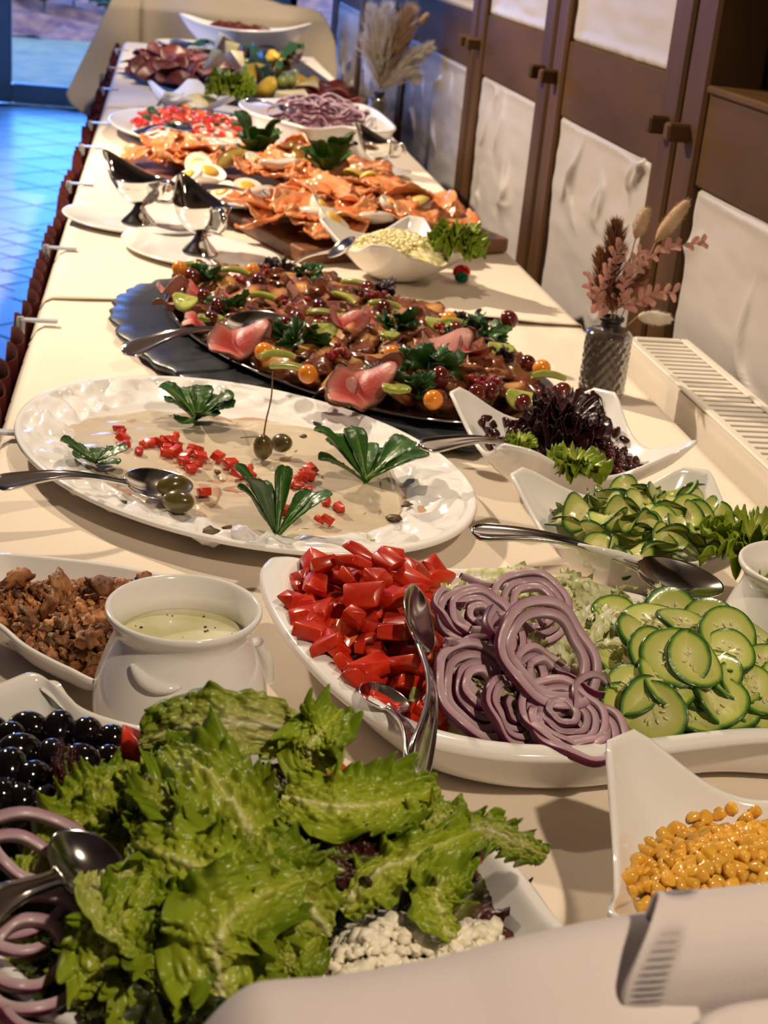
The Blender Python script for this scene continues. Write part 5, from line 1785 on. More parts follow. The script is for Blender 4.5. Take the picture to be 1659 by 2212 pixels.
# ================================================================== VITELLO PLATTER
PLC, PA, PB, PYAW = np.array([0.097, 1.484]), 0.290, 0.211, math.radians(-53.8)
ang = np.linspace(0, 2 * PI, 180, endpoint=False)
rim = np.stack([PA * np.cos(ang), PB * np.sin(ang), 0 * ang + 0.026], -1)
PLAT = [(0.03, 0.0), (0.3, 0.0), (0.55, 0.0), (0.66, 0.02), (0.70, 0.08), (0.73, 0.24), (0.76, 0.42), (0.80, 0.56), (0.85, 0.68), (0.90, 0.80), (0.95, 0.92), (0.975, 1.03), (0.99, 1.06), (1.0, 1.0)]
P = vessel(rim, refine(PLAT, 90), 0.008, 0.0)
gq = np.linalg.norm(P[..., :2] / np.array([PA, PB]), axis=-1)
band = sm((gq - 0.74) / 0.05) * sm((0.975 - gq) / 0.03)
aa = np.arctan2(P[..., 1] / PB, P[..., 0] / PA)
arc = aa * 0.26
q = np.stack([arc * 1.0, gq * 0.25, 0 * arc], -1)
warp = 0.02 * vn(q, 18, 2)
rel = np.abs(vn(q + warp[..., None], 30, 4)) - 0.25
swirl = np.sin(aa * 26 + 16 * (gq - 0.85) + 4 * vn(q, 14, 8))
rel = 0.0042 * (-rel) + 0.0026 * swirl * sm((vn(q, 9, 12) + 0.6)) + 0.0018 * fbm(q, 55, 5, 2)
P[..., 2] += band * rel * 1.9
pl = thing('oval_platter', (*PLC, 0.751), 'large oval white platter with embossed fruit rim holding sliced veal in cream sauce', 'platter', None, PYAW)
put('platter_body', make('platter_body', *shell(P, 0.005, 0.0), M['porcelain']), pl)


def plx(x, y, z):  # pixel -> local? world point
    return at(x, y, z)


# veal slices under sauce
vp = poly_of([(118, 935), (180, 900), (330, 880), (480, 900), (640, 915), (760, 960), (850, 1010), (880, 1090), (860, 1140), (760, 1165), (600, 1170), (440, 1150), (330, 1105), (240, 1055), (150, 1000)], 0.764)
veal = []
for s in range(5):
    V, Fs, t = disc_mesh(0.062, 0.0035, s + 1, 0, 0.03, 0.14)
    veal.append(make('veal_slice', V, Fs, M['veal'], t))
vs = [(230, 960), (380, 930), (540, 950), (690, 980), (800, 1090), (640, 1110), (480, 1090), (350, 1050), (520, 1030), (690, 1050)]
for k, (x, y) in enumerate(vs):
    o = put('veal_slice', veal[k % 5], None, at(x, y, 0.7605 + 0.0004 * (k % 4)), (0, 0, k * 1.3), 1.0)
    props(o, 'thin veal slice under the cream sauce on the oval platter', 'veal', 'veal slices on the oval platter')
rimv = spline(vp, 120, True)
c = rimv.mean(0)
u = np.linspace(0, 1, 60)
P = np.zeros((60, 120, 3))
P[..., :2] = c + (rimv - c)[None] * u[:, None, None]
P[-8:, :, :2] += 0.006 * np.stack([vn(P[-8:] * np.array([1, 1, 0]), 40, 3), vn(P[-8:], 40, 4)], -1)
flat = P.reshape(-1, 3)
ed = edged(flat[:, :2], rimv)
qq = flat * np.array([1, 1, 0])
zz_ = 0.7655 + 0.0028 * fbm(qq, 14, 6, 3) + 0.0018 * np.abs(vn(qq * np.array([1, 2.2, 1]), 30, 9)) + 0.0010 * fbm(qq, 60, 12, 2)
zz_ = zz_ * 1.0 - 0.005 * (1 - sm(ed / 0.012))
P[..., 2] = zz_.reshape(60, 120)
o = put('cream_sauce', make('cream_sauce', *gridM(P, False, True), M['sauce']))
props(o, 'glossy beige tuna cream sauce spread over the veal', 'sauce')
for k, (x, y, s) in enumerate([(450, 1148, .010), (490, 1140, .006), (300, 1107, .005), (265, 1085, .005), (655, 945, .006), (470, 1020, .005), (850, 1120, .008), (880, 1090, .006), (400, 1155, .006)]):
    V, Fs = lump(k + 3, 2, 0.5, 2, (s, s * 0.7, s * 0.45), 3)
    o = put('herb_piece', make('herb_piece', V, Fs, M['herb_brown']), None, at(x, y, 0.768), (0, 0, k))
    props(o, 'dark brown herb crumb at the edge of the sauced veal', 'herb', 'brown crumbs on the veal')

# tomato cubes on the sauce
tcube = [make('tomato_cube', *hull([[sx * random.uniform(.7, 1.1), sy * random.uniform(.6, 1.1), sz * random.uniform(.6, 1)] for sx in (-1, 1) for sy in (-1, 1) for sz in (-1, 1)], 0.12), M['tomato']) for _ in range(6)]
tc = [(258, 925), (265, 945), (268, 960), (262, 932), (310, 960), (325, 957), (345, 955), (355, 950), (362, 965), (370, 952), (380, 972), (385, 960), (398, 985), (415, 968), (425, 970), (408, 978), (395, 995), (430, 985), (420, 1003), (440, 985), (428, 1005), (412, 1012), (405, 1000),
      (470, 985), (500, 1000), (515, 1023), (535, 1015), (540, 1025), (552, 1045), (610, 1020), (640, 1035), (655, 1030), (668, 1025), (672, 1012), (645, 1048), (665, 1058), (632, 1045), (705, 1085), (733, 1096), (690, 1122), (708, 1122), (440, 1062), (660, 1020), (300, 975), (620, 1103), (525, 1018), (360, 978), (378, 942)]
g = np.random.default_rng(61)
for x, y in tc:
    s = g.uniform(0.0042, 0.0068)
    o = put('tomato_cube', tcube[g.integers(6)], None, at(x, y, 0.7715), (g.uniform(-.4, .4), g.uniform(-.4, .4), g.uniform(0, 6)), (s * 1.25, s, s * 0.75))
    props(o, 'small red tomato cube scattered on the cream sauce of the oval platter', 'tomato', 'tomato cubes on the oval platter')

# corn salad rosettes
rosette('corn_salad_rosette', at(425, 905, 0.770), 0.050, 'dark corn salad rosette at the back of the oval platter', 3, 9, lift=(0.2, 1.1), wid=0.32)
rosette('corn_salad_rosette', at(205, 1000, 0.770), 0.034, 'small corn salad rosette at the left end of the oval platter above the spoon', 5, 8, lift=(0.3, 0.9), wid=0.30)
rosette('corn_salad_rosette', at(790, 1040, 0.768), 0.062, 'largest corn salad rosette fanning out on the right of the oval platter', 8, 8, yaw0=0.0, arc=PI * 1.25, lift=(0.4, 1.2), wid=0.24)
rosette('corn_salad_rosette', at(598, 1160, 0.768), 0.050, 'upright narrow-leaved corn salad sprig at the front of the oval platter', 12, 8, yaw0=0.3, arc=PI * 1.3, lift=(0.8, 1.9), wid=0.20)


def caper(c, r, rot, label, stem=None):
    t = thing('caper_berry', c, label, 'caper berry')
    V, Fs = ellipsoid(r * 0.78, r * 0.78, r, 22, 16)
    V = V.copy()
    V[:, 2] += 0.12 * r * (V[:, 2] / r) ** 3
    o = put('berry', make('berry', V, Fs, M['caper']), t, (0, 0, 0), rot)
    if stem is not None:
        put('stem', make('stem', *tube(spline(stem, 24), np.linspace(0.0011, 0.0008, 24), 8), M['caper_stem']), t)


caper(at(568, 966, 0.781), 0.0140, (0.25, -0.1, 0), 'caper berry with a long upright stalk in the middle of the oval platter', [(0, 0, 0.012), (0.002, 0.004, 0.03), (0.006, 0.006, 0.055), (0.006, 0.010, 0.083)])
caper(at(608, 957, 0.780), 0.0135, (0.9, 1.1, 0), 'caper berry lying beside the one with the upright stalk', [(-0.012, 0, 0.004), (-0.025, 0.001, 0.006), (-0.045, -0.002, 0.005)])
caper(at(372, 1050, 0.783), 0.0150, (0.3, 1.3, 0.4), 'caper berry lying in the bowl of the spoon on the oval platter')
caper(at(385, 1083, 0.779), 0.0150, (0.2, 1.45, -0.3), 'caper berry lying on the sauce just below the spoon')
spoon('serving_spoon', P3(-12, 1046, 0.795), P3(412, 1045, 0.7755), 'silver serving spoon resting over the left rim of the oval platter', up=(0, -0.25, 1), bw=0.027, hw=0.0135)

# ================================================================== SLATE WITH COLD MEATS
SC, SA, SB, SY = np.array([0.240, 1.968]), 0.425, 0.262, math.radians(-63.7)
ang = np.linspace(0, 2 * PI, 220, endpoint=False)
chip = 1 + 0.010 * np.sin(ang * 42 + 2 * np.sin(ang * 5)) + 0.008 * np.sin(ang * 23 + 1)
rs = []
for s, z in [(0.02, 0.014), (0.5, 0.014), (0.9, 0.014), (0.985, 0.0135), (1.0, 0.010), (0.985, 0.004), (0.95, 0.0), (0.5, 0.0), (0.02, 0.0)]:
    k = chip if s > 0.95 else 1
    rs.append(np.stack([SA * s * k * np.cos(ang), SB * s * k * np.sin(ang), 0 * ang + z], -1))
V, Fs = gridM(np.array(rs), False, True)
Fs.append(list(range(220)))
Fs.append([8 * 220 + j for j in range(220)][::-1])
sl_ = put('slate_board', make('slate_board', V, Fs, M['slate']), None, (*SC, 0.7515), (0, 0, SY))
props(sl_, 'oval black slate board with a chipped edge under the cold meat tray', 'board')
TC, TA, TB, TY = np.array([0.262, 1.985]), 0.385, 0.205, math.radians(-66)
ang = np.linspace(0, 2 * PI, 140, endpoint=False)
rim = np.stack([TA * np.cos(ang), TB * np.sin(ang), 0 * ang + 0.010], -1)
P = vessel(rim, refine([(0.03, 0), (0.4, 0), (0.8, 0.0), (0.9, 0.05), (0.94, 0.35), (0.97, 0.8), (1.0, 1.0)], 24), 0.003, 0)
tr = thing('oval_tray', (*TC, 0.7665), 'shiny dark oval tray of sliced cold meats lying on the slate', 'tray', None, TY)
put('tray_body', make('tray_body', *shell(P, 0.0028, 0.0), M['steel']), tr)
ZT = 0.772


def on_tray(n, mind, k, seed):
    a = np.linspace(0, 2 * PI, 60, endpoint=False)
    c, s = math.cos(TY), math.sin(TY)
    e = np.stack([TA * k * np.cos(a), TB * k * np.sin(a)], -1)
    poly = np.stack([e[:, 0] * c - e[:, 1] * s + TC[0], e[:, 0] * s + e[:, 1] * c + TC[1]], -1)
    p = scatter(poly, n, mind, seed)
    return p, heap_z(p, poly, 0, 1, 0.06)


MED = []
for s in range(6):
    V, Fs = lump(s + 31, 3, 0.46, 2.0, (0.034, 0.026, 0.0095), 5)
    t = np.clip(np.linalg.norm(V[:, :2] / np.array([0.036, 0.028]), axis=1), 0, 1)
    MED.append(make('roast_slice', V, Fs, M['roast'], t))
MDK = []
for s in range(4):
    V, Fs = lump(s + 61, 3, 0.42, 2.0, (0.026, 0.020, 0.012), 4)
    MDK.append(make('roast_piece', V, Fs, M['roast_dark']))
g = np.random.default_rng(71)
p, hz = on_tray(150, 0.027, 0.92, 72)
for k in range(len(p)):
    if k % 2:
        o = put('roast_slice', MED[k % 6], None, (*p[k], ZT + 0.010 + 0.014 * hz[k]), (g.uniform(-.2, .7), g.uniform(-.5, .5), g.uniform(0, 6)), g.uniform(0.75, 1.1))
        props(o, 'golden brown slice of roast meat on the oval cold meat tray', 'meat', 'roast slices on the cold meat tray')
    else:
        o = put('roast_piece', MDK[k % 4], None, (*p[k], ZT + 0.010 + 0.012 * hz[k]), (g.uniform(-.6, .6), g.uniform(-.6, .6), g.uniform(0, 6)), g.uniform(0.8, 1.2))
        props(o, 'dark glazed piece of roast on the oval cold meat tray', 'meat', 'dark roast pieces on the cold meat tray')
BEEF = []
for s in range(5):
    V, Fs, t = disc_mesh(0.030, 0.0035, s * 1.7 + 1, [0.45, 0.7, -0.5, 0.3, 0.8][s], 0.26, 0.16)
    BEEF.append((V, Fs, t))
bm_ = [make('beef_slice', *BEEF[s][:2], M['beef'], BEEF[s][2]) for s in range(5)]
bp_ = [make('beef_slice', *BEEF[s][:2], M['beef_pale'], BEEF[s][2]) for s in range(5)]
beefs = [(505, 745, .806, 1.15, (.5, -.1, .3), 0), (560, 735, .800, .7, (.3, .4, 2), 1), (660, 645, .806, .95, (.7, .2, 1), 1), (710, 640, .808, .85, (.9, -.3, 2.2), 0), (740, 708, .808, .9, (.6, .1, .4), 0), (770, 845, .800, 1.25, (.55, -.15, .2), 0), (840, 805, .802, .7, (.5, .4, 1.5), 0),
         (430, 632, .803, .8, (.5, .2, .5), 0), (490, 650, .806, .6, (.5, -.3, 1.5), 0), (370, 635, .798, .7, (.4, .3, 2.5), 1), (950, 762, .808, 1.2, (.45, .1, .8), 1), (1010, 770, .806, .8, (.5, -.2, 2), 0), (810, 690, .808, .7, (.6, .3, .5), 0), (360, 660, .796, .6, (.4, 0, 3), 1),
         (620, 615, .802, .5, (.4, .3, 1), 1), (730, 860, .792, .7, (.5, -.2, .9), 1), (590, 690, .80, .6, (.4, 0, 1), 0), (420, 690, .798, .6, (.3, .2, 0), 0)]
blab = ['folded red roast beef slice directly under the spoon at the left of the cold meats', 'pale pink beef slice tucked behind the red one under the spoon', 'pale pink beef fold at the back middle of the cold meats', 'pink beef fold beside it at the back middle, left of the grapes',
        'pink beef slice in the very middle of the cold meats', 'largest red roast beef slice at the front edge behind the veal platter', 'small red beef piece behind the largest front slice', 'red beef slice at the back left below the parsley', 'small pink beef fold left of the parsley above the spoon',
        'pale beef curl at the far left end of the cold meats', 'broad greyish pink beef slice on the right half of the tray', 'pink beef slice behind the broad greyish one, by the tall parsley', 'small pink beef fold left of the purple herb and grapes', 'small pale beef curl under the far left one',
        'little pale beef piece at the back edge by the purple herb tip', 'pale beef edge showing left of the largest front slice', 'small beef piece just above the spoon bowl', 'small beef piece left of the spoon bowl']
for k, (x, y, zz_, s, r, pale) in enumerate(beefs):
    o = put('beef_slice', (bp_ if pale else bm_)[k % 5], None, at(x, y, zz_), r, s)
    props(o, blab[k], 'beef')

gv, gf = ellipsoid(0.0115, 0.0115, 0.013, 22, 16)
gm = make('grape', gv, gf, M['grape'])
for k, (x, y) in enumerate([(430, 575), (440, 640), (455, 690), (640, 690), (795, 625), (885, 688), (900, 680), (1140, 785), (1100, 690), (1060, 845), (1215, 850), (1200, 855), (620, 700), (690, 665), (985, 715), (1015, 725), (560, 610), (470, 660), (950, 815), (1175, 860), (830, 665), (1030, 850), (1130, 870), (415, 600)]):
    o = put('red_grape', gm, None, at(x, y, 0.811), rrot(g, .8), g.uniform(.85, 1.1))
    props(o, 'dark red grape on the oval cold meat tray', 'grape', 'red grapes on the cold meat tray')
phv, phf = ellipsoid(0.0105, 0.0105, 0.0105, 22, 16)
phm = make('physalis', phv, phf, M['physalis'])
plab = ['orange physalis at the back left of the cold meat tray', 'orange physalis at the back beside a green kiwi slice', 'orange physalis below the spoon on the cold meats', 'orange physalis at the front left of the tray above the platter rim',
        'orange physalis in the middle of the cold meats', 'orange physalis at the back right edge of the tray', 'orange physalis nearest the dark glass vase', 'orange physalis beside the tip of the bean bowl']
for k, (x, y) in enumerate([(388, 580), (545, 585), (570, 760), (665, 808), (848, 765), (970, 690), (1170, 796), (936, 864)]):
    o = put('physalis', phm, None, at(x, y, 0.812), (.3, .2, k), 1.12)
    props(o, plab[k], 'physalis')
KW = []
for s in range(3):
    V, Fs, t = cucumber_mesh(0.016, 0.005, s + 70, 0.2, s == 1)
    KW.append(make('kiwi_slice', V, Fs, M['kiwi']))
V, Fs = tube(spline([(-0.022, 0, 0), (-0.008, 0.003, 0.002), (0.008, 0.003, 0.002), (0.022, 0, 0)], 16), 0.0045 * np.sin(PI * np.linspace(0.15, 0.85, 16)) ** 0.5, 10)
KW.append(make('kiwi_strip', V, Fs, M['kiwi']))
for k, (x, y, j, a) in enumerate([(425, 577, 3, 0), (505, 588, 3, .1), (455, 692, 1, .4), (400, 650, 2, -.4), (575, 645, 3, -.5), (700, 680, 3, 0), (770, 615, 3, -.1), (830, 660, 3, .1), (945, 770, 0, .2), (700, 712, 0, .3), (625, 797, 3, 0), (855, 845, 1, .3), (1125, 860, 0, -.3), (1185, 815, 3, .2), (945, 700, 2, 0), (845, 730, 1, .9), (740, 645, 3, -.8), (980, 700, 3, .2), (1080, 755, 0, 0), (600, 770, 3, .4), (760, 690, 3, .2)]):
    o = put('kiwi_slice' if j < 3 else 'kiwi_strip', KW[j], None, at(x, y, 0.812), (.35, .1, a), 1.1)
    props(o, 'pale green kiwi piece on the oval cold meat tray', 'kiwi', 'kiwi pieces on the cold meat tray')
for k, (x, y, r, m, lab) in enumerate([(450, 608, .030, 'parsley', 'parsley sprig at the back left of the cold meats'), (640, 742, .040, 'parsley', 'large dark parsley sprig right of the spoon on the cold meats'), (500, 672, .028, 'parsley', 'parsley sprig above the spoon bowl'), (470, 668, .022, 'parsley', 'small parsley sprig left of the spoon bowl'),
                                       (860, 715, .034, 'parsley', 'parsley sprig in the middle of the cold meats behind the pale beef'), (925, 800, .040, 'parsley', 'broad parsley leaf sprig before the pale beef slices'), (1040, 725, .036, 'parsley', 'tall parsley sprig at the back right edge of the tray'), (900, 840, .030, 'parsley', 'parsley sprig near the front edge by the bean bowl tip'),
                                       (840, 820, .026, 'parsley', 'parsley sprig on the big red beef slice'), (665, 600, .024, 'parsley', 'parsley leaf at the back edge before the egg salad bowl'), (605, 588, .024, 'purple_leaf', 'dark purple herb tip standing at the back of the cold meats'),
                                       (828, 632, .022, 'purple_leaf', 'dark purple herb tuft at the back right of the beef'), (1010, 700, .024, 'purple_leaf', 'purple herb tip standing beside the tall parsley'), (1085, 775, .022, 'purple_leaf', 'dark purple leaf tuft near the right end of the tray'), (985, 735, .026, 'parsley', 'low parsley leaf left of the tall sprig')]):
    parsley('parsley_sprig' if m == 'parsley' else 'purple_herb_tip', at(x, y, 0.802), r, lab, 80 + k, m, 7, 'herb')
cv, cf_ = ellipsoid(0.0048, 0.0048, 0.0048, 12, 9)
cm_ = make('berry', cv, cf_, M['currant'])
for k, (x, y, n, lab) in enumerate([(515, 605, 7, 'cluster of red currants at the back of the cold meats'), (730, 765, 12, 'large cluster of red currants in the middle of the cold meats'), (1050, 830, 14, 'cluster of red currants right of the bean bowl tip'), (815, 650, 8, 'cluster of red currants behind the middle grapes'),
                                    (640, 668, 10, 'cluster of red currants above the spoon tip'), (950, 715, 7, 'cluster of red currants below the back physalis'), (620, 655, 6, 'small cluster of red currants behind the spoon'), (700, 690, 5, 'few red currants left of the pink beef fold'), (580, 595, 5, 'few red currants at the back edge by the purple herb')]):
    t = thing('currant_cluster', at(x, y, 0.808), lab, 'currants')
    for i in range(n):
        put('berry', cm_, t, (g.normal() * 0.009, g.normal() * 0.009, abs(g.normal()) * 0.005))
spoon('serving_spoon', P3(266, 763, 0.783), P3(606, 684, 0.812), 'silver serving spoon resting on the left of the cold meats', up=(0.1, -0.3, 1), bw=0.027, hw=0.0155, depth=0.011)

# ================================================================== EGG SALAD BOWL
square_bowl('egg_salad_bowl', [(684, 468, None), (902, 466, None), (1046, 522, None), (818, 532, None)], 0.838, 'white square bowl of chopped egg salad with lettuce and a spoon, behind the cold meats', 'white four-cornered bowls', dip=0.030)
ep = poly_of([(740, 520), (800, 502), (900, 512), (975, 535), (985, 565), (940, 575), (850, 560), (770, 540)], 0.815)
ep = shrink(ep, .86)
parts = [mound(ep, 0.800, 0.032, 0.05, 0.003, seed=12, ves='egg_salad_bowl')]
p = scatter(ep, 420, 0.0058, 91)
z = heap_z(p, ep, 0.806, 0.030, 0.05)
p, z = settle(p, z, 'egg_salad_bowl', 0.003, 1.0)
for i in range(len(p)):
    s = g.uniform(0.003, 0.007)
    V, Fs = lump(i % 13, 1, 0.3, 1.5, (s, s, s * 0.7))
    parts.append((V + np.array([*p[i], z[i]]), Fs))
x0 = np.array([*ep.mean(0), 0.79])
V, Fs = join(*parts)
o = put('egg_salad', make('egg_salad', V - x0, Fs, M['egg_salad']), None, x0)
props(o, 'pale yellow chopped egg salad filling the square bowl', 'egg salad', None, 'stuff')
curly('lettuce_tuft', at(985, 555, 0.812), 0.048, 'lettuce', 15, 'curly green lettuce tuft at the right of the egg salad bowl', n=5, lift=1.0)
spoon('serving_spoon', P3(618, 585, 0.756), P3(765, 522, 0.835), 'silver spoon leaning face down on the left rim of the egg salad bowl', up=(-0.2, -0.5, 1), bw=0.024, hw=0.008, roll=PI * 0.0)

# small foil chocolate
t = thing('foil_chocolate', at(996, 600, 0.758), 'small red and green foil-wrapped sweet on the cloth right of the egg salad bowl', 'sweet')
put('foil_body', make('foil_body', *ellipsoid(0.016, 0.013, 0.013, 20, 14), M['foil_red']), t, (0, 0, 0.010))
put('foil_head', make('foil_head', *ellipsoid(0.013, 0.011, 0.010, 20, 14), M['foil_green']), t, (-0.002, -0.014, 0.004))


# ================================================================== SAUCE BOATS
def sauce_boat(c, yaw, label, sc=1.0, sa=0.135, sb=0.10):
    st = thing('saucer', (c[0], c[1], 0.751), label.replace('sauce boat', 'saucer under the sauce boat', 1), 'saucer', None, yaw + 0.3)
    an = np.linspace(0, 2 * PI, 90, endpoint=False)
    rim = np.stack([sa * np.cos(an), sb * np.sin(an), 0.017 + 0.003 * np.cos(2 * an)], -1)
    P = vessel(rim, refine([(0.03, 0), (0.3, 0), (0.52, 0.0), (0.62, 0.12), (0.75, 0.45), (0.9, 0.8), (1, 1)], 26), 0.006, 0.3)
    put('saucer_body', make('saucer_body', *shell(P, 0.0042, 0.0), M['porcelain']), st)
    t = thing('sauce_boat', (c[0], c[1], 0.7585), label, 'sauce boat', None, yaw)
    t.scale = (sc,) * 3
    foot = lathe(spline([(0.002, 0.0), (0.036, 0.0), (0.037, 0.003), (0.030, 0.010), (0.018, 0.022), (0.012, 0.032), (0.011, 0.038)], 26), 36, 1.0, 0.85)
    put('foot', make('foot', *gridM(foot, False, True), M['steel']), t)
    m = 72
    an = np.linspace(0, 2 * PI, m, endpoint=False)
    n = 26
    u = np.linspace(0.03, 1, n)
    sp = np.clip(np.cos(an), 0, 1) ** 3
    bk = np.clip(-np.cos(an), 0, 1) ** 4
    rx = 0.058 + 0.036 * sp
    ry = 0.046 * (1 - 0.25 * sp)
    zr = 0.088 + 0.040 * sp + 0.008 * bk
    g_ = np.sin(np.clip(u, 0, 1) * PI / 2) ** 0.85
    P = np.zeros((n, m, 3))
    fl = (1 + 0.10 * np.clip((u - 0.8) / 0.2, 0, 1) ** 2)
    P[..., 0] = (g_ * fl)[:, None] * (rx * np.cos(an))[None]
    P[..., 1] = (g_ * fl)[:, None] * (ry * np.sin(an))[None]
    P[..., 2] = 0.036 + (zr[None] - 0.036) * (1 - np.cos(u * PI / 2))[:, None] ** 0.95
    put('body', make('body', *shell(P, 0.0018), M['steel']), t)
    hp = spline([(-0.058, 0, 0.088), (-0.085, 0, 0.094), (-0.100, 0, 0.080), (-0.088, 0, 0.058), (-0.050, 0, 0.052)], 30)
    put('handle', make('handle', *tube(hp, 0.0042, 10, 1.6, (0, 1, 0)), M['steel']), t)
    return t


c = at(432, 545, 0.7585)
sauce_boat(c, 1.95, 'polished steel sauce boat at the front left, before the salmon board', 0.95, 0.165, 0.115)
c = at(300, 482, 0.7585)
sauce_boat(c, 2.35, 'polished steel sauce boat at the left rear, beside the board corner', 0.95, 0.15, 0.11)
c = at(815, 372, 0.7585)
sauce_boat(c, 2.2, 'polished steel sauce boat on the right near the wall, behind the salmon', 0.85, 0.085, 0.075)


# ================================================================== SALMON BOARDS
def board(corners, z0, th, label):
    C = np.array(corners)
    c = C.mean(0)
    r = 0.015
    out = []
    for i in range(4):
        p, a, b = C[i] - c, C[i - 1] - c, C[(i + 1) % 4] - c
        d0 = (a - p) / np.linalg.norm(a - p)
        d1 = (b - p) / np.linalg.norm(b - p)
        for s in np.linspace(0, 1, 6):
            out.append(p + d0 * r * (1 - s) ** 2 + d1 * r * s ** 2)
    O = np.array(out)
    n = len(O)
    rows = []
    for s, z in [(0.985, 0), (1.0, 0.003), (1.0, th - 0.003), (0.985, th)]:
        rows.append(np.c_[O * s, np.full(n, z)])
    V, Fs = gridM(np.array(rows), False, True)
    Fs.append(list(range(n)))
    Fs.append([3 * n + j for j in range(n)][::-1])
    o = put('wooden_board', make('wooden_board', V, Fs, M['board'], None, False), None, (*c, z0))
    return props(o, label, 'board')


ZB1 = 0.779
board([at(492, 455, ZB1)[:2], at(655, 540, ZB1)[:2], at(1104, 516, ZB1)[:2], at(860, 415, ZB1)[:2]], 0.752, 0.027, 'thick reddish wooden board of smoked salmon behind the egg salad bowl')
board([at(262, 338, ZB1)[:2], at(470, 440, ZB1)[:2], at(870, 405, ZB1)[:2], at(640, 318, ZB1)[:2]], 0.752, 0.027, 'dark wooden board of smoked salmon and halved eggs behind the sauce boats')
t = thing('small_plate', at(505, 440, 0.7805), 'small white oval plate lying under the eggs at the front of the rear salmon board', 'plate', None, 0.2)
an = np.linspace(0, 2 * PI, 60, endpoint=False)
rim = np.stack([0.13 * np.cos(an), 0.10 * np.sin(an), 0 * an + 0.014], -1)
put('plate_body', make('plate_body', *shell(vessel(rim, refine([(0.03, 0), (0.4, 0), (0.62, 0.1), (0.8, 0.5), (1, 1)], 18), 0.004, 0), 0.0035, 0.0), M['porcelain']), t)

g = np.random.default_rng(101)
SM = []
for s in range(9):
    L = g.uniform(0.075, 0.12)
    P, t_ = leaf_geo([(-L / 2, 0, 0.003), (-L * 0.2, 0.012 * g.normal(), 0.014), (L * 0.2, 0.012 * g.normal(), 0.010), (L / 2, 0, 0.0)], g.uniform(0.030, 0.042), 700 + s, hint=(0, 0, 1), ruffle=0.13, freq=1.6, cup=0.18, jag=0.04, nu=44, nv=23, base=0.55, crinkle=0.0025)
    V, Fs = gridM(P)
    SM.append(make('salmon_slice', V, Fs, M['salmon'], t_))
rg = [([(520, 470), (620, 440), (760, 400), (900, 440), (1020, 485), (1000, 510), (700, 515), (620, 515)], .792, 40, 'orange smoked salmon slice on the front wooden board', 'salmon slices on the front board', 0.028),
      ([(430, 385), (560, 345), (700, 345), (830, 395), (800, 430), (650, 430), (560, 400)], .792, 30, 'orange smoked salmon slice on the rear wooden board', 'salmon slices on the rear board', 0.03)]
rg.append(([(300, 355), (360, 325), (470, 340), (430, 375), (380, 385)], .790, 12, 'bunched orange salmon slice at the left end of the rear wooden board', 'salmon slices at the left end of the rear board', 0.025))
for px, zz_, n, lab, grp, hh in rg:
    poly = shrink(poly_of(px, zz_), 0.9)
    p = scatter(poly, n, 0.034, n)
    z = heap_z(p, poly, zz_, hh, 0.10)
    for k in range(len(p)):
        o = put('salmon_slice', SM[g.integers(9)], None, (*p[k], z[k]), (g.uniform(-.2, .35), g.uniform(-.22, .22), g.uniform(0, 6)), g.uniform(.9, 1.3))
        o.modifiers.new('thick', 'SOLIDIFY').thickness = 0.0028
        props(o, lab, 'salmon', grp)

# halved eggs
n, m = 14, 30
ev, ef = ellipsoid(0.022, 0.0285, 0.020, 30, 20)
ev = ev.copy()
ev[:, 1] *= 1 + 0.12 * ev[:, 1] / 0.0285
ev[:, 2] = np.minimum(ev[:, 2], 0.0)
egm = make('egg_white', ev, ef, M['egg_white'])
yv, yf = ellipsoid(0.0125, 0.0135, 0.004, 24, 14)
ykm = make('yolk', yv, yf, M['yolk'])
elab = ['halved boiled egg at the back of the egg row on the rear salmon board', 'halved boiled egg in the middle of the egg row on the rear board', 'halved boiled egg nearest the steel sauce boats', 'halved boiled egg on the small white plate', 'halved boiled egg tilted on the front salmon board',
        'halved boiled egg left of the egg salad bowl corner', 'halved boiled egg at the right of the front salmon board', 'halved egg turned on its side at the front of the rear board', 'halved egg lying by the lemon at the back']
for k, (x, y, zz_, rx, ry, s) in enumerate([(430, 355, .830, .45, .1, 1.35), (455, 370, .828, .4, .15, 1.35), (405, 378, .824, .3, -.5, 1.25), (535, 402, .824, .35, .1, 1.3), (700, 445, .838, .2, .7, 1.2), (720, 468, .832, .3, .5, 1.1), (850, 440, .838, .2, .5, 1.2), (480, 412, .82, .3, -.5, 1.2), (560, 350, .83, .4, .4, 1.1)]):
    t = thing('egg_half', at(x, y, zz_), elab[k], 'egg')
    t.rotation_euler = (Matrix.Rotation(rx, 3, 'X') @ Matrix.Rotation(ry, 3, 'Y') @ Matrix.Rotation(k * 0.9, 3, 'Z')).to_euler()
    t.scale = (s,) * 3
    put('egg_white', egm, t)
    put('yolk', ykm, t, (0, 0.001, 0.0005))
# other fish pieces and lemons
FI = []
for s in range(4):
    V, Fs = lump(s + 90, 2, 0.25, 1.3, (0.034, 0.018, 0.010), 3)
    FI.append(make('fish_fillet', V, Fs, M['fish']))
for k, (x, y, zz_) in enumerate([(590, 355, .837), (620, 352, .835), (690, 460, .828), (450, 395, .824), (810, 470, .826), (560, 415, .822), (905, 445, .826)]):
    o = put('fish_fillet', FI[k % 4], None, at(x, y, zz_), (g.uniform(-.3, .5), g.uniform(-.3, .3), g.uniform(-.6, .6)), g.uniform(.9, 1.3))
    props(o, 'pale smoked fish fillet piece among the salmon', 'fish', 'fish fillet pieces on the salmon boards')
ll = ['lemon wedge at the back beside the parsley tuft', 'lemon slice standing at the back of the salmon', 'lemon wedge right of the dark green tuft', 'lemon wedge at the right end before the steel sauce boat', 'lemon wedge on the right of the front board', 'lemon wedge at the back left of the rear board', 'lemon slice behind the tuft']
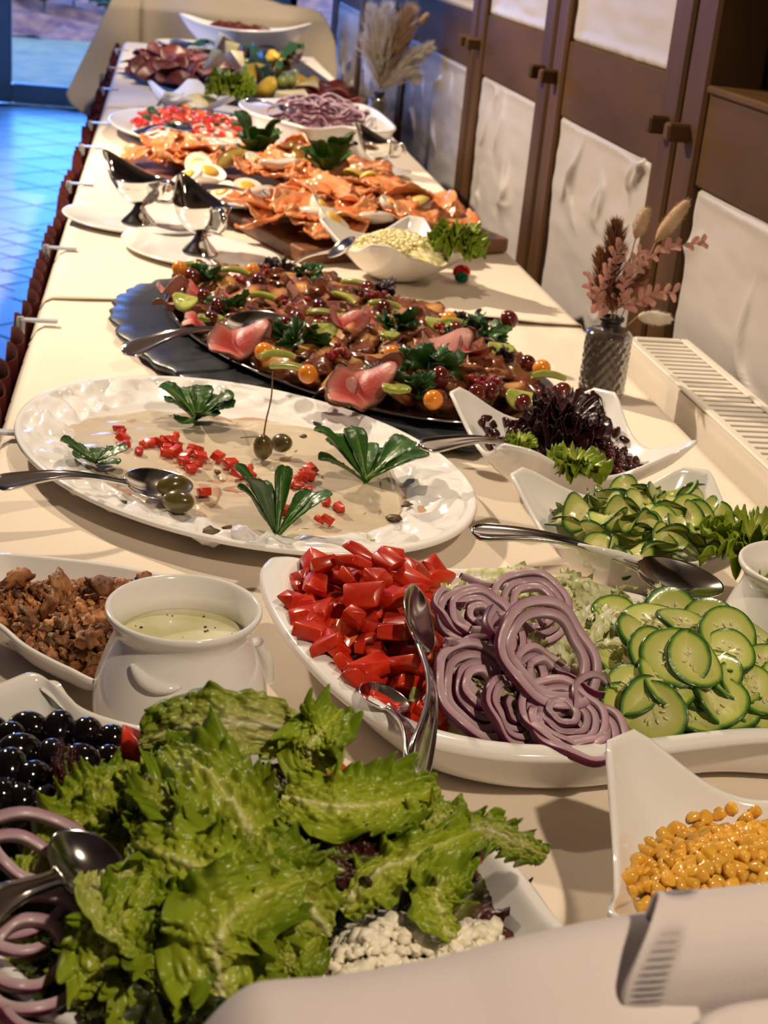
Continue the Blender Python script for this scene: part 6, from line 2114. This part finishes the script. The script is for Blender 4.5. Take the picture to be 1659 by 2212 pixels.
V, Fs = ellipsoid(0.022, 0.032, 0.020, 18, 14)
V = V.copy()
V[:, 2] = np.abs(V[:, 2]) * np.where(np.abs(V[:, 0]) < 0.2, 1, 1)
lem = make('lemon_wedge', V, Fs, M['lemon'])
for k, (x, y) in enumerate([(625, 333), (655, 350), (770, 390), (800, 395), (900, 450), (500, 345), (640, 340)]):
    o = put('lemon_wedge', lem, None, at(x, y, 0.828), (.6, .3, k), 1.1)
    props(o, ll[k], 'lemon')
rosette('corn_salad_tuft', at(705, 380, 0.822), 0.060, 'dark green corn salad tuft on the salmon before the rear sauce boat', 33, 15, lift=(0.5, 2.2), wid=0.42)
rosette('corn_salad_tuft', at(553, 338, 0.818), 0.060, 'dark green corn salad tuft at the back edge of the rear salmon board', 36, 15, lift=(0.4, 2.0), wid=0.42)
spoon('serving_spoon', P3(430, 405, 0.84), P3(632, 437, 0.812), 'silver serving spoon lying between the eggs and the front salmon', up=(0, -.5, 1), bw=0.030, hw=0.010)

# ================================================================== FAR DISHES
# oval tomato platter
OC = np.array([0.073, 4.02])
an = np.linspace(0, 2 * PI, 120, endpoint=False)
rim = np.stack([0.205 * np.cos(an), 0.335 * np.sin(an), 0 * an + 0.035], -1)
t = thing('oval_platter', (*OC, 0.751), 'oval white platter of chopped tomato and mozzarella at the left behind the salmon', 'platter', None, 0.05)
P = vessel(rim, refine(PLAT, 40), 0.008, 0)
put('platter_body', make('platter_body', *shell(P, 0.006, 0.0), M['porcelain']), t)
tp2 = poly_of([(285, 262), (330, 248), (430, 252), (520, 275), (535, 295), (450, 302), (330, 290)], 0.785)
mo = put('mozzarella_bed', make('mozzarella_bed', *mound(tp2, 0.765, 0.025, 0.08, 0.004, seed=21), M['mozzarella']))
props(mo, 'creamy white bed under the chopped tomato on the far oval platter', 'mozzarella', None, 'stuff')
p = scatter(tp2, 90, 0.026, 111)
z = heap_z(p, tp2, 0.785, 0.028, 0.08)
for k in range(len(p)):
    o = put('tomato_piece', (toms + tomf)[k % 16], None, (*p[k], z[k]), rrot(g, .6), g.uniform(.7, 1.25))
    props(o, 'small orange-red tomato piece on the far oval platter', 'tomato', 'tomato pieces on the far oval platter')
hb = make('chopped_herb', *lump(8, 1, 0.4, 2, (0.012, 0.009, 0.004)), M['parsley'])
for q in scatter(tp2, 24, 0.05, 115):
    o = put('chopped_herb', hb, None, (*q, 0.814), rrot(g, .4), g.uniform(.7, 1.5))
    props(o, 'dark green chopped herb on the far oval tomato platter', 'herb', 'herbs on the far oval platter')
spoon('serving_spoon', P3(292, 290, 0.806), P3(405, 270, 0.812), 'silver spoon on the left half of the far oval tomato platter', up=(0, -.3, 1), bw=0.035, hw=0.014)

# rectangular dish with onion rings
RECT = [(0.04, 0), (0.4, 0), (0.7, 0.0), (0.82, 0.04), (0.88, 0.2), (0.92, 0.5), (0.96, 0.85), (1, 1)]
zr = 0.848
ctrl = rimc([(520, 222), (545, 214), (640, 213), (690, 218), (735, 226), (775, 224), (810, 238), (845, 268), (848, 278), (825, 282), (760, 274), (735, 272)], zr) + rimc([(700, 276)], zr - .006) + rimc([(668, 276)], zr - .004) + rimc([(640, 268), (590, 255), (545, 242)], zr)
curve_dish('rectangular_dish', ctrl, RECT, 'white wavy-rimmed rectangular dish of red onion rings at the right rear', th=0.008, n=120)
rp = poly_of([(600, 252), (640, 235), (740, 240), (775, 256), (720, 266), (660, 266)], 0.83)
mo = put('onion_bed', make('onion_bed', *mound(rp, 0.785, 0.045, 0.08, 0.006, seed=22), M['onion'], None))
mo.data.attributes.new('t', 'FLOAT', 'POINT').data.foreach_set('value', np.clip(0.45 + 0.35 * rng.normal(size=len(mo.data.vertices)), 0, 1).astype(np.float32))
props(mo, 'sliced red onion filling the rear rectangular dish under the rings', 'onion', None, 'stuff')
ROM = []
for s in range(5):
    V, Fs, tt = ring_mesh(0.030 + 0.004 * s, 0.006, 0.009, s * 3 + 1, 0.12, 0.15, 32)
    ROM.append(make('onion_ring', V, Fs, M['onion'], tt))
p = scatter(rp, 40, 0.036, 117)
z = heap_z(p, rp, 0.832, 0.024, 0.08)
place(ROM, np.c_[p, z], 'onion_ring', 'red onion ring heaped in the rear rectangular dish', 'onion', 'onion rings in the rear rectangular dish', 118, .6, (.7, 1.1))
spoon('serving_spoon', P3(530, 218, 0.868), P3(640, 240, 0.852), 'silver serving spoon whose handle rests on the left rim of the rear onion dish', up=(0, -.3, 1), bw=0.025, hw=0.014)

# small cream bowl with lettuce
square_bowl('horseradish_bowl', [(318, 174, None), (415, 170, None), (545, 192, None), (362, 200, None)], 0.832, 'small white square bowl of mustard-coloured cream with lettuce, left rear', 'white four-cornered bowls', dip=0.036)
hp = poly_of([(380, 205), (420, 196), (470, 202), (440, 215), (395, 214)], 0.81)
mo = put('horseradish_cream', make('horseradish_cream', *mound(hp, 0.790, 0.022, 0.05, 0.004, seed=23), M['horseradish']))
props(mo, 'mustard yellow creamed horseradish in the small square bowl', 'horseradish', None, 'stuff')
curly('lettuce_tuft', at(497, 215, 0.805), 0.070, 'lettuce', 18, 'green lettuce tuft at the right of the small mustard cream bowl', n=5, lift=1.0)
spoon('serving_spoon', P3(343, 228, 0.775), P3(392, 204, 0.842), 'silver spoon leaning into the small mustard cream bowl', up=(-.3, -.5, 1), bw=0.020, hw=0.010)

# cold cut and cheese platter
cpx = [(277, 140), (300, 168), (420, 205), (600, 232), (740, 238), (775, 228), (700, 165), (620, 120), (480, 112), (350, 120)]
cc = poly_of(cpx, 0.765)
Lc = spline(cc, 100, True)
c0 = Lc.mean(0)
rows = []
for s, zz_ in [(0.02, 0.014), (0.6, 0.014), (0.985, 0.014), (1, 0.010), (0.99, 0.0), (0.02, 0.0)]:
    rows.append(np.c_[(Lc - c0) * s, np.full(100, zz_)])
V, Fs = gridM(np.array(rows), False, True)
o = put('slate_platter', make('slate_platter', V, Fs, M['slate']), None, (*c0, 0.7525))
props(o, 'long dark slate platter of cold cuts and cheese near the far end', 'platter')
SLM = []
for s in range(4):
    V, Fs, t_ = disc_mesh(0.045, 0.003, s + 5, 0.2, 0.10, 0.05, 30, 7)
    SLM.append((V, Fs))
salm = [make('salami_slice', *q, M['salami']) for q in SLM]
hamm = [make('ham_slice', *q, M['ham']) for q in SLM]


def pile(px, zz_, n, mind, meshes, name, lab, cat, grp, hh, seed, sc=(.9, 1.3), dm=.15, tilt=.5):
    poly = poly_of(px, zz_)
    p = scatter(poly, n, mind, seed)
    z = heap_z(p, poly, zz_ - 0.005, hh, dm)
    place(meshes, np.c_[p, z], name, lab, cat, grp, seed, tilt, sc)


pile([(285, 145), (330, 130), (390, 128), (425, 150), (400, 190), (340, 175)], 0.775, 42, 0.045, salm, 'salami_slice', 'dark red salami slice in the heap at the left of the far platter', 'salami', 'salami slices on the far platter', 0.07, 121)
pile([(350, 125), (400, 118), (440, 140), (420, 165)], 0.785, 12, 0.05, hamm, 'ham_slice', 'pink ham slice between the salami and the cheese on the far platter', 'ham', 'ham slices beside the salami', 0.05, 122)
pile([(440, 175), (500, 155), (545, 175), (540, 200), (470, 195)], 0.78, 16, 0.06, hamm, 'ham_slice', 'pink ham slice behind the small mustard cream bowl', 'ham', 'ham slices behind the mustard bowl', 0.05, 123)
pile([(640, 225), (680, 200), (730, 205), (765, 232), (700, 236)], 0.78, 30, 0.05, [salm[0], salm[1], hamm[2], salm[3]], 'cured_meat_slice', 'red cured meat slice at the right end of the far platter', 'cold cuts', 'cured meat at the right end of the far platter', 0.05, 124)


def wedge(L, Wd, Hh, seed, m, name):
    return make(name, *hull([[0, -Wd * .1, 0], [0, Wd * .1, 0], [L, -Wd / 2, 0], [L, Wd / 2, 0], [0, -Wd * .1, Hh * .8], [0, Wd * .1, Hh * .8], [L, -Wd / 2, Hh], [L, Wd / 2, Hh]], 0.003), M[m])


CH = [wedge(0.11, 0.07, 0.05, s, 'cheese', 'cheese_wedge') for s in range(2)]
CD = []
for s in range(4):
    V, Fs = lump(s + 140, 3, 0.25, 1.2, (0.052, 0.04, 0.04), 3)
    CD.append(make('pineapple_chunk', V, Fs, M['cheddar']))
chl = ['pale cheese wedge standing behind the salami', 'pale cheese wedge left of the yellow chunks', 'pale cheese wedge below the herb stalks', 'pale cheese triangle lying before the rear onion dish', 'pale cheese triangle under the yellow piece at the right', 'pale cheese wedge behind the mustard bowl']
for k, (x, y, zz_, r) in enumerate([(450, 165, .79, (.2, -.9, .4)), (490, 150, .80, (.3, -1.0, 1.2)), (520, 165, .79, (.1, -.6, 2)), (590, 222, .785, (.3, .1, .3)), (640, 205, .785, (.3, .1, .8)), (470, 140, .79, (.2, -1.1, .1))]):
    o = put('cheese_wedge', CH[k % 2], None, at(x, y, zz_), r, 0.95 if k > 2 else 0.8)
    props(o, chl[k], 'cheese')
cdl = ['large yellow chunk in the middle of the far platter', 'yellow chunk right of the pale cheese', 'yellow piece standing at the herb stalks', 'yellow piece at the right end on the cured meat', 'second yellow piece at the right end', 'small yellow piece behind the lettuce tuft', 'yellow piece behind the herb stalks', 'small yellow chunk left of the large one']
for k, (x, y, zz_, s) in enumerate([(560, 175, .80, 1.35), (490, 178, .795, .7), (590, 130, .82, .9), (650, 188, .80, .9), (675, 190, .80, .85), (470, 162, .81, .55), (610, 150, .80, .9), (575, 195, .79, .8)]):
    o = put('pineapple_chunk', CD[k % 4], None, at(x, y, zz_), rrot(g, 1), s)
    props(o, cdl[k], 'fruit')
GR = make('green_grape', *ellipsoid(0.022, 0.022, 0.026, 16, 12), M['kiwi'])
for x, y in [(530, 140), (545, 138), (555, 150), (620, 170), (635, 165), (610, 178), (630, 178), (640, 172), (535, 152)]:
    o = put('green_grape', GR, None, at(x, y, .815), rrot(g, 1))
    props(o, 'olive green grape among the cheese on the far platter', 'grape', 'green grapes on the far platter')
for k, (sp, lab, m) in enumerate([([(540, 95, .86), (560, 130, .86), (580, 165, .83), (600, 185, .80)], 'long dark green herb stalk drooping over the yellow chunks', 'lettuce_dark'), ([(400, 100, .80), (450, 92, .83), (500, 100, .83), (560, 105, .82)], 'long dark green leaf at the back of the far platter', 'lettuce_dark'),
                                  ([(600, 150, .81), (620, 115, .85), (640, 95, .87), (650, 105, .86)], 'green leafy herb stalk at the right back of the far platter', 'lettuce_dark'), ([(480, 112, .80), (510, 108, .83), (530, 115, .83), (545, 130, .81)], 'dark red leaf behind the pale cheese', 'lettuce_red'),
                                  ([(610, 140, .81), (630, 130, .84), (640, 120, .84), (645, 118, .83)], 'small red-green leaf beside the herb stalk at the right', 'lettuce_red')]):
    leaf('herb_stalk', [at(*q) for q in sp], 0.024, 'parsley' if m == 'lettuce_dark' else m, 800 + k, lab, 'herb', nu=30, nv=15, ruffle=.5)
# glass plate with tongs behind, boat dish with relish
OC = at(450, 112, 0.78)
t = thing('oval_plate', (OC[0] - 0.02, OC[1] + 0.28, 0.751), 'white oval plate with green leaves behind the far cold cut platter', 'plate')
an = np.linspace(0, 2 * PI, 80, endpoint=False)
rim = np.stack([0.20 * np.cos(an), 0.17 * np.sin(an), 0 * an + 0.035], -1)
put('plate_body', make('plate_body', *shell(vessel(rim, refine(PLAT, 26), 0.006, 0), 0.005, 0.0), M['porcelain']), t)
spoon('serving_spoon', P3(320, 120, 0.79), P3(400, 95, 0.82), 'silver serving spoon on the rim of the oval plate near the far end', up=(0, -.3, 1), bw=0.035, hw=0.014)
BOAT = [(0.04, 0), (0.3, 0), (0.5, 0.05), (0.7, 0.28), (0.86, 0.62), (1, 1)]
bc = at(500, 108, 0.752)
cx0, cy0 = 0.335, 6.62
an = np.linspace(0, 2 * PI, 100, endpoint=False)
rr_ = 0.30 / (np.abs(np.cos(an)) ** 1.2 + np.abs(np.sin(an) * 2.3) ** 1.2) ** (1 / 1.2)
a0 = -0.25
bx, by = rr_ * np.cos(an), rr_ * np.sin(an)
ctrl = [(cx0 + x * math.cos(a0) - y * math.sin(a0), cy0 + x * math.sin(a0) + y * math.cos(a0), 0.868 + 0.05 * (abs(x) / 0.3) ** 2.5) for x, y in zip(bx[::4], by[::4])]
curve_dish('relish_boat', ctrl, BOAT, 'long white boat dish of dark red relish at the far end before the cream drape', th=0.007, n=100, z0=0.008)
V, Fs = mound(np.array([(cx0 + 0.17 * math.cos(a), cy0 - 0.02 + 0.07 * math.sin(a)) for a in np.linspace(0, 2 * PI, 30, endpoint=False)]), 0.835, 0.055, 0.07, 0.006, seed=25, down=0.03)
V = V - np.array([cx0, cy0, 0.83])
o = put('relish', make('relish', V, Fs, M['relish']), None, (cx0, cy0, 0.83), (0, 0, a0))
props(o, 'dark red relish heaped in the far boat dish', 'relish', None, 'stuff')


# ================================================================== VASES WITH DRIED FLOWERS
def vase(c, label, sc=1.0):
    t = thing('vase', c, label, 'vase')
    t.scale = (sc,) * 3
    pr_ = spline([(0.002, 0.0), (0.028, 0.0), (0.031, 0.003), (0.0315, 0.012), (0.0315, 0.05), (0.0315, 0.076), (0.030, 0.083), (0.024, 0.0885), (0.015, 0.090)], 80)
    P = lathe(pr_, 96)
    a = np.linspace(0, 2 * PI, 96, endpoint=False)[None]
    zz_ = pr_[:, 1][:, None]
    dm = np.abs(np.sin(8 * a + zz_ * 190)) * np.abs(np.sin(8 * a - zz_ * 190))
    m = sm((zz_ - 0.006) / 0.006) * sm((0.080 - zz_) / 0.006)
    k = 1 - 0.085 * (1 - dm) ** 2 * m
    P[..., :2] *= k[..., None]
    put('vase_body', make('vase_body', *gridM(P, False, True), M['glass_dark']), t)
    nk_ = lathe(spline([(0.015, 0.089), (0.0135, 0.092), (0.0135, 0.098), (0.0165, 0.100), (0.0168, 0.104), (0.0145, 0.105), (0.012, 0.1035), (0.0115, 0.09)], 30), 40)
    put('vase_neck', make('vase_neck', *gridM(nk_, False, True), M['black']), t)
    return t


def stem_thing(name, label, base, path, rad, m='straw'):
    base = np.asarray(base, float)
    t = thing(name, base, label, 'dried flower')
    put('stem', make('stem', *tube(spline(np.asarray(path) - base, 18), rad, 7), M[m]), t)
    return t, np.asarray(path) - base


def bunny_tail(base, p_tip, p_head0, label, w, m, seed):
    """soft oval grass head between two points"""
    t, q = stem_thing('bunny_tail', label, base, [base, (base + p_head0) / 2 + np.array([0, 0, 0.004]), p_head0], 0.0009)
    ax = p_tip - p_head0
    L = np.linalg.norm(ax)
    V, Fs = ellipsoid(w, w, L / 2, 20, 18)
    V = V * (1 + 0.05 * fbm(V, 300, seed, 2))[:, None]
    Mx = frame(p_head0 - base, p_tip - base) @ Matrix.Rotation(PI / 2, 4, 'Y')
    Mx = Matrix.Translation(Vector([float(v) for v in (p_head0 + p_tip) / 2 - base])) @ Mx.to_3x3().to_4x4()
    put('head', make('head', V, Fs, M[m]), t, M=Mx)
    # soft hairs
    g_ = np.random.default_rng(seed)
    n = 500
    d = g_.normal(size=(n, 3))
    d /= np.linalg.norm(d, axis=1, keepdims=True)
    s0 = d * np.array([w, w, L / 2]) * 0.95
    dirn = d * np.array([1, 1, 0.5]) + np.array([0, 0, 0.9])
    dirn /= np.linalg.norm(dirn, axis=1, keepdims=True)
    e = s0 + dirn * w * g_.uniform(0.35, 0.8, (n, 1))
    sd = np.cross(dirn, g_.normal(size=(n, 3)))
    sd /= np.linalg.norm(sd, axis=1, keepdims=True)
    V = np.concatenate([s0 - sd * 0.0003, s0 + sd * 0.0003, e], 0)
    Fs = [[i, n + i, 2 * n + i] for i in range(n)]
    o = put('hairs', make('hairs', V, Fs, M[m]), t, M=Mx)
    o['kind'] = 'stuff'
    return t


def plume(base, pts, label, spread, m, seed, n=900, blade=0.02):
    """feathery pampas plume: many fine blades along a stem"""
    t, q = stem_thing('pampas_plume', label, base, pts, 0.0010)
    g_ = np.random.default_rng(seed)
    sp = spline(q, 60)
    k0 = 18
    idx = g_.integers(k0, 60, n)
    T = np.gradient(sp, axis=0)
    T /= np.linalg.norm(T, axis=1, keepdims=True)
    s0 = sp[idx]
    u = (idx - k0) / (60 - k0)
    side = g_.normal(size=(n, 3))
    side /= np.linalg.norm(side, axis=1, keepdims=True)
    dirn = T[idx] * 1.0 + side * 0.55
    dirn /= np.linalg.norm(dirn, axis=1, keepdims=True)
    L = blade * (0.5 + np.sin(PI * np.clip(u * 0.85 + 0.1, 0, 1))) * g_.uniform(0.6, 1.2, n)
    s0 = s0 + side * spread * (np.sin(PI * (0.15 + 0.8 * u)) * g_.uniform(0, 1, n))[:, None]
    wv_ = np.cross(dirn, g_.normal(size=(n, 3)))
    wv_ /= np.linalg.norm(wv_, axis=1, keepdims=True)
    bw_ = 0.0007 + blade * 0.02
    V = np.concatenate([s0 - wv_ * bw_, s0 + wv_ * bw_, s0 + dirn * L[:, None] * 0.6 + wv_ * bw_ * .6, s0 + dirn * L[:, None]], 0)
    Fs = [[i, n + i, 2 * n + i, 3 * n + i] for i in range(n)]
    o = put('plume', make('plume', V, Fs, M[m]), t)
    o['kind'] = 'stuff'
    return t


def leaf_spray(base, pts, label, L, m, seed, n=11, w=0.28):
    t, q = stem_thing('leaf_spray', label, base, pts, 0.0009, 'dry_pink')
    g_ = np.random.default_rng(seed)
    sp = spline(q, 50)
    T = np.gradient(sp, axis=0)
    T /= np.linalg.norm(T, axis=1, keepdims=True)
    for k in range(n):
        i = int(16 + 33 * k / (n - 1))
        s = (1 if k % 2 else -1)
        sd = np.cross(T[i], np.array([0.25, -1, 0.2]))
        sd /= np.linalg.norm(sd)
        d = T[i] * 0.75 + sd * s * 0.8 + g_.normal(size=3) * 0.22
        d /= np.linalg.norm(d)
        ll_ = L * g_.uniform(.75, 1.15)
        P, tt = leaf_geo([(0, 0, 0), d * ll_ * .5 + np.array([0, 0, .002]), d * ll_], ll_ * w, seed * 9 + k, hint=(0.1, -0.9, 0.5), ruffle=0.12, freq=1.2, cup=0.5, jag=0.02, nu=12, nv=7, base=0.1, crinkle=0.0004)
        V, Fs = gridM(P)
        put('leaf', make('leaf', V, Fs, M[m]), t, sp[i])
    return t


vb_ = at(1297, 848, 0.752)
VB = np.array([vb_[0], vb_[1], 0.752])
vase(VB, 'dark smoked glass vase with a diamond pattern holding dried flowers, by the radiator', 1.02)
VY = VB[1]


def vp_(x, y, dy=0.0):
    return atY(x, y, VY + dy)


nkb = VB + np.array([0, 0, 0.06])
neck = VB + np.array([0, 0, 0.112])
bunny_tail(nkb, vp_(1398, 450), vp_(1373, 515), 'beige bunny tail grass standing tallest left of the post', 0.0085, 'dry_beige', 1)
bunny_tail(nkb, vp_(1488, 432), vp_(1418, 520), 'long beige bunny tail leaning right in front of the timber post', 0.0095, 'dry_beige', 2)
bunny_tail(nkb, vp_(1380, 562), vp_(1350, 605), 'small white bunny tail in the middle of the bouquet', 0.0100, 'dry_white', 3)
bunny_tail(nkb, vp_(1452, 690), vp_(1378, 683), 'white bunny tail drooping to the right over the radiator', 0.0085, 'dry_white', 4)
plume(nkb, [nkb, neck, vp_(1312, 620), vp_(1325, 550), vp_(1330, 490)], 'brown feathery plume standing upright in the near vase', 0.011, 'dry_brown', 5, 1400, 0.020)
plume(nkb, [nkb, neck, vp_(1325, 650), vp_(1352, 620), vp_(1390, 590)], 'brown feathery plume leaning right in the near vase', 0.010, 'dry_brown', 6, 900, 0.016)
plume(nkb, [nkb, neck, vp_(1300, 640), vp_(1300, 600), vp_(1298, 545)], 'short brown plume at the left of the near vase', 0.012, 'dry_brown', 7, 800, 0.014)
leaf_spray(nkb, [nkb, neck, vp_(1370, 590, -.01), vp_(1430, 540, -.01), vp_(1515, 525, -.01)], 'long spray of pink dried leaves reaching right in front of the post', 0.016, 'dry_pink', 8, 19)
leaf_spray(nkb, [nkb, neck, vp_(1375, 655, -.012), vp_(1410, 635, -.012), vp_(1455, 632, -.012)], 'lower spray of pink dried leaves on the right of the near vase', 0.018, 'dry_pink', 9, 13)
leaf_spray(nkb, [nkb, neck, vp_(1290, 660, -.014), vp_(1305, 600, -.014), vp_(1335, 540, -.014)], 'pink dried leaf spray on the front left of the near bouquet', 0.018, 'dry_pink', 10, 19)
leaf_spray(nkb, [nkb, neck, vp_(1285, 665, -.012), vp_(1278, 635, -.012), vp_(1272, 600, -.012)], 'small pink leaf spray sticking out left of the near bouquet', 0.014, 'dry_pink', 11, 9)
leaf_spray(nkb, [nkb, neck, vp_(1345, 650, -.014), vp_(1350, 600, -.014), vp_(1380, 545, -.014)], 'pink leaf spray rising through the middle of the near bouquet', 0.014, 'dry_pink', 12, 15)

vf = at(822, 252, 0.7525)
VF_ = np.array([0.655, 4.52, 0.7525])
vase(VF_, 'dark glass vase with pale pampas grass near the far post by the wall', 1.0)
nkb = VF_ + np.array([0, 0, 0.06])
neck = VF_ + np.array([0, 0, 0.112])
VY = VF_[1]
for k, (pts, lab, sp_w, m, n_) in enumerate([
    ([(815, 130), (808, 80), (805, 25)], 'tall white pampas plume at the left of the far vase', .016, 'dry_white', 900),
    ([(832, 120), (835, 70), (838, 20)], 'tall cream pampas plume in the middle of the far vase', .016, 'dry_white', 900),
    ([(848, 110), (868, 60), (885, 25)], 'beige pampas plume leaning right in the far vase', .016, 'dry_beige', 900),
    ([(855, 150), (885, 125), (925, 105)], 'white feathery plume drooping far right towards the panel', .014, 'dry_white', 800),
    ([(850, 170), (870, 155), (895, 165)], 'low white plume hanging right of the far vase', .016, 'dry_white', 800),
    ([(825, 140), (838, 100), (850, 55)], 'olive brown plume stem in the middle of the far vase', .007, 'dry_olive', 500),
    ([(845, 130), (862, 95), (875, 70)], 'brownish plume in the right middle of the far vase', .012, 'dry_beige', 700),
    ([(812, 150), (800, 115), (795, 90)], 'thin cream plume leaning left in the far vase', .010, 'dry_white', 500)]):
    plume(nkb, [nkb, neck] + [vp_(*q) for q in pts], lab, sp_w * 1.2, m, 50 + k, n_, 0.042)
bunny_tail(nkb, vp_(925, 28), vp_(905, 55), 'pinkish bunny tail at the top right of the far vase', 0.010, 'dry_beige', 61)
bunny_tail(nkb, vp_(798, 48), vp_(804, 72), 'peach bunny tail at the top left of the far vase', 0.009, 'dry_beige', 62)

for o in S.objects:
    if o.type == 'MESH' and o.parent is None and 'kind' not in o and 'category' not in o:
        o['kind'] = 'structure'
